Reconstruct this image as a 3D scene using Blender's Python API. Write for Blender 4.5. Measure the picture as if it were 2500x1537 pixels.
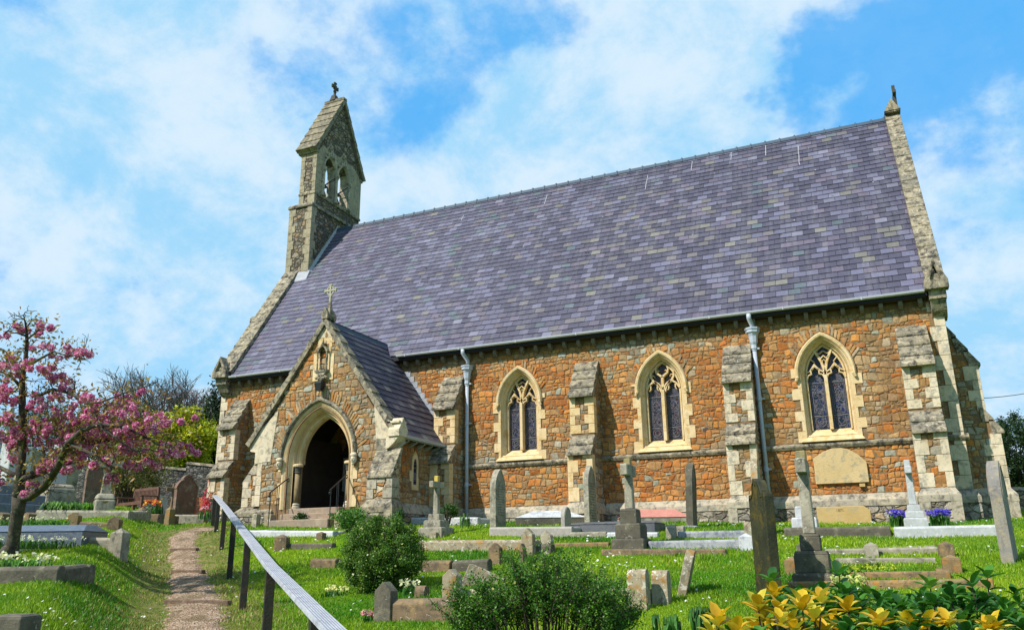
import bpy, bmesh, math, random
import numpy as np
from mathutils import Vector, Matrix
from mathutils.geometry import tessellate_polygon
random.seed(7); rng = np.random.default_rng(11)
for o in list(bpy.data.objects): bpy.data.objects.remove(o)
S = bpy.context.scene
COL = S.collection
R = math.radians

# ---------------------------------------------------------------- camera
# columns: camera right, down and forward axes; X runs along the nave, Y goes into the picture, eye at z = 0
AX = np.array([[0.91376618, -0.12632836, -0.38609909],
               [0.4060769, 0.25706705, 0.87693676],
               [-0.01152863, -0.95810108, 0.2861982]])
FPX, CX, CY = 1986.0, 1250.0, 768.5
cam = bpy.data.cameras.new('camera'); camo = bpy.data.objects.new('camera', cam); COL.objects.link(camo)
cam.sensor_width = 36; cam.lens = FPX/2500*36; cam.clip_end = 3000; cam.clip_start = .05
camo.matrix_world = Matrix(((AX[0][0], -AX[0][1], -AX[0][2], 0), (AX[1][0], -AX[1][1], -AX[1][2], 0),
                            (AX[2][0], -AX[2][1], -AX[2][2], 0), (0, 0, 0, 1)))
S.camera = camo
S.render.resolution_x = 1024; S.render.resolution_y = 629
AX = np.array([[camo.matrix_world[i][0], -camo.matrix_world[i][1], -camo.matrix_world[i][2]] for i in range(3)])
S.view_settings.view_transform = 'Standard'; S.view_settings.look = 'None'
S.view_settings.gamma = 1; S.view_settings.exposure = 0.45

# ---------------------------------------------------------------- sun and sky
sun_to = Vector((-.42, -.70, .80)).normalized()
sl = bpy.data.lights.new('sun', 'SUN'); sl.energy = 5.0; sl.angle = R(.55); sl.color = (1, .95, .86)
so = bpy.data.objects.new('sun', sl); COL.objects.link(so); so.location = (-20, -30, 40)
so.rotation_euler = sun_to.to_track_quat('Z', 'Y').to_euler()

W = bpy.data.worlds.new('World'); S.world = W; W.use_nodes = True
nt = W.node_tree; nt.nodes.clear()
class NB:
    """tiny node helper"""
    def __init__(s, nt): s.nt = nt
    def n(s, t, **k):
        x = s.nt.nodes.new(t)
        ins = k.pop('i', {})
        for a, b in k.items(): setattr(x, a, b)
        for a, b in ins.items():
            if hasattr(b, 'is_output') or isinstance(b, bpy.types.NodeSocket): s.nt.links.new(b, x.inputs[a])
            else: x.inputs[a].default_value = b
        return x
    def math(s, op, a, b=0.0, c=None, clamp=False):
        i = {0: a, 1: b}
        if c is not None: i[2] = c
        return s.n('ShaderNodeMath', operation=op, use_clamp=clamp, i=i).outputs[0]
    def mix(s, f, a, b, bt='MIX'):
        x = s.n('ShaderNodeMix', data_type='RGBA', blend_type=bt)
        for k, v in ((0, f), (6, a), (7, b)):
            if isinstance(v, bpy.types.NodeSocket): s.nt.links.new(v, x.inputs[k])
            else: x.inputs[k].default_value = v if k == 0 else (*v[:3], 1)
        return x.outputs[2]
    def ramp(s, f, st, interp='LINEAR'):
        x = s.n('ShaderNodeValToRGB'); s.nt.links.new(f, x.inputs[0]); r = x.color_ramp; r.interpolation = interp
        while len(r.elements) < len(st): r.elements.new(.5)
        for e, (p, c) in zip(r.elements, st):
            e.position = p; e.color = (c, c, c, 1) if isinstance(c, (int, float)) else (*c[:3], 1)
        return x.outputs[0]
    def noise(s, vec, sc, det=3, rough=.5, dist=0, dim='3D'):
        return s.n('ShaderNodeTexNoise', noise_dimensions=dim, i={'Vector': vec, 'Scale': sc, 'Detail': det, 'Roughness': rough, 'Distortion': dist})
    def vor(s, vec, sc, feature='F1', rnd=1.0):
        return s.n('ShaderNodeTexVoronoi', feature=feature, i={'Vector': vec, 'Scale': sc, 'Randomness': rnd})
    def smooth(s, v, a, b):
        return s.n('ShaderNodeMapRange', interpolation_type='SMOOTHSTEP', i={0: v, 1: a, 2: b, 3: 0.0, 4: 1.0}).outputs[0]
def raydir(px, py):
    v = AX @ np.array([px-CX, py-CY, FPX]); return v/np.linalg.norm(v)
B = NB(nt)
tc = B.n('ShaderNodeTexCoord').outputs['Generated']
sky = B.n('ShaderNodeTexSky', sky_type='NISHITA', sun_disc=False)
sky.sun_elevation = math.asin(sun_to.z); sky.sun_rotation = math.atan2(sun_to.x, sun_to.y)
sky.air_density = 1.0; sky.dust_density = .3; sky.ozone_density = 2.0
hs = B.mix(.8, B.n('ShaderNodeHueSaturation', i={'Hue': .49, 'Saturation': 1.4, 'Value': 1.6, 'Color': sky.outputs[0]}).outputs[0], (.75, 4.6, 9.9))
sep = B.n('ShaderNodeSeparateXYZ', i={0: tc})
dz = B.math('ADD', B.math('MAXIMUM', sep.outputs[2], 0.0), .62)
pv = B.n('ShaderNodeCombineXYZ', i={0: B.math('DIVIDE', sep.outputs[0], dz), 1: B.math('DIVIDE', sep.outputs[1], dz), 2: 3.7}).outputs[0]
n1 = B.noise(pv, 2.9, 9, .60, .1).outputs[0]
n2 = B.noise(pv, 8.5, 9, .64, .1).outputs[0]
n3 = B.noise(pv, 22, 6, .6, .2).outputs[0]
dens = B.math('ADD', B.math('ADD', B.math('MULTIPLY', n1, .62), B.math('MULTIPLY', n2, .42)), B.math('MULTIPLY', B.math('SUBTRACT', n3, .5), .16))
def blob(px, py, r0, amt, cur):
    d = raydir(px, py)
    off = B.n('ShaderNodeVectorMath', operation='DISTANCE', i={0: wob, 1: tuple(d)}).outputs['Value']
    m = B.math('SUBTRACT', 1.0, B.smooth(off, 0.0, r0))
    return B.math('ADD', cur, B.math('MULTIPLY', m, amt))
wn = B.noise(tc, 5, 5, .6).outputs[1]
wob = B.n('ShaderNodeVectorMath', operation='ADD', i={0: tc, 1: B.n('ShaderNodeVectorMath', operation='SCALE', i={0: B.n('ShaderNodeVectorMath', operation='SUBTRACT', i={0: wn, 1: (.5, .5, .5)}).outputs[0], 3: .26}).outputs[0]}).outputs[0]
for (px, py, r0, am) in [(230, 420, .10, -.09), (470, 540, .09, -.08), (1030, 210, .13, -.16), (1270, 100, .12, -.14), (2010, 110, .07, -.2),
                         (1920, 300, .08, -.22), (2440, 150, .28, -.20), (2300, 560, .13, -.06), (60, 40, .14, -.14), (720, 130, .16, -.1), (2440, 900, .2, .05), (300, 620, .1, -.06),
                         (1620, 250, .34, .17), (1150, 400, .26, .09), (500, 250, .35, .09), (350, 740, .3, .08), (2420, 430, .16, .13), (2330, 760, .2, .10), (1950, 80, .12, .06)]:
    dens = blob(px, py, r0, am, dens)
cov = B.ramp(B.smooth(dens, .36, .58), [(0, 0.13), (.3, .44), (.7, .86), (1, 1.0)])
thick = B.smooth(B.noise(pv, 6.5, 9, .66, .15).outputs[0], .36, .64)
ccol = B.mix(thick, (3.5, 6.7, 9.2), (7.0, 8.4, 9.4))
cm = B.mix(B.math('MULTIPLY', cov, .93), hs, ccol)
bg = B.n('ShaderNodeBackground', i={0: cm, 1: .078})
B.nt.links.new(bg.outputs[0], B.n('ShaderNodeOutputWorld').inputs[0])

# ---------------------------------------------------------------- ground height and placing
RY = [-10, 2.9, 4.8, 7.1, 9.84, 12.23, 14.64, 16.39, 17.34, 30, 60]
RX = [12, -1.5, -3.6, -5.92, -8.64, -11.07, -13.58, -15.42, -16.51, -30, -45]
def ground(x, y):
    x = np.asarray(x, float); y = np.asarray(y, float)
    p = np.interp(y, [-10, 0, 5, 7.4, 9.8, 12.2, 14.6, 17, 19.5, 21, 30, 60, 400], [-2.2, -1.75, -1.33, -1.0, -.62, -.25, .12, .42, .60, .70, 1.3, 4, 30])
    w = np.clip((y-12)/5, 0, 1); w = w*w*(3-2*w)
    p = p + w*.03*np.clip(-x, 0, 30)
    d = np.interp(y, RY, RX) - x
    t = np.clip((d-1.6)/2.0, 0, 1); amp = np.interp(y, [-5, 3, 5, 12, 16, 19, 30], [.1, .4, .74, .76, .55, .42, .55])
    return p + amp*t*t*(3-2*t) + .05*np.clip(d-5, 0, 40)
def gz(x, y): return float(ground(x, y))
def ray(px, py): return AX @ np.array([px-CX, py-CY, FPX])
def onY(px, py, Y): r = ray(px, py); return r*(Y/r[1])
def onX(px, py, X): r = ray(px, py); return r*(X/r[0])
def hit(px, py, far=60):
    r = ray(px, py); r = r/np.linalg.norm(r)
    ts = np.arange(2.5, far, .02); P = r[None, :]*ts[:, None]
    d = P[:, 2] - ground(P[:, 0], P[:, 1])
    k = np.where(d < 0)[0]
    if len(k) == 0: k = [int(np.argmin(d))]
    return P[k[0]]
def depth(p): return float(AX.T[2] @ p)
def project(p):
    c = AX.T @ np.asarray(p, float); return c[0]/c[2]*FPX+CX, c[1]/c[2]*FPX+CY
def atd(px, dep):
    """point on the ground under picture column px at camera depth dep"""
    a = AX @ np.array([(px-CX)/FPX, .3, 1.0])*dep
    return np.array([a[0], a[1], gz(a[0], a[1])])

# ---------------------------------------------------------------- objects
def tag(o, label=None, cat=None, group=None, kind=None):
    for k, v in (('label', label), ('category', cat), ('group', group), ('kind', kind)):
        if v: o[k] = v
    return o
def root(name, loc, label, cat, group=None, rz=0.0):
    o = bpy.data.objects.new(name, None); COL.objects.link(o); o.location = loc; o.rotation_euler = (0, 0, rz)
    o.empty_display_size = .2
    return tag(o, label, cat, group)
def base_of(p):
    v = Vector((0, 0, 0))
    while p is not None: v += p.location; p = p.parent
    return v
class MB:
    def __init__(s): s.v = []; s.f = []; s.m = []; s.c = []; s.mi = 0; s.col = None
    def face(s, idx):
        s.f.append(idx); s.m.append(s.mi); s.c.append(s.col or (1, 1, 1))
    def add(s, vs, fs):
        b = len(s.v); s.v += [tuple(map(float, p)) for p in vs]
        for f in fs: s.face([b+i for i in f])
    def box(s, x0, y0, z0, x1, y1, z1):
        s.add([(x0, y0, z0), (x1, y0, z0), (x1, y1, z0), (x0, y1, z0), (x0, y0, z1), (x1, y0, z1), (x1, y1, z1), (x0, y1, z1)],
              [(0, 3, 2, 1), (4, 5, 6, 7), (0, 1, 5, 4), (1, 2, 6, 5), (2, 3, 7, 6), (3, 0, 4, 7)])
    def hexa(s, lo, hi):
        """8 points: lower four, upper four"""
        s.add(list(lo)+list(hi), [(0, 3, 2, 1), (4, 5, 6, 7), (0, 1, 5, 4), (1, 2, 6, 5), (2, 3, 7, 6), (3, 0, 4, 7)])
    def frustum(s, cx, cy, z0, z1, a0, b0, a1, b1):
        s.hexa([(cx-a0, cy-b0, z0), (cx+a0, cy-b0, z0), (cx+a0, cy+b0, z0), (cx-a0, cy+b0, z0)],
               [(cx-a1, cy-b1, z1), (cx+a1, cy-b1, z1), (cx+a1, cy+b1, z1), (cx-a1, cy+b1, z1)])
    def extrude(s, loops, plane, d0, d1):
        """polygon with holes (list of loops of 2-D points) extruded along the plane's normal"""
        def P(a, b, d): return (a, d, b) if plane == 'XZ' else ((d, a, b) if plane == 'YZ' else (a, b, d))
        tris = tessellate_polygon([[Vector((a, b, 0)) for a, b in L] for L in loops])
        flat = [p for L in loops for p in L]
        b = len(s.v); n = len(flat)
        s.v += [P(a, c, d0) for a, c in flat] + [P(a, c, d1) for a, c in flat]
        for t in tris:
            s.face([b+t[0], b+t[1], b+t[2]]); s.face([b+n+t[2], b+n+t[1], b+n+t[0]])
        k = 0
        for L in loops:
            m = len(L)
            for i in range(m):
                j = (i+1) % m; s.face([b+k+i, b+k+j, b+n+k+j, b+n+k+i])
            k += m
    def ribbon(s, pts, w, plane, d0, d1, closed=False):
        """flat bar of width w following 2-D points"""
        pts = [np.array(p, float) for p in pts]; n = len(pts); A = []; C = []
        for i in range(n):
            a = pts[i-1] if (i > 0 or closed) else pts[i]; c = pts[(i+1) % n] if (i < n-1 or closed) else pts[i]
            t = c-a; L = np.linalg.norm(t) or 1; t = t/L; nn = np.array([-t[1], t[0]])
            ww = w[i] if hasattr(w, '__len__') else w
            A.append(pts[i]+nn*ww/2); C.append(pts[i]-nn*ww/2)
        def P(q, d): return (q[0], d, q[1]) if plane == 'XZ' else ((d, q[0], q[1]) if plane == 'YZ' else (q[0], q[1], d))
        for i in range(n if closed else n-1):
            j = (i+1) % n
            s.hexa([P(A[i], d0), P(A[j], d0), P(C[j], d0), P(C[i], d0)], [P(A[i], d1), P(A[j], d1), P(C[j], d1), P(C[i], d1)])
    def tube(s, pts, rad, n=6, cap=True):
        pts = [Vector(p) for p in pts]
        if not hasattr(rad, '__len__'): rad = [rad]*len(pts)
        b = len(s.v); up = Vector((0, 0, 1))
        for i, p in enumerate(pts):
            t = (pts[min(i+1, len(pts)-1)] - pts[max(i-1, 0)])
            t = t.normalized() if t.length > 1e-9 else Vector((0, 0, 1))
            u = t.cross(up); u = u.normalized() if u.length > .05 else t.cross(Vector((0, 1, 0))).normalized()
            v = u.cross(t)
            for k in range(n):
                a = 2*math.pi*k/n; s.v.append(tuple(p + (u*math.cos(a)+v*math.sin(a))*rad[i]))
        for i in range(len(pts)-1):
            for k in range(n):
                l = (k+1) % n; s.face([b+i*n+k, b+i*n+l, b+(i+1)*n+l, b+(i+1)*n+k])
        if cap:
            s.face([b+k for k in range(n)][::-1]); s.face([b+(len(pts)-1)*n+k for k in range(n)])
    def lathe(s, x, y, prof, n=12):
        b = len(s.v)
        for r, z in prof:
            for k in range(n): a = 2*math.pi*k/n; s.v.append((x+r*math.cos(a), y+r*math.sin(a), z))
        for i in range(len(prof)-1):
            for k in range(n):
                l = (k+1) % n; s.face([b+i*n+k, b+i*n+l, b+(i+1)*n+l, b+(i+1)*n+k])
        s.face([b+k for k in range(n)][::-1]); s.face([b+(len(prof)-1)*n+k for k in range(n)])
    def ball(s, c, r, n=6, sq=(1, 1, 1)):
        m = max(3, n//2+1); b = len(s.v)
        for i in range(m+1):
            th = math.pi*i/m
            for k in range(n):
                a = 2*math.pi*k/n
                s.v.append((c[0]+r*sq[0]*math.sin(th)*math.cos(a), c[1]+r*sq[1]*math.sin(th)*math.sin(a), c[2]+r*sq[2]*math.cos(th)))
        for i in range(m):
            for k in range(n):
                l = (k+1) % n; s.face([b+i*n+k, b+i*n+l, b+(i+1)*n+l, b+(i+1)*n+k][::-1])
    def build(s, name, mats, parent=None, smooth=False, world=True, bevel=0, label=None, seg=1):
        if not isinstance(mats, (list, tuple)): mats = [mats]
        off = base_of(parent) if (parent and world) else Vector((0, 0, 0))
        vs = s.v if not (parent and world) else [(a-off.x, b-off.y, c-off.z) for a, b, c in s.v]
        me = bpy.data.meshes.new(name); me.from_pydata(vs, [], s.f)
        for m in mats: me.materials.append(m)
        if len(mats) > 1: me.polygons.foreach_set('material_index', s.m)
        if s.col is not None:
            ca = me.color_attributes.new('tint', 'FLOAT_COLOR', 'CORNER')
            arr = []
            for f, c in zip(s.f, s.c): arr += [c[0], c[1], c[2], 1.0]*len(f)
            ca.data.foreach_set('color', arr)
        if smooth: me.polygons.foreach_set('use_smooth', [True]*len(me.polygons))
        me.validate(); 
        bm = bmesh.new(); bm.from_mesh(me); bmesh.ops.recalc_face_normals(bm, faces=bm.faces); bm.to_mesh(me); bm.free()
        o = bpy.data.objects.new(name, me); COL.objects.link(o)
        if parent: o.parent = parent
        if bevel:
            md = o.modifiers.new('bevel', 'BEVEL'); md.width = bevel; md.segments = seg; md.limit_method = 'ANGLE'; md.angle_limit = R(35)
        if label: o['label'] = label
        return o
def raw_mesh(name, V, F, mat, parent=None, col=None, loc=None):
    """numpy vertices (n,3) and equal-sided faces (m,k)"""
    V = np.asarray(V, np.float32); F = np.asarray(F, np.int32)
    if parent is not None:
        b = base_of(parent); V = V - np.array([b.x, b.y, b.z], np.float32)
    me = bpy.data.meshes.new(name); k = F.shape[1]
    me.vertices.add(len(V)); me.vertices.foreach_set('co', V.ravel())
    me.loops.add(F.size); me.loops.foreach_set('vertex_index', F.ravel())
    me.polygons.add(len(F)); me.polygons.foreach_set('loop_start', np.arange(0, F.size, k, dtype=np.int32))
    me.polygons.foreach_set('loop_total', np.full(len(F), k, np.int32))
    me.update(calc_edges=True)
    if col is not None:
        ca = me.color_attributes.new('tint', 'FLOAT_COLOR', 'POINT'); c = np.ones((len(V), 4), np.float32); c[:, :3] = col
        ca.data.foreach_set('color', c.ravel())
    me.materials.append(mat)
    o = bpy.data.objects.new(name, me); COL.objects.link(o)
    if parent is not None: o.parent = parent
    return o

# ---------------------------------------------------------------- materials
def new_mat(name, rough=.8, spec=.3):
    m = bpy.data.materials.new(name); m.use_nodes = True; m.node_tree.nodes.clear(); b = NB(m.node_tree)
    bs = b.n('ShaderNodeBsdfPrincipled', i={'Roughness': rough, 'Specular IOR Level': spec})
    out = b.n('ShaderNodeOutputMaterial'); b.nt.links.new(bs.outputs[0], out.inputs[0])
    return m, b, bs
ALB = .8
def link(b, s, t):
    if t.name == 'Base Color': s = b.mix(1.0, s, (ALB, ALB, ALB), 'MULTIPLY')
    b.nt.links.new(s, t)
def coords(b, world=False):
    if world: return b.n('ShaderNodeNewGeometry').outputs['Position']
    oc = b.n('ShaderNodeTexCoord').outputs['Object']
    rd = b.n('ShaderNodeObjectInfo').outputs['Random']
    return b.n('ShaderNodeVectorMath', operation='ADD', i={0: oc, 1: b.n('ShaderNodeCombineXYZ', i={0: b.math('MULTIPLY', rd, 37.0), 1: b.math('MULTIPLY', rd, 91.0), 2: 0.0}).outputs[0]}).outputs[0]
def bump(b, bs, h, st, dist):
    bp = b.n('ShaderNodeBump', i={'Strength': st, 'Distance': dist, 'Height': h}); link(b, bp.outputs[0], bs.inputs['Normal'])
def stone(name, c1, c2, c3=None, lich=None, lamt=.0, dark=.5, sc=1.0, rough=.85, world=False, spec=.25, bst=.5, dirt=(.07, .065, .05)):
    """weathered dressed stone: two tones, soot and lichen patches, fine grain"""
    m, b, bs = new_mat(name, rough, spec); p = coords(b, world)
    a = b.noise(p, 2.3*sc, 5, .6).outputs[0]
    col = b.mix(b.smooth(a, .35, .65), c1, c2)
    if c3: col = b.mix(b.smooth(b.noise(p, 5.5*sc, 4, .6).outputs[0], .52, .66), col, c3)
    g = b.noise(p, 60*sc, 4, .7).outputs[0]
    col = b.mix(.35, col, b.mix(g, (.25, .25, .25), (.75, .75, .75)), 'OVERLAY')
    d = b.smooth(b.noise(p, 6*sc, 9, .74, .5).outputs[0], .55-.10*dark, .66)
    stv = b.n('ShaderNodeMapping', i={'Vector': p, 'Scale': (1, 1, .22)}).outputs[0]
    d = b.math('MAXIMUM', d, b.math('MULTIPLY', b.smooth(b.noise(stv, 9*sc, 5, .65).outputs[0], .52, .70), .75))
    big = b.smooth(b.noise(p, 1.1*sc, 3, .6).outputs[0], .3, .7)
    col = b.mix(b.math('MULTIPLY', big, .35*dark+.08), col, b.mix(.6, col, dirt))
    col = b.mix(b.math('MULTIPLY', d, dark), col, dirt)
    if lich:
        l = b.smooth(b.noise(p, 13*sc, 5, .65, 1.0).outputs[0], .64-.16*lamt, .68-.1*lamt)
        col = b.mix(b.math('MULTIPLY', l, .85), col, lich)
    link(b, col, bs.inputs['Base Color'])
    bump(b, bs, b.math('ADD', b.noise(p, 22*sc, 6, .7).outputs[0], b.math('MULTIPLY', g, .3)), bst, .02)
    return m
def rubble(name, pal, sc=6.6, mortar=(.11, .065, .035), mort2=(.29, .20, .11), zone=None, join=.028, depthm=.05):
    """random rubble: every stone its own tone, recessed joints, rough faces"""
    m, b, bs = new_mat(name, .9, .2); p = coords(b, True)
    p = b.n('ShaderNodeMapping', i={'Vector': p, 'Scale': (.84, .84, 1.22)}).outputs[0]
    nz = b.noise(p, 3.0, 3, .5).outputs[1]; nz2 = b.noise(p, 14.0, 3, .6).outputs[1]
    def off(v, k): return b.n('ShaderNodeVectorMath', operation='SCALE', i={0: b.n('ShaderNodeVectorMath', operation='SUBTRACT', i={0: v, 1: (.5, .5, .5)}).outputs[0], 3: k}).outputs[0]
    q = b.n('ShaderNodeVectorMath', operation='ADD', i={0: p, 1: off(nz, .13)}).outputs[0]
    q = b.n('ShaderNodeVectorMath', operation='ADD', i={0: q, 1: off(nz2, .05)}).outputs[0]
    v1 = b.vor(q, sc, 'F1', .86); e1 = b.vor(q, sc, 'DISTANCE_TO_EDGE', .86)
    v2 = b.vor(q, sc*1.75); e2 = b.vor(q, sc*1.75, 'DISTANCE_TO_EDGE')
    sel = b.math('GREATER_THAN', b.n('ShaderNodeSeparateColor', i={0: v1.outputs['Color']}).outputs[2], .72)
    rnd = b.mix(sel, v1.outputs['Color'], v2.outputs['Color'])
    eA = e1.outputs['Distance']; eB = b.math('MINIMUM', e1.outputs['Distance'], e2.outputs['Distance'])
    e = b.n('ShaderNodeMix', data_type='FLOAT', i={0: sel, 2: eA, 3: eB}).outputs[0]
    sp = b.n('ShaderNodeSeparateColor', i={0: rnd})
    col = b.ramp(sp.outputs[0], pal, 'CONSTANT')
    if zone:
        zm = b.smooth(b.noise(p, .42, 3, .6).outputs[0], zone[1], zone[1]+.09)
        col = b.mix(zm, col, b.ramp(sp.outputs[0], zone[0], 'CONSTANT'))
    val = b.math('ADD', b.math('MULTIPLY', sp.outputs[1], .5), .76)
    col = b.mix(1.0, col, b.n('ShaderNodeCombineXYZ', i={0: val, 1: val, 2: val}).outputs[0], 'MULTIPLY')
    g = b.noise(q, 30, 6, .7).outputs[0]
    col = b.mix(.8, col, b.mix(b.smooth(g, .3, .7), (.28, .27, .26), (.74, .74, .74)), 'OVERLAY')
    st = b.smooth(b.noise(q, 9, 5, .65).outputs[0], .56, .7)
    col = b.mix(b.math('MULTIPLY', st, .3), col, (.13, .075, .035))
    w = b.noise(q, 2.0, 3, .6).outputs[0]
    jw = b.math('ADD', join*.35, b.math('MULTIPLY', w, join))
    mk = b.math('SUBTRACT', 1.0, b.smooth(b.math('DIVIDE', e, jw), .55, 1.25))
    mc = b.mix(b.smooth(w, .42, .6), mortar, mort2)
    col = b.mix(b.math('MULTIPLY', mk, .9), col, mc)
    link(b, col, bs.inputs['Base Color'])
    h = b.math('ADD', b.smooth(e, 0.0, .17), b.math('ADD', b.math('MULTIPLY', g, .28), b.math('MULTIPLY', sp.outputs[2], .35)))
    bump(b, bs, h, 1.0, depthm)
    return m
def tinted(name, rough=.7, spec=.3, trans=0, var=.25, sc=30, bst=.2, stain=0, streak=0):
    """base colour from the mesh's own tint attribute"""
    m, b, bs = new_mat(name, rough, spec); p = coords(b, True)
    t = b.n('ShaderNodeVertexColor', layer_name='tint').outputs[0]
    g = b.noise(p, sc, 4, .6).outputs[0]
    col = b.mix(var, t, b.mix(g, (.15, .15, .15), (.85, .85, .85)), 'OVERLAY')
    if stain:
        s1 = b.smooth(b.noise(p, 1.1, 6, .65, .6).outputs[0], .46, .66); col = b.mix(b.math('MULTIPLY', s1, stain), col, b.mix(.5, col, (.07, .05, .035)))
        s2 = b.smooth(b.noise(p, 11, 6, .7, .4).outputs[0], .58, .68); col = b.mix(b.math('MULTIPLY', s2, stain*.7), col, (.10, .07, .045))
    if streak:
        sv = b.n('ShaderNodeMapping', i={'Vector': p, 'Scale': (1, .16, .12)}).outputs[0]
        s1 = b.noise(sv, 4.5, 6, .65).outputs[0]; col = b.mix(b.math('MULTIPLY', b.smooth(s1, .45, .68), streak), col, b.mix(.45, col, (.30, .29, .31)))
        s2 = b.smooth(b.noise(p, .7, 6, .7, .8).outputs[0], .45, .62); col = b.mix(b.math('MULTIPLY', s2, streak), col, b.mix(.35, col, (.035, .03, .05)))
        s3 = b.smooth(b.noise(p, 17, 5, .7).outputs[0], .63, .69); col = b.mix(b.math('MULTIPLY', s3, .45), col, (.20, .19, .17))
    link(b, col, bs.inputs['Base Color'])
    if bst: bump(b, bs, g, bst, .01)
    if trans:
        tr = b.n('ShaderNodeBsdfTranslucent'); link(b, col, tr.inputs[0])
        mx = b.n('ShaderNodeMixShader', i={0: trans}); link(b, bs.outputs[0], mx.inputs[1]); link(b, tr.outputs[0], mx.inputs[2])
        out = [n for n in b.nt.nodes if n.type == 'OUTPUT_MATERIAL'][0]; link(b, mx.outputs[0], out.inputs[0])
    return m
def plain(name, c, rough=.5, spec=.5, metal=0, var=.1, sc=20, bst=.1):
    m, b, bs = new_mat(name, rough, spec); p = coords(b); bs.inputs['Metallic'].default_value = metal
    g = b.noise(p, sc, 5, .6).outputs[0]
    d = tuple(max(0, x*(1-3*var)) for x in c)
    link(b, b.mix(b.smooth(g, .3, .7), d, c), bs.inputs['Base Color']); bump(b, bs, g, bst, .01)
    return m
M = {}
IRON = [(0, (.52, .21, .055)), (.15, (.44, .17, .045)), (.30, (.50, .28, .11)), (.42, (.56, .27, .08)), (.54, (.40, .19, .065)), (.64, (.50, .33, .16)), (.76, (.50, .22, .06)), (.87, (.55, .37, .18)), (.95, (.38, .38, .27)), (.98, (.55, .47, .32))]
TAN = [(0, (.44, .31, .16)), (.2, (.39, .26, .12)), (.38, (.50, .39, .24)), (.55, (.36, .26, .14)), (.7, (.43, .28, .12)), (.82, (.46, .40, .28)), (.91, (.48, .24, .08))]
GREY = [(0, (.33, .29, .23)), (.2, (.24, .21, .17)), (.4, (.40, .35, .27)), (.6, (.20, .18, .15)), (.75, (.36, .27, .17)), (.9, (.45, .42, .36))]
M['iron'] = rubble('ironstone_rubble', IRON, zone=(TAN, .49))
M['tan'] = rubble('tan_rubble', [(0, (.44, .33, .20)), (.22, (.37, .25, .13)), (.42, (.50, .42, .30)), (.58, (.34, .22, .11)), (.7, (.46, .27, .11)), (.84, (.40, .37, .30)), (.95, (.46, .21, .07))], zone=(TAN, .6), sc=5.4, mortar=(.2, .14, .08), mort2=(.42, .33, .21))
M['greyr'] = rubble('grey_rubble', GREY, sc=5.4, mortar=(.10, .09, .07), mort2=(.26, .23, .18))
M['belr'] = rubble('belfry_rubble', [(0, (.26, .21, .15)), (.3, (.18, .15, .11)), (.5, (.30, .21, .13)), (.7, (.14, .125, .10)), (.85, (.25, .23, .18))], sc=5.2, mortar=(.05, .045, .04), mort2=(.12, .11, .09), join=.06)
M['flint'] = rubble('flint_rubble', [(0, (.16, .16, .16)), (.3, (.09, .09, .10)), (.55, (.24, .22, .2)), (.8, (.32, .31, .28))], sc=8, mortar=(.10, .095, .085), mort2=(.2, .19, .17))
M['ash'] = stone('cream_ashlar', (.68, .56, .38), (.74, .63, .46), (.42, .38, .30), lich=(.30, .28, .22), lamt=.1, dark=.5, world=True)
M['gold'] = stone('golden_dressing', (.70, .51, .26), (.75, .59, .36), (.62, .41, .17), dark=.3, world=True, dirt=(.28, .20, .09))
M['cap'] = stone('weathered_capstone', (.42, .35, .23), (.27, .24, .18), (.56, .47, .33), lich=(.55, .52, .43), lamt=.15, dark=1.15, world=True, dirt=(.045, .042, .036))
M['greyash'] = stone('grey_ashlar', (.56, .48, .35), (.44, .39, .30), (.36, .33, .27), dark=.85, world=True)  # greyer, weathered ashlar of the plinths and some dressings

M['rubblestone'] = tinted('rubble_stone', .9, .2, var=.9, sc=20, bst=1.0, stain=.55)
M['mortar'] = stone('old_mortar', (.28, .17, .08), (.21, .125, .06), (.32, .22, .12), dark=.4, world=True, sc=3)
M['glass'] = None
def leaded(name, tint=((.012, .012, .02), (.02, .02, .06), (.05, .012, .02)), sc=26):
    """dark stained glass seen from outside, with grey cames"""
    m, b, bs = new_mat(name, .35, .35); p = coords(b, True)
    q = b.n('ShaderNodeVectorMath', operation='MULTIPLY', i={0: p, 1: (1, 0, 1)}).outputs[0]
    v = b.vor(q, sc*.42); e = b.vor(q, sc*.42, 'DISTANCE_TO_EDGE').outputs['Distance']; e2 = b.vor(q, sc*1.1, 'DISTANCE_TO_EDGE').outputs['Distance']
    r = b.n('ShaderNodeSeparateColor', i={0: v.outputs['Color']})
    col = b.ramp(r.outputs[0], [(0, tint[0]), (.45, tint[1]), (.72, tint[2]), (.85, (.03, .035, .05))], 'CONSTANT')
    l = b.math('MAXIMUM', b.math('LESS_THAN', e, .045), b.math('MULTIPLY', b.math('LESS_THAN', e2, .07), b.math('GREATER_THAN', r.outputs[1], .62)))
    col = b.mix(b.math('MULTIPLY', l, .85), col, (.13, .12, .15))
    link(b, col, bs.inputs['Base Color']); link(b, b.math('ADD', .2, b.math('MULTIPLY', l, .5)), bs.inputs['Roughness'])
    bump(b, bs, b.math('ADD', l, b.math('MULTIPLY', b.noise(p, 9, 3, .5).outputs[0], .6)), .35, .006)
    return m
M['glassA'] = leaded('stained_glass_grey'); M['glassB'] = leaded('stained_glass_dark', ((.02, .012, .02), (.05, .012, .012), (.015, .02, .05)), 30)
M['glassC'] = leaded('stained_glass_blue', ((.012, .014, .03), (.012, .02, .08), (.07, .02, .035)), 22)
M['lead'] = plain('lead_came', (.17, .165, .18), .5, .4)
M['slate'] = tinted('purple_slate', .55, .35, var=.6, sc=26, bst=.35, streak=.38)
M['slateunder'] = plain('slate_shadow', (.02, .02, .03), .9)
M['ridge'] = plain('blue_ridge_tile', (.05, .085, .13), .6, .4)
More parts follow.
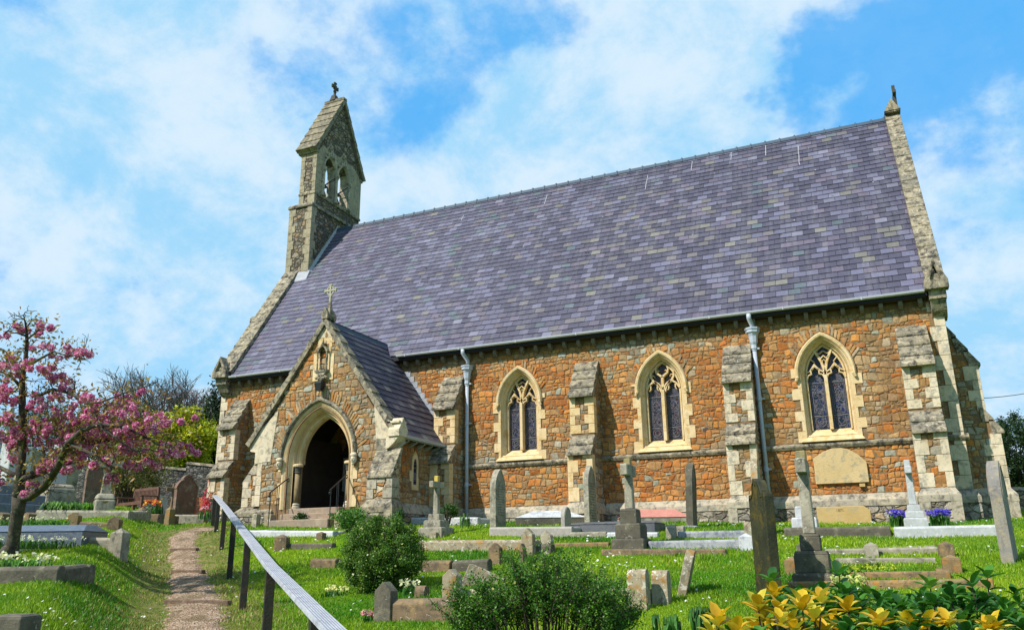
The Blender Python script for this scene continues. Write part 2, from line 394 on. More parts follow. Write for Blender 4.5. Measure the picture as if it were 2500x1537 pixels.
M['gutter'] = plain('painted_grey_iron', (.42, .44, .47), .45, .5, var=.04)
M['pipe'] = plain('painted_pale_iron', (.47, .52, .60), .4, .5, var=.05)
M['sheet_lead'] = stone('sheet_lead', (.30, .32, .36), (.40, .42, .46), dark=.2, world=True, rough=.5)
M['wood_dark'] = plain('dark_timber', (.055, .035, .022), .7, .3)
M['woodcorbel'] = plain('weathered_rafter_wood', (.20, .17, .13), .8, .3)
M['black'] = plain('black_iron', (.012, .012, .014), .4, .5)
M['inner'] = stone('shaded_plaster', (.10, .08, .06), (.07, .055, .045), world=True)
M['floor'] = stone('worn_step_stone', (.36, .26, .18), (.30, .24, .19), (.42, .33, .24), dark=.3, world=True)
M['bronze'] = plain('bell_bronze', (.05, .055, .045), .5, .5, metal=.6)
M['paper'] = plain('notice_paper', (.55, .55, .53), .8)
M['column'] = stone('column_stone', (.36, .26, .13), (.28, .20, .11), dark=.5, world=True)

church = root('church', (-9.0, 21.0, .7), 'Victorian stone parish church with purple slate roof, twin bell bellcote and gabled south porch', 'church')
YW = 21.0; PZ = 1.35; GB = .15
def arcpts(w, zb, zs, c, cx=0.0, n=14):
    """pointed arch outline, left foot -> apex -> right foot; c = (negative) centre offset"""
    r = w-c; th = math.acos(max(-1, min(1, -c/r)))
    right = [(w, zb)] + [(c+r*math.cos(th*i/n), zs+r*math.sin(th*i/n)) for i in range(n+1)]
    left = [(-a, z) for a, z in right]
    return [(cx+a, z) for a, z in left[:-1] + [right[-1]] + right[:-1][::-1]]
def cof(w, h): return w-(w*w+h*h)/(2*w)
def sweep(mb, cx, zb, zs, c, prof, plane='XZ', n=14):
    """moulding: profile of (half width, depth) swept round a pointed arch"""
    loops = [arcpts(w, zb, zs, c, cx, n) for w, d in prof]; b = len(mb.v); k = len(loops[0])
    for L, (w, d) in zip(loops, prof):
        mb.v += [(a, d, z) if plane == 'XZ' else (d, a, z) for a, z in L]
    for i in range(len(prof)-1):
        for j in range(k-1): mb.face([b+i*k+j, b+i*k+j+1, b+(i+1)*k+j+1, b+(i+1)*k+j])
    for e in (0, k-1): mb.face([b+i*k+e for i in range(len(prof))])
def quoins(mb, xe, s, yf, z0, z1, ww=(.30, .17), hh=.34, pr=.026, seed=0, plane='XZ', back=.1):
    r = random.Random(seed); z = z0; k = 0
    while z < z1-.05:
        h = min(hh*r.uniform(.85, 1.15), z1-z); w = ww[k % 2]*r.uniform(.93, 1.07)
        if z1-z-h < .1: h = z1-z
        a0, a1 = sorted((xe-s*pr, xe+s*w))
        if plane == 'XZ': mb.box(a0, yf-pr, z+.004, a1, yf+back, z+h-.004)
        else: mb.box(yf-back, a0+.03*s, z+.007, yf+pr+.004, a1, z+h-.007)
        z += h; k += 1

def inpoly(x, z, L):
    c = False; j = len(L)-1
    for i in range(len(L)):
        if (L[i][1] > z) != (L[j][1] > z) and x < (L[j][0]-L[i][0])*(z-L[i][1])/(L[j][1]-L[i][1])+L[i][0]: c = not c
        j = i
    return c
def masonry(mb, x0, x1, z0, z1, face, colf, seed=1, holes=(), clip=None, hh=(.085, .165), asp=(.8, 1.7), out=.024, plane='XZ', sgn=-1):
    """random rubble built stone by stone: uneven beds, slanted joints, pillowed faces. face = depth of the wall plane, sgn = outward direction"""
    r = random.Random(seed); z = z0; rows = [z0]
    while z < z1-.06: z = min(z1, z+r.uniform(*hh)); rows.append(z)
    ph = [(r.uniform(0, 6), r.uniform(0, 6), r.uniform(2.5, 4), r.uniform(6, 9)) for _ in rows]
    def bed(k, x):
        if k in (0, len(rows)-1): return rows[k]
        a, b_, f1, f2 = ph[k]; q = .028; return rows[k]+q*math.sin(x*f1+a)+q*.9*math.sin(x*f2+b_)
    for k in range(len(rows)-1):
        h = rows[k+1]-rows[k]; x = x0; xb = xt = x0
        while x < x1-.02:
            w = max(.09, min(.42, h*r.uniform(*asp))); nx = x+w
            if x1-nx < .08: nx = x1
            j = 0 if nx >= x1 else .03; nb, ntp = nx+r.uniform(-j, j), nx+r.uniform(-j, j)
            xm = (xb+nb)/2+r.uniform(-.2, .2)*w; xm2 = (xt+ntp)/2+r.uniform(-.2, .2)*w
            poly = [(xb, bed(k, xb)), (xm, bed(k, xm)), (nb, bed(k, nb)), (nb*.5+ntp*.5+r.uniform(-.012, .012), (rows[k]+rows[k+1])/2), (ntp, bed(k+1, ntp)), (xm2, bed(k+1, xm2)), (xt, bed(k+1, xt)), (xb*.5+xt*.5, (rows[k]+rows[k+1])/2)]
            xb, xt, x = nb, ntp, nx
            parts = [poly]
            if h > .15 and w > .13 and r.random() < .25:               # two flat stones in one bed
                zc = r.uniform(.4, .6); L_ = [(a*(1-zc)+c*zc, b_*(1-zc)+d*zc) for (a, b_), (c, d) in ((poly[0], poly[6]), (poly[1], poly[5]), (poly[2], poly[4]))]
                L_ = [(a, b_+r.uniform(-.012, .012)) for a, b_ in L_]; parts = [[poly[0], poly[1], poly[2], L_[2], L_[1], L_[0]], [L_[0], L_[1], L_[2], poly[4], poly[5], poly[6]]]
            for P in parts:
                cx_, cz_ = sum(p[0] for p in P)/len(P), sum(p[1] for p in P)/len(P)
                if clip and not all(inpoly(cx_+(a-cx_)*.9, cz_+(b_-cz_)*.9, clip) for a, b_ in P): continue
                if any(inpoly(cx_+(a-cx_)*.8, cz_+(b_-cz_)*.8, H) for H in holes for a, b_ in P+[(cx_, cz_)]): continue
                Q = []                                                # round the corners
                for i in range(len(P)):
                    a, c = P[i], P[(i+1) % len(P)]; Q += [(a[0]*.78+c[0]*.22, a[1]*.78+c[1]*.22), (a[0]*.22+c[0]*.78, a[1]*.22+c[1]*.78)]
                g = r.uniform(.002, .006); o1 = out*r.uniform(.35, .8); tx, tz = r.gauss(0, .10), r.gauss(0, .12); n = len(Q); b0 = len(mb.v)
                size = max(.05, min(abs(nb-xb)+w, h))
                def ring(gap, d, jit=0):
                    for a, c in Q:
                        dx, dz = a-cx_, c-cz_; L = math.hypot(dx, dz) or 1; f = max(0, L-gap)/L; X, Z = cx_+dx*f, cz_+dz*f; D_ = d+(dx*tx+dz*tz if d > 0 else 0)*.8+r.uniform(-jit, jit)
                        D_ = max(-.02, min(out, D_)); mb.v.append((X, face+sgn*D_, Z) if plane == 'XZ' else (face+sgn*D_, X, Z))
                ring(g, -.012); ring(g+.008, o1*.55); ring(g+.026, o1, .003)
                mb.v.append((cx_, face+sgn*min(out, o1+.004), cz_) if plane == 'XZ' else (face+sgn*min(out, o1+.004), cx_, cz_))
                mb.col = colf(r, cx_, cz_); mb.mi = 1
                for i in range(n):
                    j2 = (i+1) % n
                    for q in (0, 1): mb.face([b0+q*n+i, b0+q*n+j2, b0+(q+1)*n+j2, b0+(q+1)*n+i])
                    mb.face([b0+2*n+i, b0+2*n+j2, b0+3*n])
    mb.mi = 0
OR = [(.52, .19, .045), (.44, .15, .035), (.48, .22, .07), (.54, .24, .06), (.36, .145, .045), (.45, .23, .085), (.50, .20, .055), (.48, .26, .10)]
TN = [(.43, .27, .12), (.38, .23, .10), (.46, .31, .16), (.36, .22, .11), (.43, .24, .09), (.42, .32, .20), (.42, .20, .07), (.35, .25, .14)]
GR = [(.36, .32, .24), (.28, .24, .18), (.42, .37, .28), (.33, .34, .27), (.30, .22, .14)]
def lowf(x, z, s=0): return math.sin(x*1.1+s+1.7*math.sin(z*.9+s))*.5+math.sin(x*2.7-z*1.9+s*2)*.3+math.sin(x*.43+z*1.3+s)*.4
def stonecol(bias):
    def f(r, x, z):
        t = lowf(x, z)+bias(x, z)+r.gauss(0, .45); k = r.random()
        c = OR if t > 0 else (TN if t > -1.25 else GR)
        if k < .03: c = [(.34, .35, .26), (.37, .37, .29), (.50, .42, .28)]
        c = np.array(c[r.randrange(len(c))])*r.uniform(.78, 1.08); return tuple(c)
    return f
nave_bias = lambda x, z: (1.0 if z < 2.5 else (-.45+.9*(z-2.6)/1.2 if z < 4.2 else .75 if z < 5.3 else -.35)) - .5*(x > -.2) - .35*(-11 < x < -9.6)
M['stones'] = M['rubblestone']
# ---- nave walls with three window openings
WX = (-9.05, -4.95, -.87); ZS, ZSILL = 4.22, 2.74
cW = cof(.58, .93)
mb = MB()
outer = [(-20.05, GB), (1.88, GB), (1.88, 6.05), (-20.05, 6.05)]
mb.extrude([outer] + [arcpts(.60, ZSILL, ZS, cW, x)[::-1] for x in WX], 'XZ', YW, YW+.55)
mb.col = (.2, .13, .07)
holes_ = [arcpts(.64, ZSILL-.12, ZS, cW, x) for x in WX]
for a_, b_, sd_ in [(-19.85, -15.2, 1), (-12.0, -7.32, 2), (-6.65, -3.25, 3), (-2.56, 1.2, 4), (1.49, 1.62, 5)]:
    if b_-a_ > .5: masonry(mb, a_-.4 if a_ > -19 else a_, b_+.4 if b_ < -14 or b_ > -8 else b_, PZ, 2.44, YW, stonecol(nave_bias), sd_, hh=(.09, .175)); masonry(mb, a_-.4 if a_ > -19 else a_, b_+.4 if b_ < -14 or b_ > -8 else b_, 2.58, 5.66, YW, stonecol(nave_bias), sd_+20, holes=holes_)
wall = mb.build('wall', [M['mortar'], M['stones']], church)
RT = 1.481; ZR = 12.98; YR = 25.44; YE = 20.70; ZE = 5.96
YN = 2*YR-YE
def gable(mb, x0, x1):
    mb.extrude([[(YW+.005, GB), (2*YR-YW, GB), (2*YR-YW, 6.2), (YR, ZR-.12), (YW+.005, 6.2)]], 'YZ', x0, x1)
mb = MB(); gable(mb, -20.045, -19.5); mb.build('gable_wall', M['iron'], church)
mb = MB(); gable(mb, 1.3, 1.875); mb.build('gable_wall', M['tan'], church)
mb = MB(); mb.box(-20.0, 2*YR-YW-.5, GB, 1.8, 2*YR-YW+.02, 6.05); mb.build('wall', M['tan'], church)
mb = MB()
quoins(mb, -20.05, 1, YW, PZ, 5.7, seed=2); mb.build('quoins', M['ash'], church, bevel=.006); mb = MB(); quoins(mb, 1.88, -1, YW, PZ, 5.75, seed=3, ww=(.34, .2))
quoins(mb, YW, 1, 1.88, PZ, 5.75, plane='YZ', seed=4, ww=(.4, .24))
mb.build('quoins', M['ash'], church, bevel=.006)
# ---- plinth and string course
def plinth_run(mb, x0, x1, yf=YW, d=.13, z0=GB):
    mb.mi = 0
    mb.hexa([(x0, yf-d, z0), (x1, yf-d, z0), (x1, yf+.05, z0), (x0, yf+.05, z0)], [(x0, yf-d, 1.06), (x1, yf-d, 1.06), (x1, yf+.05, 1.06), (x0, yf+.05, 1.06)])
    mb.mi = 1
    mb.hexa([(x0, yf-d-.02, 1.06), (x1, yf-d-.02, 1.06), (x1, yf+.05, 1.06), (x0, yf+.05, 1.06)], [(x0, yf-d-.02, 1.2), (x1, yf-d-.02, 1.2), (x1, yf+.05, 1.2), (x0, yf+.05, 1.2)])
    mb.hexa([(x0, yf-d-.02, 1.2), (x1, yf-d-.02, 1.2), (x1, yf+.05, 1.2), (x0, yf+.05, 1.2)], [(x0, yf-.012, PZ), (x1, yf-.012, PZ), (x1, yf+.05, PZ), (x0, yf+.05, PZ)])
for a, b_ in [(-20.15, -19.5), (-18.75, -15.5), (-10.8, -7.34), (-6.6, -3.26), (-2.55, .8), (1.52, 1.98)]:
    mb = MB(); plinth_run(mb, a, b_)
    if a < 1: mb.build('plinth', [M['greyr'], M['greyash']], church)
# return along the east wall
mb.mi = 0; mb.box(1.85, YW-.126, GB, 2.0, 21.95, 1.055); mb.mi = 1; mb.box(1.85, YW-.146, 1.062, 2.02, 21.95, 1.195)
mb.hexa([(1.85, YW-.144, 1.197), (2.018, YW-.144, 1.197), (2.018, 21.95, 1.197), (1.85, 21.95, 1.197)], [(1.85, YW-.02, PZ+.03), (1.89, YW-.02, PZ+.03), (1.89, 21.95, PZ+.03), (1.85, 21.95, PZ+.03)])
mb.build('plinth', [M['greyr'], M['greyash']], church)
for a, b_ in [(-10.8, -7.3), (-6.67, -3.22), (-2.58, .85), (1.47, 1.99)]:
    mb = MB()
    mb.extrude([[(YW+.03, 2.42), (YW-.05, 2.44), (YW-.085, 2.50), (YW-.085, 2.535), (YW+.03, 2.60)]], 'YZ', a, b_)
    if a < 1: mb.build('string_course', M['cap'], church)
mb.extrude([[(1.85, 2.42), (1.93, 2.44), (1.965, 2.5), (1.965, 2.535), (1.85, 2.6)]], 'XZ', YW+.03, 21.9)
mb.build('string_course', M['cap'], church)

# ---- roof: individual slates over a dark deck
def slate_field(mb, x0, x1, n, exp, w, P, tintf, seed):
    """P(x, s) -> point on the roof plane; slates laid in n courses along s"""
    r = random.Random(seed); th = .02
    o = P(0, 0); u = (P(1, 0)-o); t = (P(0, 1)-o); nn = u.cross(t).normalized()
    if nn.z < 0: nn = -nn
    for i in range(n):
        off = (w/2 if i % 2 else 0) + r.uniform(-.01, .01); x = x0-off
        while x < x1-.01:
            a = max(x, x0)+.004; c = min(x+w*1.0, x1)-.004; x += w
            if c-a < .03: continue
            j = r.uniform(-.005, .005); s0 = i*exp+j; s1 = (i+1)*exp+.05; lift = r.uniform(.022, .030)
            mb.col = tintf(r, (a+c)/2, i/n)
            p = [P(a, s0)+nn*lift, P(c, s0)+nn*lift, P(c, s1)+nn*.003, P(a, s1)+nn*.003, P(a, s0)+nn*(lift-th), P(c, s0)+nn*(lift-th)]
            if r.random() < .012:
                p[0] = p[0]+t.normalized()*r.uniform(.02, .06); p[4] = p[4]+t.normalized()*.04
            mb.add(p, [(0, 1, 2, 3), (4, 5, 1, 0)])
def nave_tint(r, x, s):
    k = r.random(); b = r.uniform(.84, 1.16)
    c = np.array((.074, .068, .110))*(.9+.35*max(0, min(1, (-x-8)/10)))
    warm = math.exp(-((x+4.5)**2/18+(s-.45)**2/.08)); cool = math.exp(-((x+14)**2/12+(s-.45)**2/.10))
    if k < .05+.16*warm: c = np.array((.135, .122, .135)) if r.random() < .7 else np.array((.17, .16, .145))
    elif k < .11+.1*warm+.16*cool: c = np.array((.135, .13, .20)) if r.random() < .6 else np.array((.09, .115, .14))
    elif k < .30+.2*cool: c = np.array((.125, .12, .185))
    elif k < .42: c = np.array((.12, .10, .145))
    elif k < .435: c = np.array((.17, .165, .23))
    return tuple(np.clip(c*b, 0, 1))
ty, tz = math.cos(math.atan(RT)), math.sin(math.atan(RT))
NP_ = lambda x, s: Vector((x, YE+s*ty, ZE+s*tz))
SL = math.hypot(YR-YE, ZR-ZE)
mb = MB(); mb.col = (.1, .1, .1)
ncr = 37; slate_field(mb, -19.5, 1.62, ncr, SL/ncr, .305, NP_, nave_tint, 5)
roof = mb.build('roof', M['slate'], church)
mb = MB()
mb.extrude([[(YE+.01, ZE-.03), (YR, ZR-.03), (YN, ZE-.03), (YN, ZE-.15), (YR, ZR-.2), (YE+.01, ZE-.15)]], 'YZ', -19.5, 1.6)
mb.build('roof_deck', M['slateunder'], roof)
mb = MB(); x = -19.0
while x < 1.55:
    x1 = min(x+.46, 1.6)
    mb.extrude([[(YR-.115, ZR-.10), (YR-.03, ZR+.045), (YR+.03, ZR+.045), (YR+.115, ZR-.10), (YR+.09, ZR-.11), (YR, ZR-.02), (YR-.09, ZR-.11)]], 'YZ', x, x1-.004)
    mb.extrude([[(YR-.135, ZR-.115), (YR-.04, ZR+.075), (YR+.04, ZR+.075), (YR+.135, ZR-.115), (YR, ZR+.0)]], 'YZ', x1-.055, x1-.006)
    x = x1
mb.build('ridge_tiles', M['ridge'], roof)
mb = MB(); mb.col = (.42, .42, .45)
r_ = random.Random(3)
for x, s0, ln in [(-14.9+9, .93, .9), (-4.4, .97, .6), (-1.0, .93, 1.2), (-2.0, .985, .7), (-3.1, .98, .5), (-9.6, .93, .6), (-12.9, .9, .35)]:
    s = s0*SL; pts = []
    for i in range(9):
        pts.append(NP_(x+r_.uniform(-.008, .008)+.0*i, s-ln*i/8)+Vector((0, -tz, ty))*.028)
    w = [.005+.008*abs(math.sin(i*1.7)) for i in range(9)]
    for i in range(8):
        a, c = pts[i], pts[i+1]; mb.add([a-Vector((w[i], 0, 0)), a+Vector((w[i], 0, 0)), c+Vector((w[i+1], 0, 0)), c-Vector((w[i+1], 0, 0))], [(0, 1, 2, 3)])
for i in range(60):
    x = r_.uniform(-18, 1.3); s = r_.uniform(.2, .97)*SL; q = r_.uniform(.008, .022); o = NP_(x, s)+Vector((0, -tz, ty))*.028
    mb.add([o+Vector((q*math.cos(a), q*math.sin(a)*ty, q*math.sin(a)*tz)) for a in np.linspace(0, 5.5, 6)], [(0, 1, 2, 3, 4, 5)])
mb.build('bird_droppings', M['slate'], roof)
# moss tufts on the slates
mb = MB()
for cx_, s_, n_ in [(-16.2, .42, 4), (-13.4, .50, 7), (-14.0, .30, 4), (-10.6, .38, 3), (-3.6, .60, 3), (-7.5, .45, 2), (-17.3, .12, 3), (-.4, .55, 3), (-1.9, .40, 2), (-12.2, .22, 4), (-15.8, .27, 3), (-6.2, .8, 1)]:
    for k in range(n_):
        o = NP_(cx_+r_.gauss(0, .32), s_*SL+round(r_.gauss(0, 1.4))*SL/ncr)+Vector((0, -tz, ty))*.02
        for q in range(4): mb.ball((o.x+r_.gauss(0, .06), o.y+r_.gauss(0, .01), o.z+r_.gauss(0, .02)), r_.uniform(.010, .022), 5, (1.8, .7, .5))
mb.build('moss', plain('dry_moss', (.055, .04, .025), .95, .1), roof)
# ---- copings of the two gables, in stepped slabs
def coping(name, x0, x1, s0, s1, n, yk=1, up=.14, mat='cap', kneel=True):
    mb = MB(); L = (s1-s0)/n
    for i in range(n):
        a, c = s0+i*L, s0+(i+1)*L
        def Q(s, h): p = NP_(0, s)+Vector((0, -tz, ty))*h; return (p.y, p.z)
        mb.extrude([[Q(a, -.12), Q(a, up+.012), Q(c+.01, up-.008), Q(c+.02, -.12)]], 'YZ', x0, x1)
    mb.extrude([[(YN+.1, ZE+.1), (YR, ZR+.2), (YR, ZR-.1), (YN, ZE-.15)]], 'YZ', x0+.02, x1-.02)
    return mb.build(name, M[mat], church, bevel=.012)
coping('west_coping', -20.12, -19.46, .12, 5.78, 13)
coping('east_coping', 1.61, 2.03, .18, SL+.12, 19)
def kneeler(x0, x1):
    mb = MB(); xm = (x0+x1)/2
    mb.extrude([[(x0-.02, 5.92), (x1+.02, 5.92), (x1+.02, 6.12), (xm, 6.66), (x0-.02, 6.12)], [(x0+.12, 6.14), (xm, 6.5), (x1-.12, 6.14)]], 'XZ', YE-.20, YE+.1)
    mb.box(x0+.03, YE-.12, 6.0, x1-.03, YE+.3, 6.3)
    mb.box(x0+.05, YE-.07, 5.70, x1-.05, YW+.3, 5.93)
    mb.extrude([[(YE-.03, 5.695), (YW+.3, 5.695), (YW+.3, 5.3), (YW-.02, 5.34), (YE+.12, 5.46)]], 'YZ', x0+.07, x1-.07)
    mb.build('kneeler', M['cap'], church, bevel=.012)
kneeler(-20.12, -19.56); kneeler(1.58, 2.05)
mb = MB(); c_ = NP_(0, 3.25)
mb.extrude([[(c_.y-.2, c_.z-.35), (c_.y-.2, c_.z-.12), (c_.y-.1, c_.z-.02), (c_.y+.4, c_.z), (c_.y+.4, c_.z-.4), (c_.y, c_.z-.45)]], 'YZ', -20.35, -20.0); mb.build('gable_corbel', M['cap'], church, bevel=.01)
# ---- eaves: gutter and rafter ends
mb = MB()
def gut(mb, x0, x1, y, z):
    pr = [(y-.05, z+.03), (y-.058, z+.02), (y-.05, z-.02), (y, z-.045), (y+.05, z-.02), (y+.055, z+.03), (y+.045, z+.03), (y, z-.03), (y-.04, z+.02)]
    mb.extrude([pr], 'YZ', x0, x1)
    x = x0+.3
    while x < x1:
        mb.box(x, y-.064, z-.04, x+.035, y-.04, z+.035); x += 1.83
gut(mb, -19.5, -13.9, YE-.05, 5.93); mb.build('gutter', M['gutter'], church); mb = MB(); gut(mb, -12.95, 1.55, YE-.05, 5.93)
mb.build('gutter', M['gutter'], church)
proto = None
x = -19.25; inv = []
while x < 1.4:
    if not (-14.6 < x < -12.9): inv.append(x)
    x += .43
for i, x in enumerate(inv):
    if proto is None:
        mb = MB(); mb.extrude([[(YW+.02, 5.62), (YW-.10, 5.62), (YW-.20, 5.68), (YW-.22, 5.80), (YW+.02, 5.80)]], 'YZ', x, x+.10)
        proto = mb.build('rafter_end', M['woodcorbel'], church, bevel=.01); bx0 = x
    else:
        c = proto.copy(); COL.objects.link(c); c.location = (x-bx0, 0, 0)
mb = MB(); mb.box(-19.5, YW-.27, 5.80, 1.57, YW+.1, 5.84); mb.build('soffit_board', M['wood_dark'], church)
# ---- buttresses
def south_buttress(x0, x1, mats=('tan', 'gold'), sd=1):
    w = x1-x0
    mb = MB(); p = [(YW+.02, GB), (20.12, GB), (20.12, 2.60), (20.42, 3.05), (20.42, 4.14), (YW+.02, 5.16)]
    mb.extrude([p], 'YZ', x0, x1)
    mb.col = (.25, .17, .1); cf = stonecol(lambda x, z: -.8)
    masonry(mb, x0+.08, x1-.08, PZ, 2.5, 20.12, cf, sd, hh=(.11, .18), asp=(.9, 1.6)); masonry(mb, x0+.08, x1-.08, 3.12, 4.08, 20.42, cf, sd+1, hh=(.10, .16), asp=(.9, 1.5))
    masonry(mb, 20.14, YW, PZ, 2.5, x1, cf, sd+2, plane='YZ', sgn=1); masonry(mb, 20.44, YW, 2.6, 4.95, x1, cf, sd+3, plane='YZ', sgn=1, clip=[(20.44, 2.5), (YW, 2.5), (YW, 5.05), (20.44, 4.1)])
    b = mb.build('buttress', [M['mortar'], M['stones']], church)
    for (ya, za, yb, zb, n) in [(YW, 5.23, 20.28, 4.12, 4), (20.44, 3.12, 20.03, 2.56, 2)]:
        mb = MB()
        for i in range(n):
            t0, t1 = i/n, (i+1)/n
            y0_, z0_ = ya+(yb-ya)*t0, za+(zb-za)*t0; y1_, z1_ = ya+(yb-ya)*t1, za+(zb-za)*t1
            e = .035
            mb.extrude([[(y0_+.12, z0_-.01), (y0_+.012, z0_-.01), (y1_-e, z1_+.035), (y1_-e, z1_-.03), (y1_+.16, z1_-.03)]], 'YZ', x0-.025-.004*i, x1+.025+.004*i)
        mb.build('weathering', M['cap'], b, bevel=.006)
    mb = MB()
    for z0_, z1_, yf in [(PZ+.01, 2.55, 20.12), (3.13, 4.1, 20.42)]:
        quoins(mb, x0, 1, yf, z0_, z1_, (.27, .13), .24 if z0_ > 2 else .36, seed=sd, back=.2)
        quoins(mb, x1, -1, yf, z0_, z1_, (.13, .25), .24 if z0_ > 2 else .36, seed=sd+7, back=.2)
    mb.build('quoins', M[mats[1]], b, bevel=.006)
    mb = MB(); mb.mi = 0; mb.box(x0-.08, 20.02, GB, x1+.08, YW-.1, 1.06)
    mb.mi = 1; mb.box(x0-.10, 20.0, 1.062, x1+.10, YW-.1, 1.2)
    mb.hexa([(x0-.098, 20.002, 1.2), (x1+.098, 20.002, 1.2), (x1+.098, YW, 1.2), (x0-.098, YW, 1.2)], [(x0, 20.12, PZ+.02), (x1, 20.12, PZ+.02), (x1, YW, PZ+.02), (x0, YW, PZ+.02)])
    mb.box(x0-.095, 20.005, GB, x0+.12, 20.3, 1.06); mb.box(x1-.12, 20.005, GB, x1+.095, 20.3, 1.06)
    mb.build('plinth', [M['greyr'], M['greyash']], b)
for i, (a, b_) in enumerate([(-19.45, -18.82), (-11.45, -10.82), (-7.30, -6.67), (-3.23, -2.58), (.84, 1.47)]):
    south_buttress(a, b_, ('tan', 'ash' if i in (0, 3, 4) else 'gold'), sd=10+i)
# east end buttress, projecting to the east
mb = MB(); ya, yb = 21.95, 22.6
mb.extrude([[(1.8, GB), (2.72, GB), (2.72, 2.66), (2.5, 3.18), (2.5, 4.3), (1.98, 5.3), (1.8, 5.3)]], 'XZ', ya, yb)
mb.col = (.25, .17, .1); masonry(mb, 1.9, 2.6, PZ+.06, 5.2, ya, stonecol(lambda x, z: -.8), 41, clip=[(1.9, PZ), (2.62, PZ), (2.62, 2.7), (2.42, 3.1), (2.42, 4.3), (1.9, 5.2)])
eb = mb.build('buttress', [M['mortar'], M['stones']], church)
for (xa, za, xb, zb, n) in [(1.94, 5.42, 2.56, 4.33, 3), (2.46, 3.28, 2.8, 2.7, 2)]:
    mb = MB()
    for i in range(n):
        t0, t1 = i/n, (i+1)/n; X0, Z0 = xa+(xb-xa)*t0, za+(zb-za)*t0; X1, Z1 = xa+(xb-xa)*t1, za+(zb-za)*t1
        mb.extrude([[(X0-.1, Z0), (X0, Z0), (X1+.02, Z1+.02), (X1+.02, Z1-.05), (X1-.22, Z1-.05)]], 'XZ', ya-.03, yb+.03)
    mb.build('weathering', M['cap'], eb, bevel=.006)
mb = MB(); quoins(mb, 2.5, -1, ya, 3.2, 4.3, (.16, .3), .27, seed=4); quoins(mb, 2.72, -1, ya, PZ, 2.65, (.2, .36), .27, seed=6); mb.build('quoins', M['ash'], eb, bevel=.006)
mb = MB(); mb.mi = 0; mb.box(1.9, ya-.12, GB, 2.83, yb+.1, 1.1); mb.mi = 1; mb.box(1.9, ya-.14, 1.102, 2.85, yb+.12, 1.26)
mb.hexa([(1.9, ya-.138, 1.26), (2.848, ya-.138, 1.26), (2.848, yb+.1, 1.26), (1.9, yb+.1, 1.26)], [(1.9, ya-.01, PZ+.08), (2.73, ya-.01, PZ+.08), (2.73, yb, PZ+.08), (1.9, yb, PZ+.08)])
mb.box(2.55, ya-.135, GB, 2.835, ya+.1, 1.1)
mb.build('plinth', [M['greyr'], M['greyash']], eb)

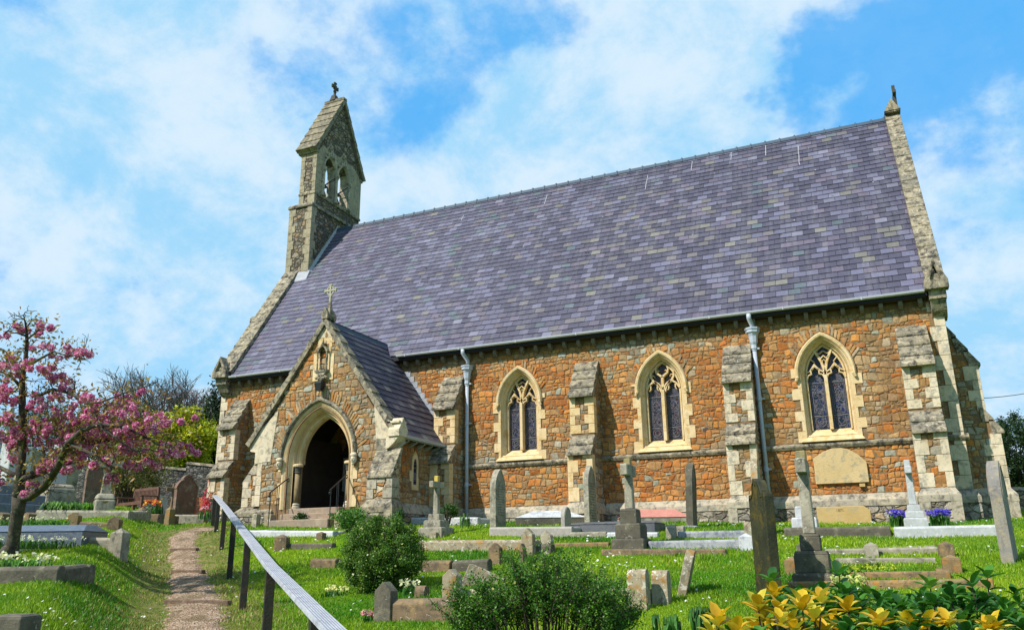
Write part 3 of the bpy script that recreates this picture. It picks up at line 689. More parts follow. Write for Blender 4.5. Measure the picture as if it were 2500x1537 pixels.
# ---- windows
def window(xc, kind, gmat, seed):
    mb = MB(); sweep(mb, xc, ZSILL-.02, ZS, cW, [(.605, YW-.026), (.575, YW-.026), (.56, YW+.02), (.55, YW+.03), (.53, YW+.10), (.50, YW+.12), (.475, YW+.24), (.455, YW+.30), (.455, YW+.45)])
    r = random.Random(seed)
    z = ZSILL-.14; k = seed % 2
    while z < ZS+.15:                                       # side blocks, long and short
        h = r.uniform(.24, .34); h = min(h, ZS+.22-z)
        for s in (-1, 1):
            w = (.80 if (k+(s > 0)) % 2 else .66)*r.uniform(.97, 1.03)
            a0, a1 = sorted((xc+s*.59, xc+s*w)); mb.box(a0, YW-.027, z+.004, a1, YW+.05, z+h-.004)
        z += h; k += 1
    w = mb.build('window', M['gold'], church)
    mb = MB(); sweep(mb, xc, ZS-.02, ZS, cW, [(.60, YW-.02), (.60, YW-.06), (.63, YW-.10), (.68, YW-.11), (.71, YW-.07), (.72, YW+.01)], n=16)
    for s in (-1, 1):
        for q in range(3): mb.ball((xc+s*(.665+.015*(q-1)), YW-.08, ZS-.03-.035*q), .05-.006*q, 7)
    mb.build('hood_mould', M['gold'], w)
    mb = MB()                                              # voussoirs of thin rubble over the hood
    L = arcpts(.80, ZS, ZS, cW, xc, 16); L2 = arcpts(.735, ZS, ZS, cW, xc, 16)
    for i in range(5, len(L)-6):
        if r.random() < .45: continue
        a = np.array(L2[i]); c = np.array(L2[i+1]); d = a-np.array((xc, ZS-.3)); d = d/np.linalg.norm(d); ln = r.uniform(.17, .28)
        a2, c2 = a*.93+c*.07, a*.07+c*.93
        A, Bq, Cq, Dq = a2, c2, c2+d*ln, a2+d*ln
        mb.col = tuple(np.array(r.choice(OR+TN+TN))*r.uniform(.8, 1.1)); mb.hexa([(p[0], YW+.02, p[1]) for p in (A, Bq, Cq, Dq)], [(p[0], YW-.030, p[1]) for p in (A, Bq, Cq, Dq)])
    mb.build('relieving_arch', M['rubblestone'], w, bevel=.01)
    mb = MB()
    mb.hexa([(xc-.72, YW-.10, 2.60), (xc+.72, YW-.10, 2.60), (xc+.72, YW+.05, 2.60), (xc-.72, YW+.05, 2.60)], [(xc-.70, YW-.085, 2.64), (xc+.70, YW-.085, 2.64), (xc+.60, YW+.05, 2.78), (xc-.60, YW+.05, 2.78)])
    mb.hexa([(xc-.60, YW-.02, 2.63), (xc+.60, YW-.02, 2.63), (xc+.5, YW+.4, 2.63), (xc-.5, YW+.4, 2.63)], [(xc-.60, YW-.015, 2.69), (xc+.60, YW-.015, 2.69), (xc+.5, YW+.3, 2.93), (xc-.5, YW+.3, 2.93)])
    mb.box(xc-.52, YW+.3, 2.6, xc+.52, YW+.5, 2.93)
    mb.build('sill', M['gold'], w, bevel=.008)
    # tracery
    mb = MB(); y0, y1 = YW+.17, YW+.30; hw = .46
    def T(pts, wd, a=y0, b=y1): mb.ribbon([(xc+p[0], p[1]) for p in pts], wd, 'XZ', a, b)
    def arcseg(cx, cz, r, a0, a1, n=8): return [(cx+r*math.cos(R(a0+(a1-a0)*i/n)), cz+r*math.sin(R(a0+(a1-a0)*i/n))) for i in range(n+1)]
    T([(0, 2.9), (0, 4.25)], .085, YW+.10, y1); 
    zh = 4.18
    if kind == 'Y':
        for s in (-1, 1):
            T([(s*a, z) for a, z in [(0, 4.2), (.015, 4.4), (.06, 4.58), (.13, 4.74), (.235, 4.93)]], [.08, .07, .06, .055, .045])
            c = s*.235
            T([(c-.225, zh-.03), (c-.17, zh+.09), (c-.09, zh+.12), (c-.10, zh+.21), (c, zh+.31), (c+.10, zh+.21), (c+.09, zh+.12), (c+.17, zh+.09), (c+.225, zh-.03)], .04)
            T([(c-.23, zh+.14), (c-.12, zh+.20), (c-.06, zh+.26), (c, zh+.36), (c+.06, zh+.26), (c+.12, zh+.20), (c+.23, zh+.14)], [.03, .04, .05, .05, .05, .04, .03])
            T([(c-s*.02, zh+.40), (c+s*.07, zh+.50), (c+s*.1, zh+.62)], [.02, .03, .02], y0+.03)
        T([(-.13, 4.72), (-.06, 4.68), (0, 4.74), (.06, 4.68), (.13, 4.72)], .04)
        T([(-.045, 4.5), (-.05, 4.58), (0, 4.66), (.05, 4.58), (.045, 4.5)], .025, y0+.03)
        T([(-.18, 4.86), (-.10, 4.80), (0, 4.87), (.10, 4.80), (.18, 4.86)], .025, y0+.03)
    else:
        for s in (-1, 1):
            T([(0, 4.15), (s*.03, 4.3), (s*.12, 4.42), (s*.25, 4.50), (s*.31, 4.62), (s*.31, 4.78), (s*.22, 4.92), (s*.12, 4.98)], [.08, .07, .065, .06, .055, .05, .045, .04])
            T([(s*.25, 4.49), (s*.36, 4.42), (s*.45, 4.28)], .05); T([(s*.22, 4.5), (s*.10, 4.36), (s*.05, 4.2)], .05)
            T([(s*.34, 4.40), (s*.33, 4.3), (s*.37, 4.24)], [.04, .03, .015], y0+.02); T([(s*.14, 4.40), (s*.16, 4.3), (s*.12, 4.24)], [.04, .03, .015], y0+.02)
            T([(0, 4.6), (s*.07, 4.66), (s*.15, 4.72), (s*.17, 4.82), (s*.13, 4.92), (s*.05, 4.96)], [.06, .055, .05, .045, .04, .03])
            T([(s*.15, 4.74), (s*.09, 4.80), (s*.07, 4.76)], [.035, .025, .01], y0+.02); T([(s*.30, 4.66), (s*.23, 4.66), (s*.20, 4.60)], [.03, .025, .01], y0+.02)
        T([(0, 4.2), (0, 4.62)], .07)
    sweep(mb, xc, 2.9, ZS, cW, [(.475, y1), (.475, y0+.02), (.43, y0+.02), (.43, y1)])
    mb.build('tracery', M['gold'], w, bevel=.01)
    mb = MB(); mb.extrude([arcpts(.47, 2.88, ZS, cW, xc)], 'XZ', y1+.002, y1+.02)
    mb.build('glass', gmat, w)
    mb = MB(); yl0, yl1 = y1-.012, y1+.001
    def Lr(pts, wd=.010, cl=False): mb.ribbon([(xc+p[0], p[1]) for p in pts], wd, 'XZ', yl0, yl1, cl)
    rr = random.Random(seed)
    for s in (-1, 1):
        c = s*.235
        Lr([(c-.165, 2.97), (c+.165, 2.97), (c+.165, 4.08), (c-.165, 4.08)], .010, True); Lr([(c-.145, 3.30), (c+.145, 3.30), (c+.145, 4.05), (c-.145, 4.05)], .006, True)
        for z in (3.26, 4.09): Lr([(c-.19, z), (c+.19, z)], .018)
        Lr(arcseg(c, 3.115, .125, 0, 360, 16), .009); Lr(arcseg(c, 3.115, .07, 0, 360, 10), .007)
        Lr([(c-.06, 3.18), (c+.06, 3.18), (c+.055, 3.1), (c, 3.04), (c-.055, 3.1)], .008, True)
        for q in range(5): a = rr.uniform(0, 6.28); Lr([(c+.07*math.cos(a), 3.115+.07*math.sin(a)), (c+.125*math.cos(a+.5), 3.115+.125*math.sin(a+.5))], .005)
        Lr([(c-.12, 3.32), (c-.12, 3.80), (c-.07, 3.90), (c, 3.98), (c+.07, 3.90), (c+.12, 3.80), (c+.12, 3.32)], .009)
        if kind == 'Y':
            for (a, z, q) in [(0, 3.85, .045), (-.05, 3.78, .045), (.05, 3.78, .045)]: Lr(arcseg(c+a, z, q, 0, 360, 10), .008)
        else: Lr(arcseg(c-.04, 3.8, .045, 0, 360, 10), .008); Lr(arcseg(c+.05, 3.7, .045, 0, 360, 10), .008)
        for q in range(11):
            x0_, z0_ = rr.uniform(-.1, .1), rr.uniform(3.34, 3.75); Lr([(c+x0_, z0_), (c+x0_+rr.uniform(-.05, .05), z0_+rr.uniform(-.1, .1)), (c+max(-.12, min(.12, x0_+rr.uniform(-.1, .1))), z0_+rr.uniform(-.14, .14))], .007)
        for q in range(6): Lr([(c-.13+q*.052, 4.0), (c-.13+q*.052+.03, 4.05), (c-.13+(q+1)*.052, 4.0)], .006)
        for q in range(5): Lr([(c-.08+q*.04, 4.12), (c-.06+q*.03, 4.2), (c, 4.3)], .006)
        for q in range(5): a = rr.uniform(-.2, .2); z = rr.uniform(4.5, 4.85); Lr(arcseg(a, z, rr.uniform(.02, .05), 0, 300, 8), .006)
    mb.build('lead_came', M['lead'], w)
window(WX[0], 'Y', M['glassA'], 4); window(WX[1], 'O', M['glassB'], 5); window(WX[2], 'Y', M['glassC'], 7)
mb = MB()                                                  # dark room behind the windows
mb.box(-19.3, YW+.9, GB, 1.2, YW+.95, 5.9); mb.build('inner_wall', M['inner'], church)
# air bricks
for x, z in [(-9.95+.02, 3.07), (-3.88+.02, 3.27)]:
    x, z = (onY(1080+323*.3175, 840+770*.3175, YW) if x < -9 else onY(1500+586*.3837, 740+803*.3837, YW))[[0, 2]]
    mb = MB(); mb.box(x-.10, YW-.012, z-.06, x+.10, YW+.02, z+.06); v = mb.build('air_brick', plain('terracotta', (.25, .12, .06), .8), church)
    mb = MB()
    for a in range(7):
        for c in range(3): mb.box(x-.085+a*.025, YW-.016, z-.045+c*.033, x-.068+a*.025, YW-.013, z-.022+c*.033)
    mb.build('holes', M['black'], v)
# ---- downpipes with hoppers
def downpipe(x, ztop, zb):
    y = YW-.11; mb = MB()
    mb.tube([(x-.03, YE-.05, 5.90), (x-.03, YE-.04, 5.78), (x+.02, y, 5.6), (x+.02, y, 5.5)], .06, 10)
    mb.tube([(x, y, ztop-.2), (x, y, zb)], .052, 12)
    p = mb.build('downpipe', M['pipe'], church, smooth=True)
    mb = MB(); mb.lathe(x, y, [(.065, ztop-.44), (.085, ztop-.42), (.075, ztop-.32), (.10, ztop-.26), (.115, ztop-.1), (.145, ztop-.02), (.175, ztop), (.175, ztop+.07), (.195, ztop+.08), (.195, ztop+.12), (.16, ztop+.12)], 8)
    mb.build('hopper', M['pipe'], p)
    mb = MB()
    for z in (ztop-.42, 3.74, 2.0):
        if z > zb+.3: mb.lathe(x, y, [(.055, z-.06), (.066, z-.05), (.066, z+.05), (.055, z+.06)], 12); mb.box(x+.05, y-.02, z-.02, x+.13, y+.09, z+.02)
    mb.build('pipe_bracket', M['pipe'], p)
downpipe(-10.66, 5.32, .75); downpipe(-2.47, 5.45, .6)

# ---- bellcote
bx0, bx1 = -20.05, -19.0; by0, by1 = 23.76, 27.12; bm_ = YR
mb = MB(); 
mb.extrude([[(by0, 8.0), (by1, 8.0), (by1, 13.42), (by0, 13.42)]], 'YZ', bx0, bx1)
bc = mb.build('bellcote', M['belr'], church)
ux0, ux1, uy0, uy1 = -19.74, -19.03, 23.9, 26.98
mb = MB()
def opening(yc): return arcpts(.36, 14.1, 15.25, cof(.36, .62), yc, 10)[::-1]
O1, O2 = 24.74, 25.66
mb.extrude([[(uy0, 13.42), (uy1, 13.42), (uy1, 15.85), (YR, 18.75), (uy0, 15.85)], opening(O1), opening(O2)], 'YZ', ux1-.34, ux1)
mb.extrude([[(uy0, 16.0), (uy1, 16.0), (uy1, 15.85), (YR, 18.75), (uy0, 15.85)][::-1][0:0] or [(uy0, 15.9), (YR, 18.74), (uy1, 15.9)]], 'YZ', ux0, ux1-.342)
mb.box(ux0, uy0, 13.42, ux1-.342, uy0+.42, 15.9); mb.box(ux0, uy1-.5, 13.42, ux1-.342, uy1, 15.9); mb.box(ux0, uy0+.42, 13.42, ux1-.342, uy1-.5, 14.0)
mb.build('belfry_wall', M['belr'], bc)
mb = MB()
quoins(mb, bx0, 1, by0, 9.6, 13.4, (.30, .2), .34, seed=1); quoins(mb, bx1, -1, by0, 9.6, 13.4, (.2, .32), .34, seed=2)
quoins(mb, by0, 1, bx1, 9.6, 13.4, (.3, .2), .34, seed=3, plane='YZ')
quoins(mb, ux0, 1, uy0, 14.1, 15.8, (.2, .16), .34, seed=1); quoins(mb, ux1, -1, uy0, 14.1, 15.8, (.13, .18), .34, seed=2)
quoins(mb, ux0, 1, uy0, 13.56, 14.0, (.2, .2), .44, seed=1); quoins(mb, ux1, -1, uy0, 13.56, 14.0, (.3, .3), .44, seed=2)
mb.box(ux0+.2, uy0-.013, 15.58, ux1-.1, uy0+.05, 15.8)
M['belash'] = stone('sooty_ashlar', (.46, .38, .25), (.38, .33, .23), (.30, .28, .22), dark=.7, world=True)
mb.build('quoins', M['belash'], bc, bevel=.006)
mb = MB()
for (z, e) in [(13.42, .07), (14.0, .05)]:
    x0_, x1_, y0_, y1_ = (bx0, bx1, by0, by1) if z < 13.8 else (ux0, ux1, uy0, uy1)
    mb.frustum((x0_+x1_)/2, (y0_+y1_)/2, z-.05, z+.03, (x1_-x0_)/2+e, (y1_-y0_)/2+e, (x1_-x0_)/2+e, (y1_-y0_)/2+e)
    mb.frustum((x0_+x1_)/2, (y0_+y1_)/2, z+.03, z+.13, (x1_-x0_)/2+e, (y1_-y0_)/2+e, (x1_-x0_)/2-.01, (y1_-y0_)/2-.01)
mb.build('ledge', M['cap'], bc, bevel=.008)
# smooth stone face of the belfry: jambs, spandrels
mb = MB(); f0, f1 = ux1, ux1+.03
def notch(yc, k=.40): return arcpts(k, 14.1, 15.25, cof(k, .72), yc, 10)[::-1]
mb.extrude([[(uy0, 14.05), (uy1, 14.05), (uy1, 15.80), (26.3, 16.25), (25.95, 16.2), (25.66, 16.6), (25.45, 16.25), (25.2, 16.2), (24.95, 16.25), (24.74, 16.6), (24.5, 16.2), (24.25, 16.25), (uy0, 15.80)], opening(O1), opening(O2)], 'YZ', f0-.01, f1)
mb.build('belfry_face', M['belash'], bc)
mb = MB()
for yc in (O1, O2):
    loops = []
    for (w, d) in [(.47, f1-.02), (.47, f1+.07), (.42, f1+.09), (.39, f1+.04), (.362, f1), (.355, f1-.02), (.355, f1-.35)]:
        loops.append((w, d))
    sweep(mb, yc, 14.1, 15.25, cof(.34, .62), [(.357, f1-.01), (.357, f1-.37)], 'YZ', 10); sweep(mb, yc, 15.20, 15.25, cof(.34, .62), loops, 'YZ', 10)
    # ogee tip, crockets and finial
    mb.ribbon([(yc-.22, 15.88), (yc-.07, 16.02), (yc, 16.25)], [.09, .07, .04], 'YZ', f1, f1+.09); mb.ribbon([(yc+.22, 15.88), (yc+.07, 16.02), (yc, 16.25)], [.09, .07, .04], 'YZ', f1, f1+.09)
    for q in (-1, 1): mb.ball((f1+.05, yc+q*.33, 15.78), .06, 6); mb.ball((f1+.05, yc+q*.17, 15.98), .06, 6)
    mb.ball((f1+.05, yc, 16.36), .075, 6, (1, 1, 1.3)); mb.ball((f1+.05, yc-.08, 16.27), .045, 6); mb.ball((f1+.05, yc+.08, 16.27), .045, 6)
mb.build('hood_mould', M['greyash'], bc)
mb = MB()
for y in (O1-.40, (O1+O2)/2, O2+.42):
    mb.lathe(f1+.02, y, [(.12, 14.03), (.12, 14.1), (.08, 14.16), (.075, 14.2), (.07, 15.05), (.08, 15.08), (.11, 15.16), (.13, 15.24), (.13, 15.3)], 10)
mb.build('shaft', M['greyash'], bc, smooth=False)
# belfry roof of stone slabs
mb = MB(); rx0, rx1 = -19.93, -18.92; sl = (19.0-15.88)/(YR-23.72); L = math.hypot(19.0-15.88, YR-23.72); uy, uz = (YR-23.72)/L, (19.0-15.88)/L
for sgn in (1, -1):
    for i in range(7):
        a, c = i*L/7, (i+1)*L/7
        def Q(s, h): y = 23.72+uy*s-uz*h; z = 15.88+uz*s+uy*h; return (y if sgn > 0 else 2*YR-y, z)
        mb.extrude([[Q(a, -.10), Q(a, .09), Q(min(c+.02, L), .05), Q(min(c+.02, L), -.10)]], 'YZ', rx0+.004*(sgn < 0), rx1-.004*(sgn < 0))
mb.box(rx0+.05, 23.80, 15.76, rx1-.06, 24.0, 15.9); mb.box(rx0+.05, 2*YR-24.0, 15.76, rx1-.06, 2*YR-23.8, 15.9)
mb.box(rx0, YR-.13, 18.93, rx1, YR+.13, 19.07)
M['belroof'] = stone('lichened_slab', (.36, .30, .19), (.22, .19, .14), (.44, .38, .24), dark=1.1, world=True)
mb.build('belfry_roof', M['belroof'], bc, bevel=.01)
def lat_cross(mb, x, y, z, h, arm, t, plane='YZ', trefoil=True):
    """finial cross standing at z; plane = direction of the arms"""
    a = h*.66
    mb.box(x-t/2, y-t/2, z, x+t/2, y+t/2, z+h)
    if plane == 'YZ': mb.box(x-t/2-.002, y-arm, z+a-t/2, x+t/2+.002, y+arm, z+a+t/2)
    else: mb.box(x-arm, y-t/2-.002, z+a-t/2, x+arm, y+t/2+.002, z+a+t/2)
    if trefoil:
        for d in (-1, 1):
            for e in (-1, 1):
                q = arm*.45
                if plane == 'YZ': mb.ball((x, y+d*arm*.92, z+a+e*t*.55), t*.75, 6); mb.ball((x, y+e*t*.55, z+a+d*(h-a)*.9), t*.75, 6); mb.ball((x, y+d*q, z+a+e*q), t*.5, 5)
                else: mb.ball((x+d*arm*.92, y, z+a+e*t*.55), t*.75, 6); mb.ball((x+e*t*.55, y, z+a+d*(h-a)*.9), t*.75, 6); mb.ball((x+d*q, y, z+a+e*q), t*.5, 5)
M['darkcap'] = stone('black_lichened_stone', (.06, .06, .05), (.10, .095, .08), dark=.5, world=True)
mb = MB(); mb.frustum(-19.5, YR, 19.05, 19.32, .14, .16, .09, .09); lat_cross(mb, -19.5, YR, 19.3, .66, .2, .075); mb.build('finial_cross', M['darkcap'], bc)
# bells
for yc in (O1, O2):
    mb = MB(); mb.lathe(-19.4, yc, [(.24, 14.3), (.22, 14.36), (.16, 14.52), (.13, 14.66), (.08, 14.72), (.02, 14.76)], 14); mb.build('bell', M['bronze'], bc, smooth=True)
    mb = MB(); mb.box(-19.46, yc-.36, 14.76, -19.34, yc+.36, 14.84); mb.tube([(-19.4, yc+.2, 14.8), (-18.85, yc+.2, 14.95), (-18.85, yc+.2, 13.2)], .014, 5); mb.tube([(-19.4, yc+.2, 14.82), (-18.8, yc+.12, 14.98)], .02, 5)
    mb.build('bell_lever', M['black'], bc)
mb = MB()                                                  # lead apron where the belfry meets the slates
for q in range(2):
    pass
mb.hexa([(bx1-.02, by0-.05, 10.42), (bx1+.12, by0-.05, 10.42), (bx1+.12, YR, 12.92), (bx1-.02, YR, 12.92)], [(bx1-.02, by0-.05, 10.62), (bx1+.03, by0-.05, 10.62), (bx1+.03, YR, 13.12), (bx1-.02, YR, 13.12)])
mb.hexa([(-19.5, by0-.22, 10.20), (bx1+.12, by0-.22, 10.20), (bx1+.12, by0+.02, 10.58), (-19.5, by0+.02, 10.58)], [(-19.5, by0-.22, 10.24), (bx1+.1, by0-.22, 10.24), (bx1+.1, by0-.012, 10.66), (-19.5, by0-.012, 10.66)])
mb.build('flashing', M['sheet_lead'], bc)
# east gable cross
mb = MB(); mb.frustum(1.83, YR, 13.05, 13.22, .22, .3, .18, .16)
mb.extrude([[(1.6, 13.1), (2.06, 13.1), (1.83, 13.5)]], 'XZ', YR-.3, YR+.2); mb.build('apex_stone', M['cap'], church)
mb = MB(); lat_cross(mb, 1.97, YR, 13.15, .92, .26, .09, 'YZ', False); mb.build('finial_cross', M['darkcap'], church)

# ---------------------------------------------------------------- porch
PX, PF = -13.55, 17.9; PL, PRr = -15.45, -11.42; PRZ = 6.42; PT = 1.45
porch_mb = MB(); cP = cof(1.13, 1.50); ZP = 2.62; ZF = 1.31; pcx = -13.58
fw = [(PL, GB), (PRr, GB), (PRr, 3.15), (PX, 6.3), (-15.72, 3.1), (PL, 2.95)]
porch_mb.extrude([fw, arcpts(1.0, ZF, ZP, cP, pcx)[::-1]], 'XZ', PF, PF+.42)
porch_mb.col = (.3, .22, .13)
masonry(porch_mb, PL, PRr, PT, 6.25, PF, stonecol(lambda x, z: -.85+.3*math.sin(x*3)), 31, holes=[arcpts(1.17, ZF-.2, ZP, cP, pcx)], clip=[(PL, 1.3), (PRr+.02, 1.3), (PRr+.02, 3.3), (PX, 6.5), (-15.5, 3.6), (PL, 2.95)], hh=(.10, .18))
porch = porch_mb.build('porch', [M['mortar'], M['stones']], church)
mb = MB()
mb.box(PRr-.38, PF+.42, GB, PRr-.002, YW, 3.2); mb.box(PL+.002, PF+.42, GB, PL+.38, YW, 3.2)
mb.box(-15.0, PF+.03, GB, -12.0, YW, ZF-.032); mb.col = (.2, .13, .07)
masonry(mb, PF+.1, YW-.4, 1.42, 3.0, PRr-.002, stonecol(lambda x, z: .2), 33, holes=[[(19.05, 1.75), (19.5, 1.75), (19.5, 2.5), (19.28, 2.75), (19.05, 2.5)]], plane='YZ', sgn=1)
mb.build('side_wall', [M['mortar'], M['stones']], porch)
mb = MB(); mb.box(PL+.4, PF+.05, ZF-.03, PRr-.4, YW-.01, ZF); mb.build('floor', M['floor'], porch)
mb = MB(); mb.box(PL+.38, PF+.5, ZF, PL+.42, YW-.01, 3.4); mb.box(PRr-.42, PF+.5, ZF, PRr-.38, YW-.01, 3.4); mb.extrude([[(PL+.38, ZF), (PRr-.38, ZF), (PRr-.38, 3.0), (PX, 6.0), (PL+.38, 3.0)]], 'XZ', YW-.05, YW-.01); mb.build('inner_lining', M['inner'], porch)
mb = MB(); mb.extrude([arcpts(.65, ZF, 2.7, cof(.65, .9), pcx)], 'XZ', YW-.09, YW-.055)
for q in range(5): mb.box(pcx-.6+q*.28, YW-.10, ZF, pcx-.585+q*.28, YW-.088, 3.1)
mb.build('inner_door', M['wood_dark'], porch)
nb = onY(840-30, 1120, YW-.2)
mb = MB()
for (x0_, x1_, z0_, z1_) in [(-15.0+.1, -14.66, 2.0, 3.0), (-14.55, -14.30, 2.2, 2.95)]: mb.box(x0_, YW-.11, z0_, x1_, YW-.075, z1_)
mb.build('notice', M['paper'], porch)
mb = MB(); mb.box(-15.1, YW-.075, 1.9, -14.2, YW-.052, 3.1); mb.build('notice_board', M['wood_dark'], porch)
# doorway mouldings
mb = MB(); sweep(mb, pcx, ZF, ZP, cP, [(1.14, PF-.028), (1.11, PF-.04), (1.08, PF-.02), (1.05, PF), (1.03, PF+.05), (1.0, PF+.03), (.98, PF+.02), (.95, PF+.07), (.92, PF+.13), (.90, PF+.12)], n=22)
z = ZF; k = 0
r = random.Random(8)
while z < ZP+.1:
    h = r.uniform(.28, .4); h = min(h, ZP+.15-z)
    for s in (-1, 1):
        w = (1.28 if (k+(s > 0)) % 2 else 1.16); a0, a1 = sorted((pcx+s*1.12, pcx+s*w)); mb.box(a0, PF-.027, z+.004, a1, PF+.05, z+h-.004)
    z += h; k += 1
mb.build('doorway', M['gold'], porch)
mb = MB(); sweep(mb, pcx, 2.52, ZP, cP, [(.905, PF+.12), (.89, PF+.22), (.86, PF+.2), (.84, PF+.26), (.80, PF+.27), (.77, PF+.34), (.77, PF+.46)], n=22); mb.build('inner_arch', M['gold'], porch)
mb = MB(); mb.box(pcx-1.0, PF+.3, ZF, pcx-.84, PF+.45, 2.55); mb.build('jamb', M['column'], porch); mb = MB(); mb.box(pcx+.84, PF+.3, ZF, pcx+1.0, PF+.45, 2.55); mb.build('jamb', M['column'], porch)
for s in (-1, 1):
    mb = MB(); x = pcx+s*.84; y = PF+.25
    mb.lathe(x, y, [(.075, ZF+.16), (.08, 1.8), (.075, 2.28)], 14); c = mb.build('column', M['column'], porch, smooth=True)
    mb = MB(); mb.lathe(x, y, [(.12, ZF), (.12, ZF+.07), (.10, ZF+.10), (.11, ZF+.13), (.08, ZF+.17)], 14); mb.build('base', M['ash'], c)
    mb = MB(); mb.lathe(x, y, [(.08, 2.27), (.10, 2.29), (.085, 2.32), (.10, 2.40), (.12, 2.44)], 14); mb.build('capital', M['darkcap'], c)
    mb = MB(); mb.lathe(x, y, [(.13, 2.44), (.145, 2.46), (.145, 2.50), (.12, 2.52)], 14); mb.build('abacus', M['gold'], c)
mb = MB(); sweep(mb, pcx, ZP, ZP, cP, [(1.14, PF-.01), (1.14, PF-.06), (1.17, PF-.11), (1.21, PF-.12), (1.24, PF-.08), (1.25, PF-.01)], n=22); mb.build('hood_mould', M['cap'], porch)
for s in (-1, 1):                                          # carved heads
    x = pcx+s*1.2; mb = MB(); mb.ball((x, PF-.09, ZP-.11), .10, 10, (.85, .9, 1.25)); mb.ball((x, PF-.18, ZP-.12), .022, 5, (1, 1, 1.6)); mb.ball((x, PF-.10, ZP+.0), .10, 8, (1.05, .9, .7))
    for e in (-1, 1): mb.ball((x+e*.035, PF-.165, ZP-.08), .015, 5)
    mb.box(x-.025, PF-.18, ZP-.175, x+.025, PF-.15, ZP-.16); mb.ball((x, PF-.12, ZP-.22), .05, 6)
    mb.build('carved_head', M['ash'], porch, smooth=True)
mb = MB(); L2 = arcpts(1.27, ZP, ZP, cP, pcx, 26)
for i in range(3, len(L2)-4):
    if r.random() < .25: continue
    a = np.array(L2[i]); c = np.array(L2[i+1]); d = a-np.array((pcx, ZP-.5)); d = d/np.linalg.norm(d); ln = r.uniform(.22, .34); a2, c2 = a*.94+c*.06, a*.06+c*.94
    mb.col = tuple(np.array(r.choice(OR+TN+TN))*r.uniform(.8, 1.1)); mb.hexa([(p[0], PF+.02, p[1]) for p in (a2, c2, c2+d*ln, a2+d*ln)], [(p[0], PF-.030, p[1]) for p in (a2, c2, c2+d*ln, a2+d*ln)])
mb.build('relieving_arch', M['rubblestone'], porch, bevel=.01)
# porch roof
psl = math.hypot(PRZ-3.12, -11.18-PX); pux, puz = (-11.18-PX)/psl, (PRZ-3.12)/psl
def porch_tint(r, x, s):
    b = r.uniform(.75, 1.15); k = r.random(); c = np.array((.07, .064, .10))
    if k < .1: c = np.array((.12, .11, .13))
    elif k < .16: c = np.array((.17, .16, .16))
    return tuple(c*b)
mb = MB()
slate_field(mb, PF+.22, YW+.16, 17, psl/17, .30, lambda x, s: Vector((-11.18-pux*s, x, 3.12+puz*s)), porch_tint, 9)
slate_field(mb, PF+.22, YW+.16, 17, psl/17, .30, lambda x, s: Vector((2*PX+11.18+pux*s, x, 3.12+puz*s)), porch_tint, 10)
pr = mb.build('porch_roof', M['slate'], porch)
mb = MB(); mb.extrude([[(-11.19, 3.09), (PX, PRZ-.03), (2*PX+11.19, 3.09), (2*PX+11.19, 2.99), (PX, PRZ-.2), (-11.19, 2.99)]], 'XZ', PF+.2, YW+.2); mb.build('roof_deck', M['slateunder'], pr)
mb = MB(); mb.extrude([[(PX-.17, PRZ-.2), (PX, PRZ+.04), (PX+.17, PRZ-.2), (PX+.12, PRZ-.2), (PX, PRZ-.02), (PX-.12, PRZ-.2)]], 'XZ', PF+.25, YW+.0); mb.build('ridge_tiles', M['ridge'], pr)
mb = MB(); n = 9
for sgn in (1, -1):
    for i in range(n):
        a, c = -.05+i*(psl+.08)/n, -.05+(i+1)*(psl+.08)/n
        def Q(s, h):
            x = -11.2-pux*s+puz*h*1.0; z = 3.1+puz*s+pux*h; return (x if sgn > 0 else 2*PX-x, z)
        mb.extrude([[Q(a, -.05), Q(a, .12), Q(c+.015, .085), Q(c+.015, -.05)]], 'XZ', PF-.10+.004*(sgn < 0), PF+.26-.004*(sgn < 0))
mb.build('coping', M['cap'], porch, bevel=.01)
mb = MB(); mb.extrude([[(PX-.28, 5.93), (PX+.28, 5.93), (PX+.06, 6.36), (PX-.06, 6.36)]], 'XZ', PF-.02, PF+.2)
mb.build('apex_stone', M['ash'], porch)
mb = MB()                                                  # little gablet that carries the cross
mb.extrude([[(PX-.10, 6.45), (PX+.10, 6.45), (PX+.12, 6.58), (PX, 6.80), (PX-.12, 6.58)]], 'XZ', PF-.12, PF+.3)
mb.frustum(PX+.04, PF+.06, 6.55, 7.0, .08, .09, .035, .035); mb.build('gablet', M['cap'], porch, bevel=.01)
M['pale_lichen'] = stone('pale_lichened_stone', (.40, .38, .28), (.50, .47, .34), lich=(.30, .30, .16), lamt=.4, dark=.3, world=True)
mb = MB(); lat_cross(mb, PX+.04, PF+.06, 6.98, .52, .20, .05, 'XZ'); 
mb.ribbon([(PX+.04+.12*math.cos(a), 7.32+.12*math.sin(a)) for a in np.linspace(0, 2*math.pi, 17)[:-1]], .03, 'XZ', PF+.045, PF+.075, True)
mb.build('finial_cross', M['pale_lichen'], porch)
# kneelers
for sgn, xe in ((1, PRr), (-1, PL)):
    mb = MB()
    xo = 2*PX+11.2 if sgn < 0 else -11.2
    x1_ = xo
    mb.extrude([[(xe-sgn*.3, 2.6), (xe, 2.6), (xe+sgn*.02, 2.78), (xe+sgn*.12, 2.86), (x1_-sgn*.02, 2.92), (x1_, 3.22), (xe-sgn*.45, 4.0)]], 'XZ', PF-.03, PF+.4)
    mb.build('kneeler', M['ash'], porch, bevel=.008)
mb = MB(); mb.extrude([[(PF-.14, 3.02), (PF+.3, 3.02), (PF+.3, 3.2), (PF+.08, 3.52), (PF-.14, 3.2)]], 'YZ', -11.33, -11.0)
mb.box(-11.4, PF-.1, 3.36, -11.03, PF+.26, 3.42)
mb.extrude([[(-11.42, 2.7), (-11.3, 2.75), (-11.12, 2.9), (-11.03, 3.02), (-11.42, 3.02)]], 'XZ', PF-.1, PF+.3)
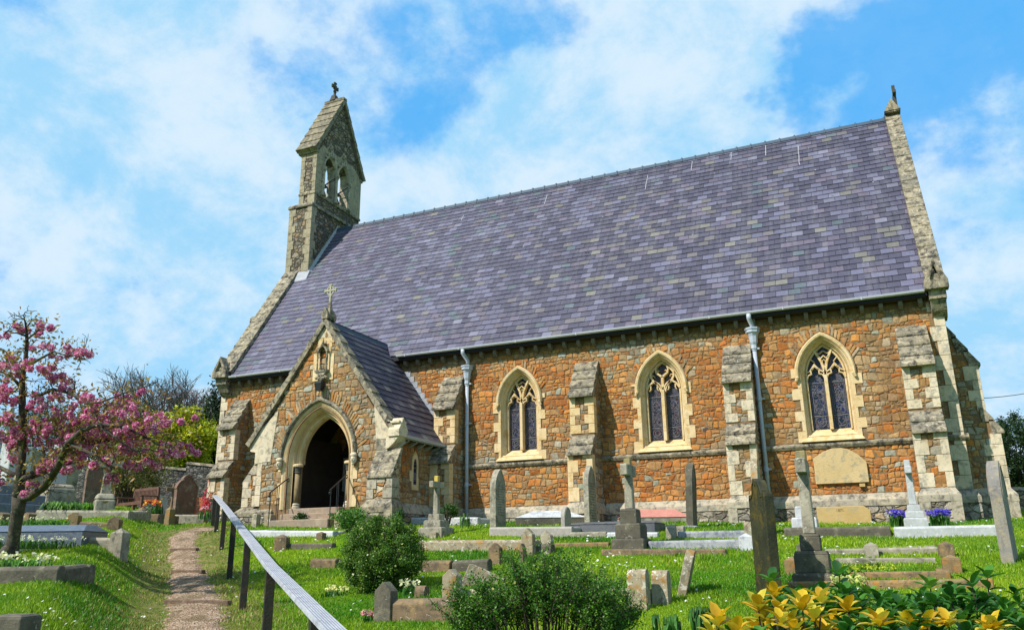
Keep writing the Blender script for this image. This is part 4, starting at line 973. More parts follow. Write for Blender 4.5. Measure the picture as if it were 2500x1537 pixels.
mb.build('gablet', M['ash'], porch, bevel=.008)
# porch gutter, pipe, rafters
mb = MB(); y = -11.14
mb.extrude([[(y+.07, 3.11), (y+.06, 3.03), (y, 3.0), (y-.06, 3.03), (y-.07, 3.11), (y-.055, 3.11), (y, 3.02), (y+.055, 3.11)]], 'XZ', PF+.25, YW-.45)
mb.build('gutter', M['gutter'], porch)
mb = MB(); mb.tube([(-11.14, PF+.34, 3.05), (-11.14, PF+.34, 2.93), (-11.25, PF+.30, 2.82), (-11.34, PF+.27, 2.72), (-11.34, PF+.27, 2.62)], .05, 10)
mb.lathe(-11.34, PF+.27, [(.05, 2.5), (.075, 2.62), (.075, 2.66)], 10); mb.tube([(-11.34, PF+.27, 2.64), (-11.35, PF+.3, 1.3)], .042, 10); mb.build('downpipe', M['pipe'], porch, smooth=True)
pr0 = None
for i in range(6):
    yy = PF+.62+i*.42
    if pr0 is None:
        mb = MB(); mb.extrude([[(-11.43, 2.86), (-11.43, 2.95), (-11.18, 3.03), (-11.18, 2.98)]], 'XZ', yy, yy+.06); pr0 = mb.build('rafter_end', M['gutter'], porch); y00 = yy
    else: c = pr0.copy(); COL.objects.link(c); c.location = (0, yy-y00, 0)
# lancet in the east wall
LZ0, LZ1, LY = 1.86, 2.72, 19.28
mb = MB(); mb.extrude([arcpts(.165, LZ0-.08, 2.5, cof(.165, .32), LY, 8), arcpts(.085, LZ0+.06, 2.45, cof(.085, .17), LY, 8)[::-1]], 'YZ', PRr-.01, PRr+.02)
mb.box(PRr-.01, LY-.27, 2.0, PRr+.018, LY-.15, 2.28); mb.box(PRr-.01, LY+.15, LZ0-.08, PRr+.018, LY+.2, 2.1)
lw = mb.build('lancet_window', M['gold'], porch)
mb = MB(); mb.extrude([arcpts(.09, LZ0, 2.45, cof(.09, .18), LY, 8)], 'YZ', PRr+.001, PRr+.006); mb.build('glass', M['glassA'], lw)
# porch plinth
mb = MB()
mb.mi = 0; mb.box(PRr-.1, PF+.35, GB, PRr+.12, YW-.9, 1.15); mb.mi = 1
mb.hexa([(PRr-.1, PF+.3, 1.15), (PRr+.14, PF+.3, 1.15), (PRr+.14, YW-.88, 1.15), (PRr-.1, YW-.88, 1.15)], [(PRr-.1, PF+.3, 1.42), (PRr+.01, PF+.3, 1.42), (PRr+.01, YW-.88, 1.42), (PRr-.1, YW-.88, 1.42)])
mb.build('plinth', [M['greyr'], M['greyash']], porch)
# right buttress of the porch (faces south)
bx_0, bx_1, byf = -11.72, -11.02, 17.52
mb = MB(); mb.extrude([[(PF+.02, GB), (byf, GB), (byf, 2.02), (PF+.02, 2.62)]], 'YZ', bx_0, bx_1); pb = mb.build('buttress', M['tan'], porch)
mb = MB()
for i in range(4):
    t0, t1 = i/4, (i+1)/4; y0_, z0_ = PF+.0+(byf-.05-PF)*t0, 2.72+(2.0-2.72)*t0; y1_, z1_ = PF+(byf-.05-PF)*t1, 2.72+(2.0-2.72)*t1
    mb.extrude([[(y0_+.1, z0_), (y0_, z0_), (y1_-.015, z1_+.015), (y1_-.015, z1_-.04), (y1_+.1, z1_-.04)]], 'YZ', bx_0-.02, bx_1+.02)
mb.box(bx_0-.018, PF-.042, 2.7, bx_0+.28, PF+.1, 3.0)
mb.build('weathering', M['cap'], pb, bevel=.006)
mb = MB(); quoins(mb, bx_0, 1, byf, 1.46, 1.96, (.18, .26), .25, seed=3, back=.3); quoins(mb, bx_1, -1, byf, 1.46, 1.96, (.24, .14), .25, seed=5, back=.3); mb.box(bx_0+.2, byf-.013, 1.84, bx_1-.2, byf+.1, 1.97); mb.build('quoins', M['greyash'], pb, bevel=.006)
mb = MB(); mb.mi = 0; mb.box(bx_0-.1, byf-.13, GB, bx_1+.1, PF-.02, 1.12); mb.mi = 1; mb.box(bx_0-.12, byf-.15, 1.122, bx_1+.12, PF-.0, 1.25)
mb.hexa([(bx_0-.118, byf-.148, 1.25), (bx_1+.118, byf-.148, 1.25), (bx_1+.118, PF, 1.25), (bx_0-.118, PF, 1.25)], [(bx_0, byf, 1.46), (bx_1, byf, 1.46), (bx_1, PF, 1.46), (bx_0, PF, 1.46)])
mb.box(bx_0-.115, byf-.145, GB, bx_0+.12, byf, 1.12); mb.box(bx_1-.12, byf-.145, GB, bx_1+.115, byf, 1.12); mb.build('plinth', [M['greyr'], M['cap']], pb)
# left buttress of the porch (faces west, seen from its side)
ya, yb = PF+.1, PF+.6
mb = MB(); mb.extrude([[(PL+.1, GB), (-16.12, GB), (-16.12, 2.12), (PL+.1, 3.02)]], 'XZ', ya, yb); mb.col = (.25, .17, .1); masonry(mb, -16.0, PL+.1, 1.42, 2.95, ya, stonecol(lambda x, z: -1.1), 43, clip=[(-16.1, 1.4), (PL+.1, 1.4), (PL+.1, 2.95), (-16.1, 2.1)])
lb = mb.build('buttress', [M['mortar'], M['stones']], porch)
mb = MB()
for i in range(4):
    t0, t1 = i/4, (i+1)/4; X0, Z0 = PL+.05+(-16.22-PL)*t0, 3.08-1.0*t0; X1, Z1 = PL+.05+(-16.22-PL)*t1, 3.08-1.0*t1
    mb.extrude([[(X0+.1, Z0), (X0, Z0), (X1, Z1+.02), (X1, Z1-.04), (X1+.3, Z1-.04)]], 'XZ', ya-.025, yb+.02)
mb.build('weathering', M['greyash'], lb, bevel=.005)
mb = MB(); quoins(mb, -16.12, 1, ya, 1.42, 2.12, (.2, .3), .27, seed=3); quoins(mb, PL, -1, PF, 1.42, 2.9, (.25, .15), .3, seed=9); mb.build('quoins', M['ash'], lb, bevel=.006)
mb = MB(); mb.mi = 0; mb.box(-16.24, PF-.08, GB, -14.95, yb, 1.16); mb.mi = 1; mb.box(-16.26, PF-.10, 1.162, -14.95, yb, 1.26)
mb.hexa([(-16.258, PF-.098, 1.26), (-14.95, PF-.098, 1.26), (-14.95, yb, 1.26), (-16.258, yb, 1.26)], [(-16.13, ya-.01, 1.42), (-15.05, ya-.01, 1.42), (-15.05, yb, 1.42), (-16.13, yb, 1.42)])
mb.box(-16.245, PF-.085, GB, -16.0, PF+.2, 1.16)
mb.build('plinth', [M['greyr'], M['cap']], lb)
# niche over the door
nx = pcx+.0
mb = MB(); 
for (x0_, x1_, z0_, z1_) in [(nx-.20, nx-.11, 4.95, 5.92), (nx+.17, nx+.27, 4.95, 5.92), (nx-.20, nx+.27, 5.74, 5.92), (nx-.32, nx-.11, 4.72, 5.50), (nx+.17, nx+.36, 4.80, 5.45), (nx-.32, nx+.36, 4.72, 4.98)]:
    mb.box(x0_, PF-.02-.001*len(mb.f)/6, z0_, x1_, PF+.04, z1_)
ni = mb.build('niche', M['gold'], porch)
mb = MB(); mb.box(nx-.11, PF-.004, 4.98, nx+.17, PF+.03, 5.74); mb.build('recess', M['wood_dark'], ni)
mb = MB(); mb.tube([(nx-.12, PF-.11, 5.0), (nx-.12, PF-.11, 5.5)], .022, 8); mb.tube([(nx+.18, PF-.11, 5.0), (nx+.18, PF-.11, 5.5)], .022, 8)
mb.box(nx-.17, PF-.16, 4.93, nx+.23, PF+.0, 4.99); mb.extrude([[(nx-.16, 4.93), (nx+.22, 4.93), (nx+.12, 4.84), (nx-.06, 4.84)]], 'XZ', PF-.14, PF)
for a in range(9): t = a/8; mb.ball((nx-.14+.34*t, PF-.1, 4.78+.02*math.sin(a*2)), .045, 6)
mb.ball((nx+.03, PF-.08, 4.72), .07, 6)
mb.build('corbel', M['cap'], ni)
mb = MB(); mb.ribbon([(nx-.13, 5.5), (nx-.08, 5.60), (nx+.0, 5.66), (nx+.03, 5.76)], [.05, .05, .04, .02], 'XZ', PF-.14, PF-.02); mb.ribbon([(nx+.19, 5.5), (nx+.14, 5.60), (nx+.06, 5.66), (nx+.03, 5.76)], [.05, .05, .04, .02], 'XZ', PF-.14, PF-.02)
for x in (nx-.15, nx+.21):
    for q in range(4): mb.ball((x, PF-.09, 5.52+.06*q), .03-.004*q, 5)
for q in range(3): mb.ball((nx+.03, PF-.09, 5.77+.055*q), .035-.008*q, 5)
mb.build('canopy', M['cap'], ni)
mb = MB(); lx = nx+.04; mb.frustum(lx, PF-.16, 4.40, 4.60, .07, .06, .11, .09); mb.frustum(lx, PF-.16, 4.60, 4.66, .12, .10, .05, .05); mb.box(lx-.02, PF-.16, 4.62, lx+.02, PF, 4.67)
for q in (-1, 1): mb.tube([(lx+q*.07, PF-.22, 4.4), (lx+q*.11, PF-.25, 4.6)], .008, 4)
mb.build('lantern', M['black'], porch)
# stepped lead flashing where the porch roof meets the nave wall
mb = MB()
for i in range(13):
    s = .1+i*.22; x = -11.18-pux*s; z = 3.12+puz*s; mb.box(x-.14, YW-.02, z-.02, x+.13, YW-.006, z+.17)
mb.build('flashing', M['sheet_lead'], pr)
# ---------------------------------------------------------------- the ground sheet
xs = np.concatenate([np.linspace(-600, -60, 10), np.linspace(-50, -26, 13), np.arange(-25, 8.01, .2), np.linspace(9, 30, 10), np.linspace(60, 600, 8)])
ys = np.concatenate([np.linspace(-200, -10, 6), np.arange(-4, 22.01, .2), np.linspace(22.5, 60, 26), np.linspace(80, 600, 8)])
XX, YY = np.meshgrid(xs, ys)
# tread centre line of the gravel path, from the photograph's picture columns
PATHPX = [(478, 1545, 400, 565), (475, 1500, 402, 548), (473, 1471, 409, 537), (462, 1430, 418, 512), (456, 1396, 422, 491), (452, 1370, 421, 484), (450, 1342, 420, 481), (448, 1320, 417, 480), (452, 1303, 420, 484), (470, 1294, 440, 506), (500, 1288, 470, 540)]
PC = []
for c, y, a, b_ in PATHPX:
    p, q = hit(a, y), hit(b_, y); PC.append(((p+q)/2, np.linalg.norm((q-p)[:2])/2))
d0 = PC[0][0]-PC[2][0]; PC = [(PC[0][0]+d0*1.6, PC[0][1]*1.1)] + PC
c0 = np.array([p[0][:2] for p in PC])
def pdist(x, y):
    """distance to the path centre line"""
    best = np.full(np.shape(x), 1e9)
    for i in range(len(c0)-1):
        a, c = c0[i], c0[i+1]; d = c-a; L = d@d
        t = np.clip(((x-a[0])*d[0]+(y-a[1])*d[1])/L, 0, 1); best = np.minimum(best, np.hypot(x-a[0]-t*d[0], y-a[1]-t*d[1]))
    return best
ZZ = ground(XX, YY)
ZZ = ZZ + .015*np.sin(XX*2.1+YY*.7)*np.cos(YY*1.7-XX*.6)*(np.abs(XX) < 30) - .02
nx_, ny_ = len(xs), len(ys)
V = np.stack([XX.ravel(), YY.ravel(), ZZ.ravel()], 1); I = np.arange(nx_*ny_).reshape(ny_, nx_)
F = np.stack([I[:-1, :-1].ravel(), I[:-1, 1:].ravel(), I[1:, 1:].ravel(), I[1:, :-1].ravel()], 1)
m, b, bs = new_mat('turf', .95, .1); p = coords(b, True)
a = b.noise(p, .55, 5, .6).outputs[0]; c = b.noise(p, 3.2, 5, .65).outputs[0]; g = b.noise(p, 45, 4, .7).outputs[0]
col = b.mix(b.smooth(a, .38, .62), (.09, .25, .004), (.20, .33, .006)); col = b.mix(b.smooth(c, .5, .68), col, (.16, .19, .02))
col = b.mix(b.smooth(b.noise(p, 1.3, 6, .7).outputs[0], .62, .72), col, (.22, .17, .06))
wr = b.n('ShaderNodeVertexColor', layer_name='tint').outputs[0]
wv = b.n('ShaderNodeSeparateColor', i={0: wr}).outputs[0]
wk = b.smooth(b.math('ADD', wv, b.math('MULTIPLY', b.math('SUBTRACT', c, .5), .9)), .35, .62)
col = b.mix(b.math('MULTIPLY', wk, .75), col, b.mix(b.smooth(b.noise(p, 7, 6, .7).outputs[0], .4, .6), (.13, .15, .03), (.34, .26, .12)))
col = b.mix(.6, col, b.mix(b.smooth(g, .25, .75), (.2, .2, .2), (.8, .8, .8)), 'OVERLAY')
link(b, col, bs.inputs['Base Color']); bump(b, bs, b.math('ADD', g, c), 1.0, .05)
M['turf'] = m
wear = np.exp(-(np.maximum(0, pdist(XX, YY)-.5)/.6)**2)*.72
wc = np.repeat(wear.ravel()[:, None], 3, 1)
tag(raw_mesh('ground', V, F, m, col=wc), kind='structure')
# gravel path, stepped with timber risers
m, b, bs = new_mat('gravel', .95, .15); p = coords(b, True)
v = b.vor(p, 42); c_ = b.n('ShaderNodeSeparateColor', i={0: v.outputs['Color']})
col = b.ramp(c_.outputs[0], [(0, (.32, .21, .14)), (.3, (.46, .32, .22)), (.6, (.22, .14, .09)), (.8, (.58, .45, .33))], 'CONSTANT')
col = b.mix(b.smooth(b.noise(p, 2.6, 6, .7).outputs[0], .46, .64), col, (.22, .155, .09)); col = b.mix(b.smooth(b.noise(p, 4.6, 5, .7).outputs[0], .60, .68), col, (.09, .13, .02))
col = b.mix(.5, col, b.mix(b.noise(p, 14, 5, .7).outputs[0], (.2, .2, .2), (.8, .8, .8)), 'OVERLAY')
link(b, col, bs.inputs['Base Color']); bump(b, bs, v.outputs['Distance'], 1.0, .03)
RIS = []
for (a, b2, y) in [(404, 562, 1472), (421, 497, 1396.5), (418, 482, 1342.5)]:
    RIS.append((hit(a, y), hit(b2, y)))
V = []; F = []; rr = random.Random(1); N = 160; K = 13
tl = np.concatenate([[0], np.cumsum(np.linalg.norm(np.diff(c0, axis=0), axis=1))]); T_ = np.linspace(0, tl[-1], N)
cx_ = np.interp(T_, tl, c0[:, 0]); cy_ = np.interp(T_, tl, c0[:, 1]); hw_ = np.interp(T_, tl, [q[1] for q in PC])
for i in range(N):
    j = min(i+1, N-1); k = max(i-1, 0); d = np.array([cx_[j]-cx_[k], cy_[j]-cy_[k]]); d /= np.linalg.norm(d); nrm = np.array([-d[1], d[0]])
    e1, e2 = rr.uniform(-.13, .13), rr.uniform(-.13, .13)
    for q in range(K):
        t = q/(K-1)*2-1; w = hw_[i]*.84+(e1 if t < 0 else e2)*abs(t); x = cx_[i]-nrm[0]*w*t; y = cy_[i]-nrm[1]*w*t
        V.append((x, y, gz(x, y)+.012-.05*abs(t)**4+rr.uniform(-.004, .006)))
for i in range(N-1):
    for q in range(K-1): F.append((i*K+q, i*K+q+1, (i+1)*K+q+1, (i+1)*K+q))
tag(raw_mesh('path', V, F, m), kind='structure')
M['sleeper'] = stone('weathered_sleeper', (.20, .13, .085), (.12, .08, .055), (.28, .19, .13), dark=.5, sc=2)
for i, (a, c) in enumerate(RIS):
    d = c-a; L = np.linalg.norm(d[:2]); d = d/np.linalg.norm(d); n_ = np.array([-d[1], d[0], 0])
    mb = MB(); z = (a[2]+c[2])/2
    q = [a-n_*.05, c-n_*.05, c+n_*.05, a+n_*.05]
    mb.hexa([(p_[0], p_[1], z-.14) for p_ in q], [(p_[0], p_[1], z+.05) for p_ in q])
    o = mb.build('step_riser', M['sleeper'], None, bevel=.008)
    tag(o, ['timber riser across the gravel path nearest the camera, the widest one', 'narrow timber riser across the gravel path, middle of the three', 'timber riser farthest up the gravel path, just below the rail end'][i], 'step', 'timber risers in the gravel path')

# stone steps up to the porch
st = root('porch_steps', (-13.4, 17.2, .9), 'three worn brown stone steps leading up into the church porch', 'steps')
for (xa, xb, y0, z1) in [(-14.28, -12.50, 17.0, .99), (-14.24, -12.66, 17.3, 1.15), (-14.24, -12.62, 17.6, 1.305)]:
    mb = MB(); mb.box(xa, y0, .3, xb, PF-.03, z1); mb.build('step', M['floor'], st, bevel=.015)
rails = []
for i, (xa, za, xt) in enumerate([(-14.33, .8, -14.44), (-12.45, .75, -12.57)]):
    t = root('stair_handrail', (xa, 17.0, .85), ['black iron handrail on the left of the porch steps', 'black iron handrail on the right of the porch steps'][i], 'handrail', 'iron handrails beside the porch steps')
    mb = MB(); pts = [(xa, 16.98, 1.6), (xa, 16.95, 1.66), (xa, 17.0, 1.70), (xt, 17.76, 2.10), (xt, 17.82, 2.11), (xt, 17.84, 2.06), (xt, 17.80, 2.03)]; mb.tube(pts, .017, 8); mb.ball((xa, 16.96, 1.6), .035, 8); mb.build('rail', M['black'], t)
    for (y, zt, zb) in [(17.0, 1.68, .8), (17.76, 2.08, 1.2)]:
        mb = MB(); x = xa+(xt-xa)*(y-17)/.76; mb.tube([(x, y, zb), (x, y, zt)], .013, 6); mb.build('post', M['black'], t)
    for y in (17.32, 17.40):
        mb = MB(); x = xa+(xt-xa)*(y-17)/.76; mb.tube([(x, y, 1.0), (x, y, 1.68+.53*(y-17))], .010, 6); mb.build('baluster', M['black'], t)

# ---------------------------------------------------------------- path rail
M['deck'] = stone('weathered_decking', (.42, .44, .50), (.52, .53, .58), (.34, .35, .40), dark=.15, sc=2, rough=.6, dirt=(.2, .19, .19))
M['deckline'] = plain('deck_groove', (.12, .12, .14), .8)
M['postpaint'] = stone('dark_stained_post', (.016, .022, .018), (.03, .025, .015), (.05, .035, .02), dark=.3, sc=2, rough=.7)
hr = root('path_handrail', (-8.64, 9.84, gz(-8.64, 9.84)), 'long handrail of pale grooved decking on dark posts climbing beside the gravel path', 'handrail')
tops = []
for px, py, dep in [(525.5, 1208.5, 21.8), (534.6, 1215, 20.5), (550, 1236, 18.1), (572, 1262, 14.9), (606, 1308.7, 11.8), (662, 1379, 8.6), (774, 1492, 5.7), (924, 1640, 3.9)]:
    tops.append(AX @ (np.array([(px-CX)/FPX, (py-CY)/FPX, 1])*dep))
tops = [np.array(t) for t in tops]
for i, t in enumerate(tops):
    g_ = gz(t[0], t[1]); d = (tops[min(i+1, 7)]-tops[max(i-1, 0)]); a = math.atan2(d[1], d[0]); s_, c_ = math.sin(a), math.cos(a); h = .047
    mb = MB(); q = [(t[0]+h*(u*c_-v*s_), t[1]+h*(u*s_+v*c_)) for u, v in ((-1, -1), (1, -1), (1, 1), (-1, 1))]
    mb.hexa([(x, y, g_-.1) for x, y in q], [(x, y, t[2]-.035) for x, y in q]); mb.build('post', M['postpaint'], hr, bevel=.004)
segs = [(0, 2), (2, 4), (4, 5), (5, 6), (6, 7)]
for (i, j) in segs:
    a, c = tops[i].copy(), tops[j].copy(); d = c-a; d = d/np.linalg.norm(d)
    n_ = np.cross(d, [0, 0, 1]); n_ /= np.linalg.norm(n_); u = np.cross(n_, d)
    if i == 0: a = a-d*.12
    mb = MB(); W_ = .066
    prof = []; n = 7
    for q in range(n):
        x0_ = -W_+2*W_*q/n; x1_ = -W_+2*W_*(q+1)/n; g2 = .0022
        prof += [(x0_+g2, .0), (x0_+g2+.001, .006), (x1_-g2-.001, .006), (x1_-g2, .0)]
    prof += [(W_, -.03), (-W_, -.03)]
    b_ = len(mb.v); k = len(prof)
    P0, P1 = a-d*.008, c-d*.006
    mb.v += [tuple(P0+n_*x+u*y) for x, y in prof] + [tuple(P1+n_*x+u*y) for x, y in prof]
    for q in range(k): mb.face([b_+q, b_+(q+1) % k, b_+k+(q+1) % k, b_+k+q])
    mb.face([b_+q for q in range(k)]); mb.face([b_+k+q for q in range(k)][::-1])
    mb.mi = 1
    for q in range(1, n):
        x0_ = -W_+2*W_*q/n; A_, B_ = P0+u*.0045, P1+u*.0045
        mb.add([A_+n_*(x0_-.0035), A_+n_*(x0_+.0035), B_+n_*(x0_+.0035), B_+n_*(x0_-.0035)], [(0, 1, 2, 3)])
    mb.build('rail', [M['deck'], M['deckline']], hr)
# ---------------------------------------------------------------- graves
M['lime'] = stone('grey_limestone', (.40, .36, .27), (.30, .275, .21), (.46, .42, .32), lich=(.56, .54, .45), lamt=.1, dark=.75)
M['limedark'] = stone('dark_grey_stone', (.16, .14, .10), (.10, .09, .065), (.21, .19, .13), lich=(.36, .35, .28), lamt=.05, dark=.8)
M['brown'] = stone('brown_sandstone', (.27, .18, .10), (.18, .12, .07), (.33, .22, .10), lich=(.46, .43, .32), lamt=.12, dark=.85)
M['lichen'] = stone('lichened_sandstone', (.36, .29, .18), (.42, .37, .26), (.42, .22, .06), lich=(.60, .57, .48), lamt=.45, dark=.8)
M['orange'] = stone('orange_lichened_kerb', (.36, .22, .09), (.27, .19, .09), (.44, .20, .04), lich=(.30, .28, .2), lamt=.2, dark=.8)
M['mossy'] = stone('mossy_dark_stone', (.034, .036, .018), (.06, .056, .02), (.11, .08, .014), lich=(.14, .14, .09), lamt=-.2, dark=.7, dirt=(.012, .014, .008), rough=.6)
M['gran'] = stone('silver_granite', (.52, .53, .53), (.44, .46, .46), (.60, .61, .60), dark=.15, sc=3, rough=.5)
M['grandark'] = stone('speckled_grey_granite', (.36, .33, .29), (.42, .38, .33), (.46, .42, .38), dark=.25, sc=3, rough=.6)
M['pink'] = stone('pink_granite', (.62, .27, .22), (.56, .24, .20), (.66, .32, .26), dark=.08, sc=3, rough=.45)
M['blue'] = stone('blue_grey_granite', (.10, .12, .17), (.13, .16, .21), (.08, .09, .14), dark=.1, sc=3, rough=.3, spec=.6)
M['marble'] = stone('white_marble', (.66, .66, .66), (.58, .59, .60), (.48, .50, .53), dark=.6, dirt=(.18, .19, .22), rough=.5)
M['wmarble'] = stone('weathered_marble', (.46, .46, .45), (.36, .37, .38), (.24, .26, .31), dark=.9, dirt=(.10, .11, .15))
M['slab'] = stone('dark_slate_slab', (.10, .105, .12), (.14, .145, .16), (.08, .085, .10), dark=.2, rough=.5)
M['polish'] = plain('polished_black_granite', (.05, .05, .06), .15, .8, var=.05, bst=.02)
M['sandy'] = stone('smooth_sandstone', (.50, .34, .13), (.54, .38, .17), (.44, .34, .18), dark=.12, dirt=(.25, .18, .08))
M['tabl'] = stone('sandstone_tablet', (.58, .42, .20), (.62, .46, .24), (.42, .35, .21), lich=(.30, .26, .17), lamt=.15, dark=.2, dirt=(.18, .16, .1))
M['redst'] = stone('red_brown_stone', (.24, .14, .10), (.19, .12, .09), (.30, .24, .18), dark=.6)
M['yell'] = stone('yellow_lichened_stone', (.62, .44, .08), (.50, .38, .10), (.40, .35, .20), dark=.3)
M['ochre'] = stone('ochre_lichened_stone', (.40, .30, .10), (.30, .26, .13), (.36, .33, .24), dark=.5)
def outline(kind, w, h):
    h2 = w/2
    if kind == 'lancet': return arcpts(h2, 0, h*.64, cof(h2, h*.36), 0, 8)
    if kind == 'round': return [(-h2, 0)]+[(-h2*math.cos(t), h-h2+h2*math.sin(t)) for t in np.linspace(0, math.pi, 13)]+[(h2, 0)]
    if kind == 'gable': return [(-h2, 0), (-h2, h*.82), (0, h), (h2, h*.82), (h2, 0)]
    if kind == 'tri': return [(-h2, 0), (-h2, h*.8), (0, h), (h2, h*.8), (h2, 0)]
    if kind == 'shoulder':
        a = [(-h2, 0), (-h2, h*.62), (-h2*1.06, h*.64), (-h2*1.02, h*.70), (-h2*.86, h*.78), (-h2*.66, h*.84), (-h2*.50, h*.86), (-h2*.46, h*.92), (-h2*.26, h*.98)]
        return a+[(0, h)]+[(-x, z) for x, z in a[::-1]]
    if kind == 'scroll':
        a = [(-h2, 0), (-h2, h*.83), (-h2*.97, h*.86), (-h2*.6, h*.862), (-h2*.56, h*.885), (-h2*.42, h*.93), (-h2*.28, h*.965), (-h2*.1, h*.985)]
        return a+[(h2*.02, h*.972), (h2*.1, h*.995), (h2*.3, h*1.0), (h2*.42, h*.97), (h2*.48, h*.90), (h2*.6, h*.862), (h2*.97, h*.86), (h2, h*.83), (h2, 0)]
def base_pt(px, py, dep=None):
    if dep is None: return hit(px, py)
    p = ray(px, py); return p/FPX*dep
def metre(P): return depth(P)/FPX
def ground_root(name, P, label, cat, group=None, rz=0.0):
    return root(name, (P[0], P[1], P[2]), label, cat, group, rz)
def tilt(o, lean, dirx=0.0):
    o.rotation_euler[0] = R(dirx); o.rotation_euler[1] = R(lean)
def headstone(px, py, hpx, w, t, kind, mat, label, lean=0, rz=0, leany=0, plinth=None, border=True, dep=None, group='headstones standing among the graves', lines=0):
    P = base_pt(px, py, dep); h = hpx*metre(P)/.965; T = ground_root('headstone', P, label, 'headstone', group, R(rz)); tilt(T, lean, leany)
    z0 = 0
    if plinth:
        mb = MB(); mb.box(-t*.5-plinth[0], -w/2-plinth[0], -.15, t*.5+plinth[0], w/2+plinth[0], plinth[1]); mb.build('base', M[plinth[2] if len(plinth) > 2 else mat], T, world=False, bevel=.012); z0 = plinth[1]
    mb = MB(); ol = [(y, z+z0-(.4 if z == 0 else 0)) for y, z in outline(kind, w, h-z0)]
    mb.extrude([ol], 'YZ', -t/2, t/2); s = mb.build('slab', M[mat], T, world=False, bevel=.010, seg=2)
    if border:
        mb = MB(); cz = z0+(h-z0)*.5; k = .86
        q = [(y*k, cz+(z-cz)*.92) for y, z in ol[1:-1]]
        for sg in (-1, 1): mb.ribbon(q, .018, 'YZ', sg*t/2-.004, sg*(t/2+.010))
        mb.build('moulding', M[mat], s, world=False)
    if lines:
        mb = MB(); r = random.Random(int(px))
        for i in range(lines):
            z = z0+(h-z0)*(.68-.045*i); y = -w*.32
            while y < w*.30:
                l = r.uniform(.012, .03); mb.box(t/2+.0005, y, z, t/2+.002, y+l, z+.016); y += l+r.uniform(.006, .018)
        mb.build('inscription', M['limedark'], s, world=False)
    return T
def gravecross(px, py, hpx, steps, mat, label, sh=.085, armw=None, armt=None, dep=None, lean=0, rz=0, taper=.8, armz=.76, bmat=None, group='stone crosses standing over graves', leany=0, hmat=None):
    """steps: list of (half width, height)"""
    P = base_pt(px, py, dep); h = hpx*metre(P)/.965; T = ground_root('stone_cross', P, label, 'cross', group, R(rz)); tilt(T, lean, leany)
    z = 0
    steps = [(a*.79, hh) for a, hh in steps]; sh = sh*.86
    for i, (a, hh) in enumerate(steps):
        mb = MB(); mb.frustum(0, 0, z-(.2 if i == 0 else 0), z+hh*.82, a, a, a, a); mb.frustum(0, 0, z+hh*.82, z+hh, a, a, a*.9, a*.9); mb.build('step', M[bmat or mat], T, world=False, bevel=.008); z += hh
    arm = armw or h*.17; at = armt or sh*.8; za = z+(h-z)*armz
    mb = MB(); mb.frustum(0, 0, z, za, sh, sh, sh*taper, sh*taper); mb.build('shaft', M[mat], T, world=False, bevel=.012); mb = MB(); mb.frustum(0, 0, za+at*.9, h, sh*taper, sh*taper, sh*taper*.97, sh*taper*.97); mb.build('head', M[hmat or mat], T, world=False, bevel=.012)
    mb = MB(); mb.box(-sh*taper-.004, -arm, za-at, sh*taper+.004, arm, za+at); mb.build('arms', M[mat], T, world=False, bevel=.012)
    return T
def beam(mb, x0, y0, z0, x1, y1, z1, wd, h, chamf=.25, sink=.16):
    """kerb stone lying on the ground between two points, with a chamfered top"""
    a = np.array([x0, y0]); c = np.array([x1, y1]); d = c-a; d = d/(np.linalg.norm(d) or 1); n = np.array([-d[1], d[0]])*wd/2; m = n*(1-chamf)
    def q(p, n_, z): return [(p[0]-n_[0], p[1]-n_[1], z), (p[0]+n_[0], p[1]+n_[1], z)]
    A0, A1 = q(a, n, z0-sink), q(a, n, z0+h*.78); A2 = q(a, m, z0+h); C0, C1, C2 = q(c, n, z1-sink), q(c, n, z1+h*.78), q(c, m, z1+h)
    pts = [A0[0], A0[1], A1[1], A2[1], A2[0], A1[0]]; pts2 = [C0[0], C0[1], C1[1], C2[1], C2[0], C1[0]]
    mb.add(pts+pts2, [tuple(range(5, -1, -1)), tuple(range(6, 12))]+[(i, (i+1) % 6, 6+(i+1) % 6, 6+i) for i in range(6)])
def ends(pa, pb, dep):
    if dep is None:
        A, C = hit(*pa), hit(*pb); y = (A[1]+C[1])/2; return onY(*pa, y), onY(*pb, y)
    return base_pt(*pa, dep), base_pt(*pb, dep)
def kerb(pa, pb, hpx, mat, label, wd=.14, back=.85, posts=None, dep=None, group='stone kerbs round graves', sides=(1, 1), name='grave_surround', cat='grave surround', chamf=.25):
    """kerb set: front stone from picture point pa to pb; back = depth of the plot away from the camera"""
    A, C = ends(pa, pb, dep); d = C-A; rz = math.atan2(d[1], d[0]); L = math.hypot(d[0], d[1]); c = (A+C)/2; h = hpx*metre(c)/.96
    T = root(name, tuple(c), label, cat, group, rz); za, zc = A[2]-c[2], C[2]-c[2]
    mb = MB(); beam(mb, -L/2, wd/2, za, L/2, wd/2, zc, wd, h, chamf); mb.build('kerb_stone', M[mat], T, world=False, bevel=.01)
    if back:
        q = c+np.array([-math.sin(rz), math.cos(rz), 0])*back; zb = .3*max(0, gz(q[0], q[1])-c[2])
        mb = MB(); beam(mb, -L/2, back, zb+za, L/2, back, zb+zc, wd, h*.85, chamf); mb.build('kerb_stone', M[mat], T, world=False, bevel=.01)
        for k, (x, z) in enumerate(((-L/2+wd/2, za), (L/2-wd/2, zc))):
            if sides[k]: mb = MB(); beam(mb, x, wd*1.01, z, x, back-wd*.51, zb+z-.01, wd, h*.93, chamf); mb.build('kerb_stone', M[mat], T, world=False, bevel=.01)
    return T
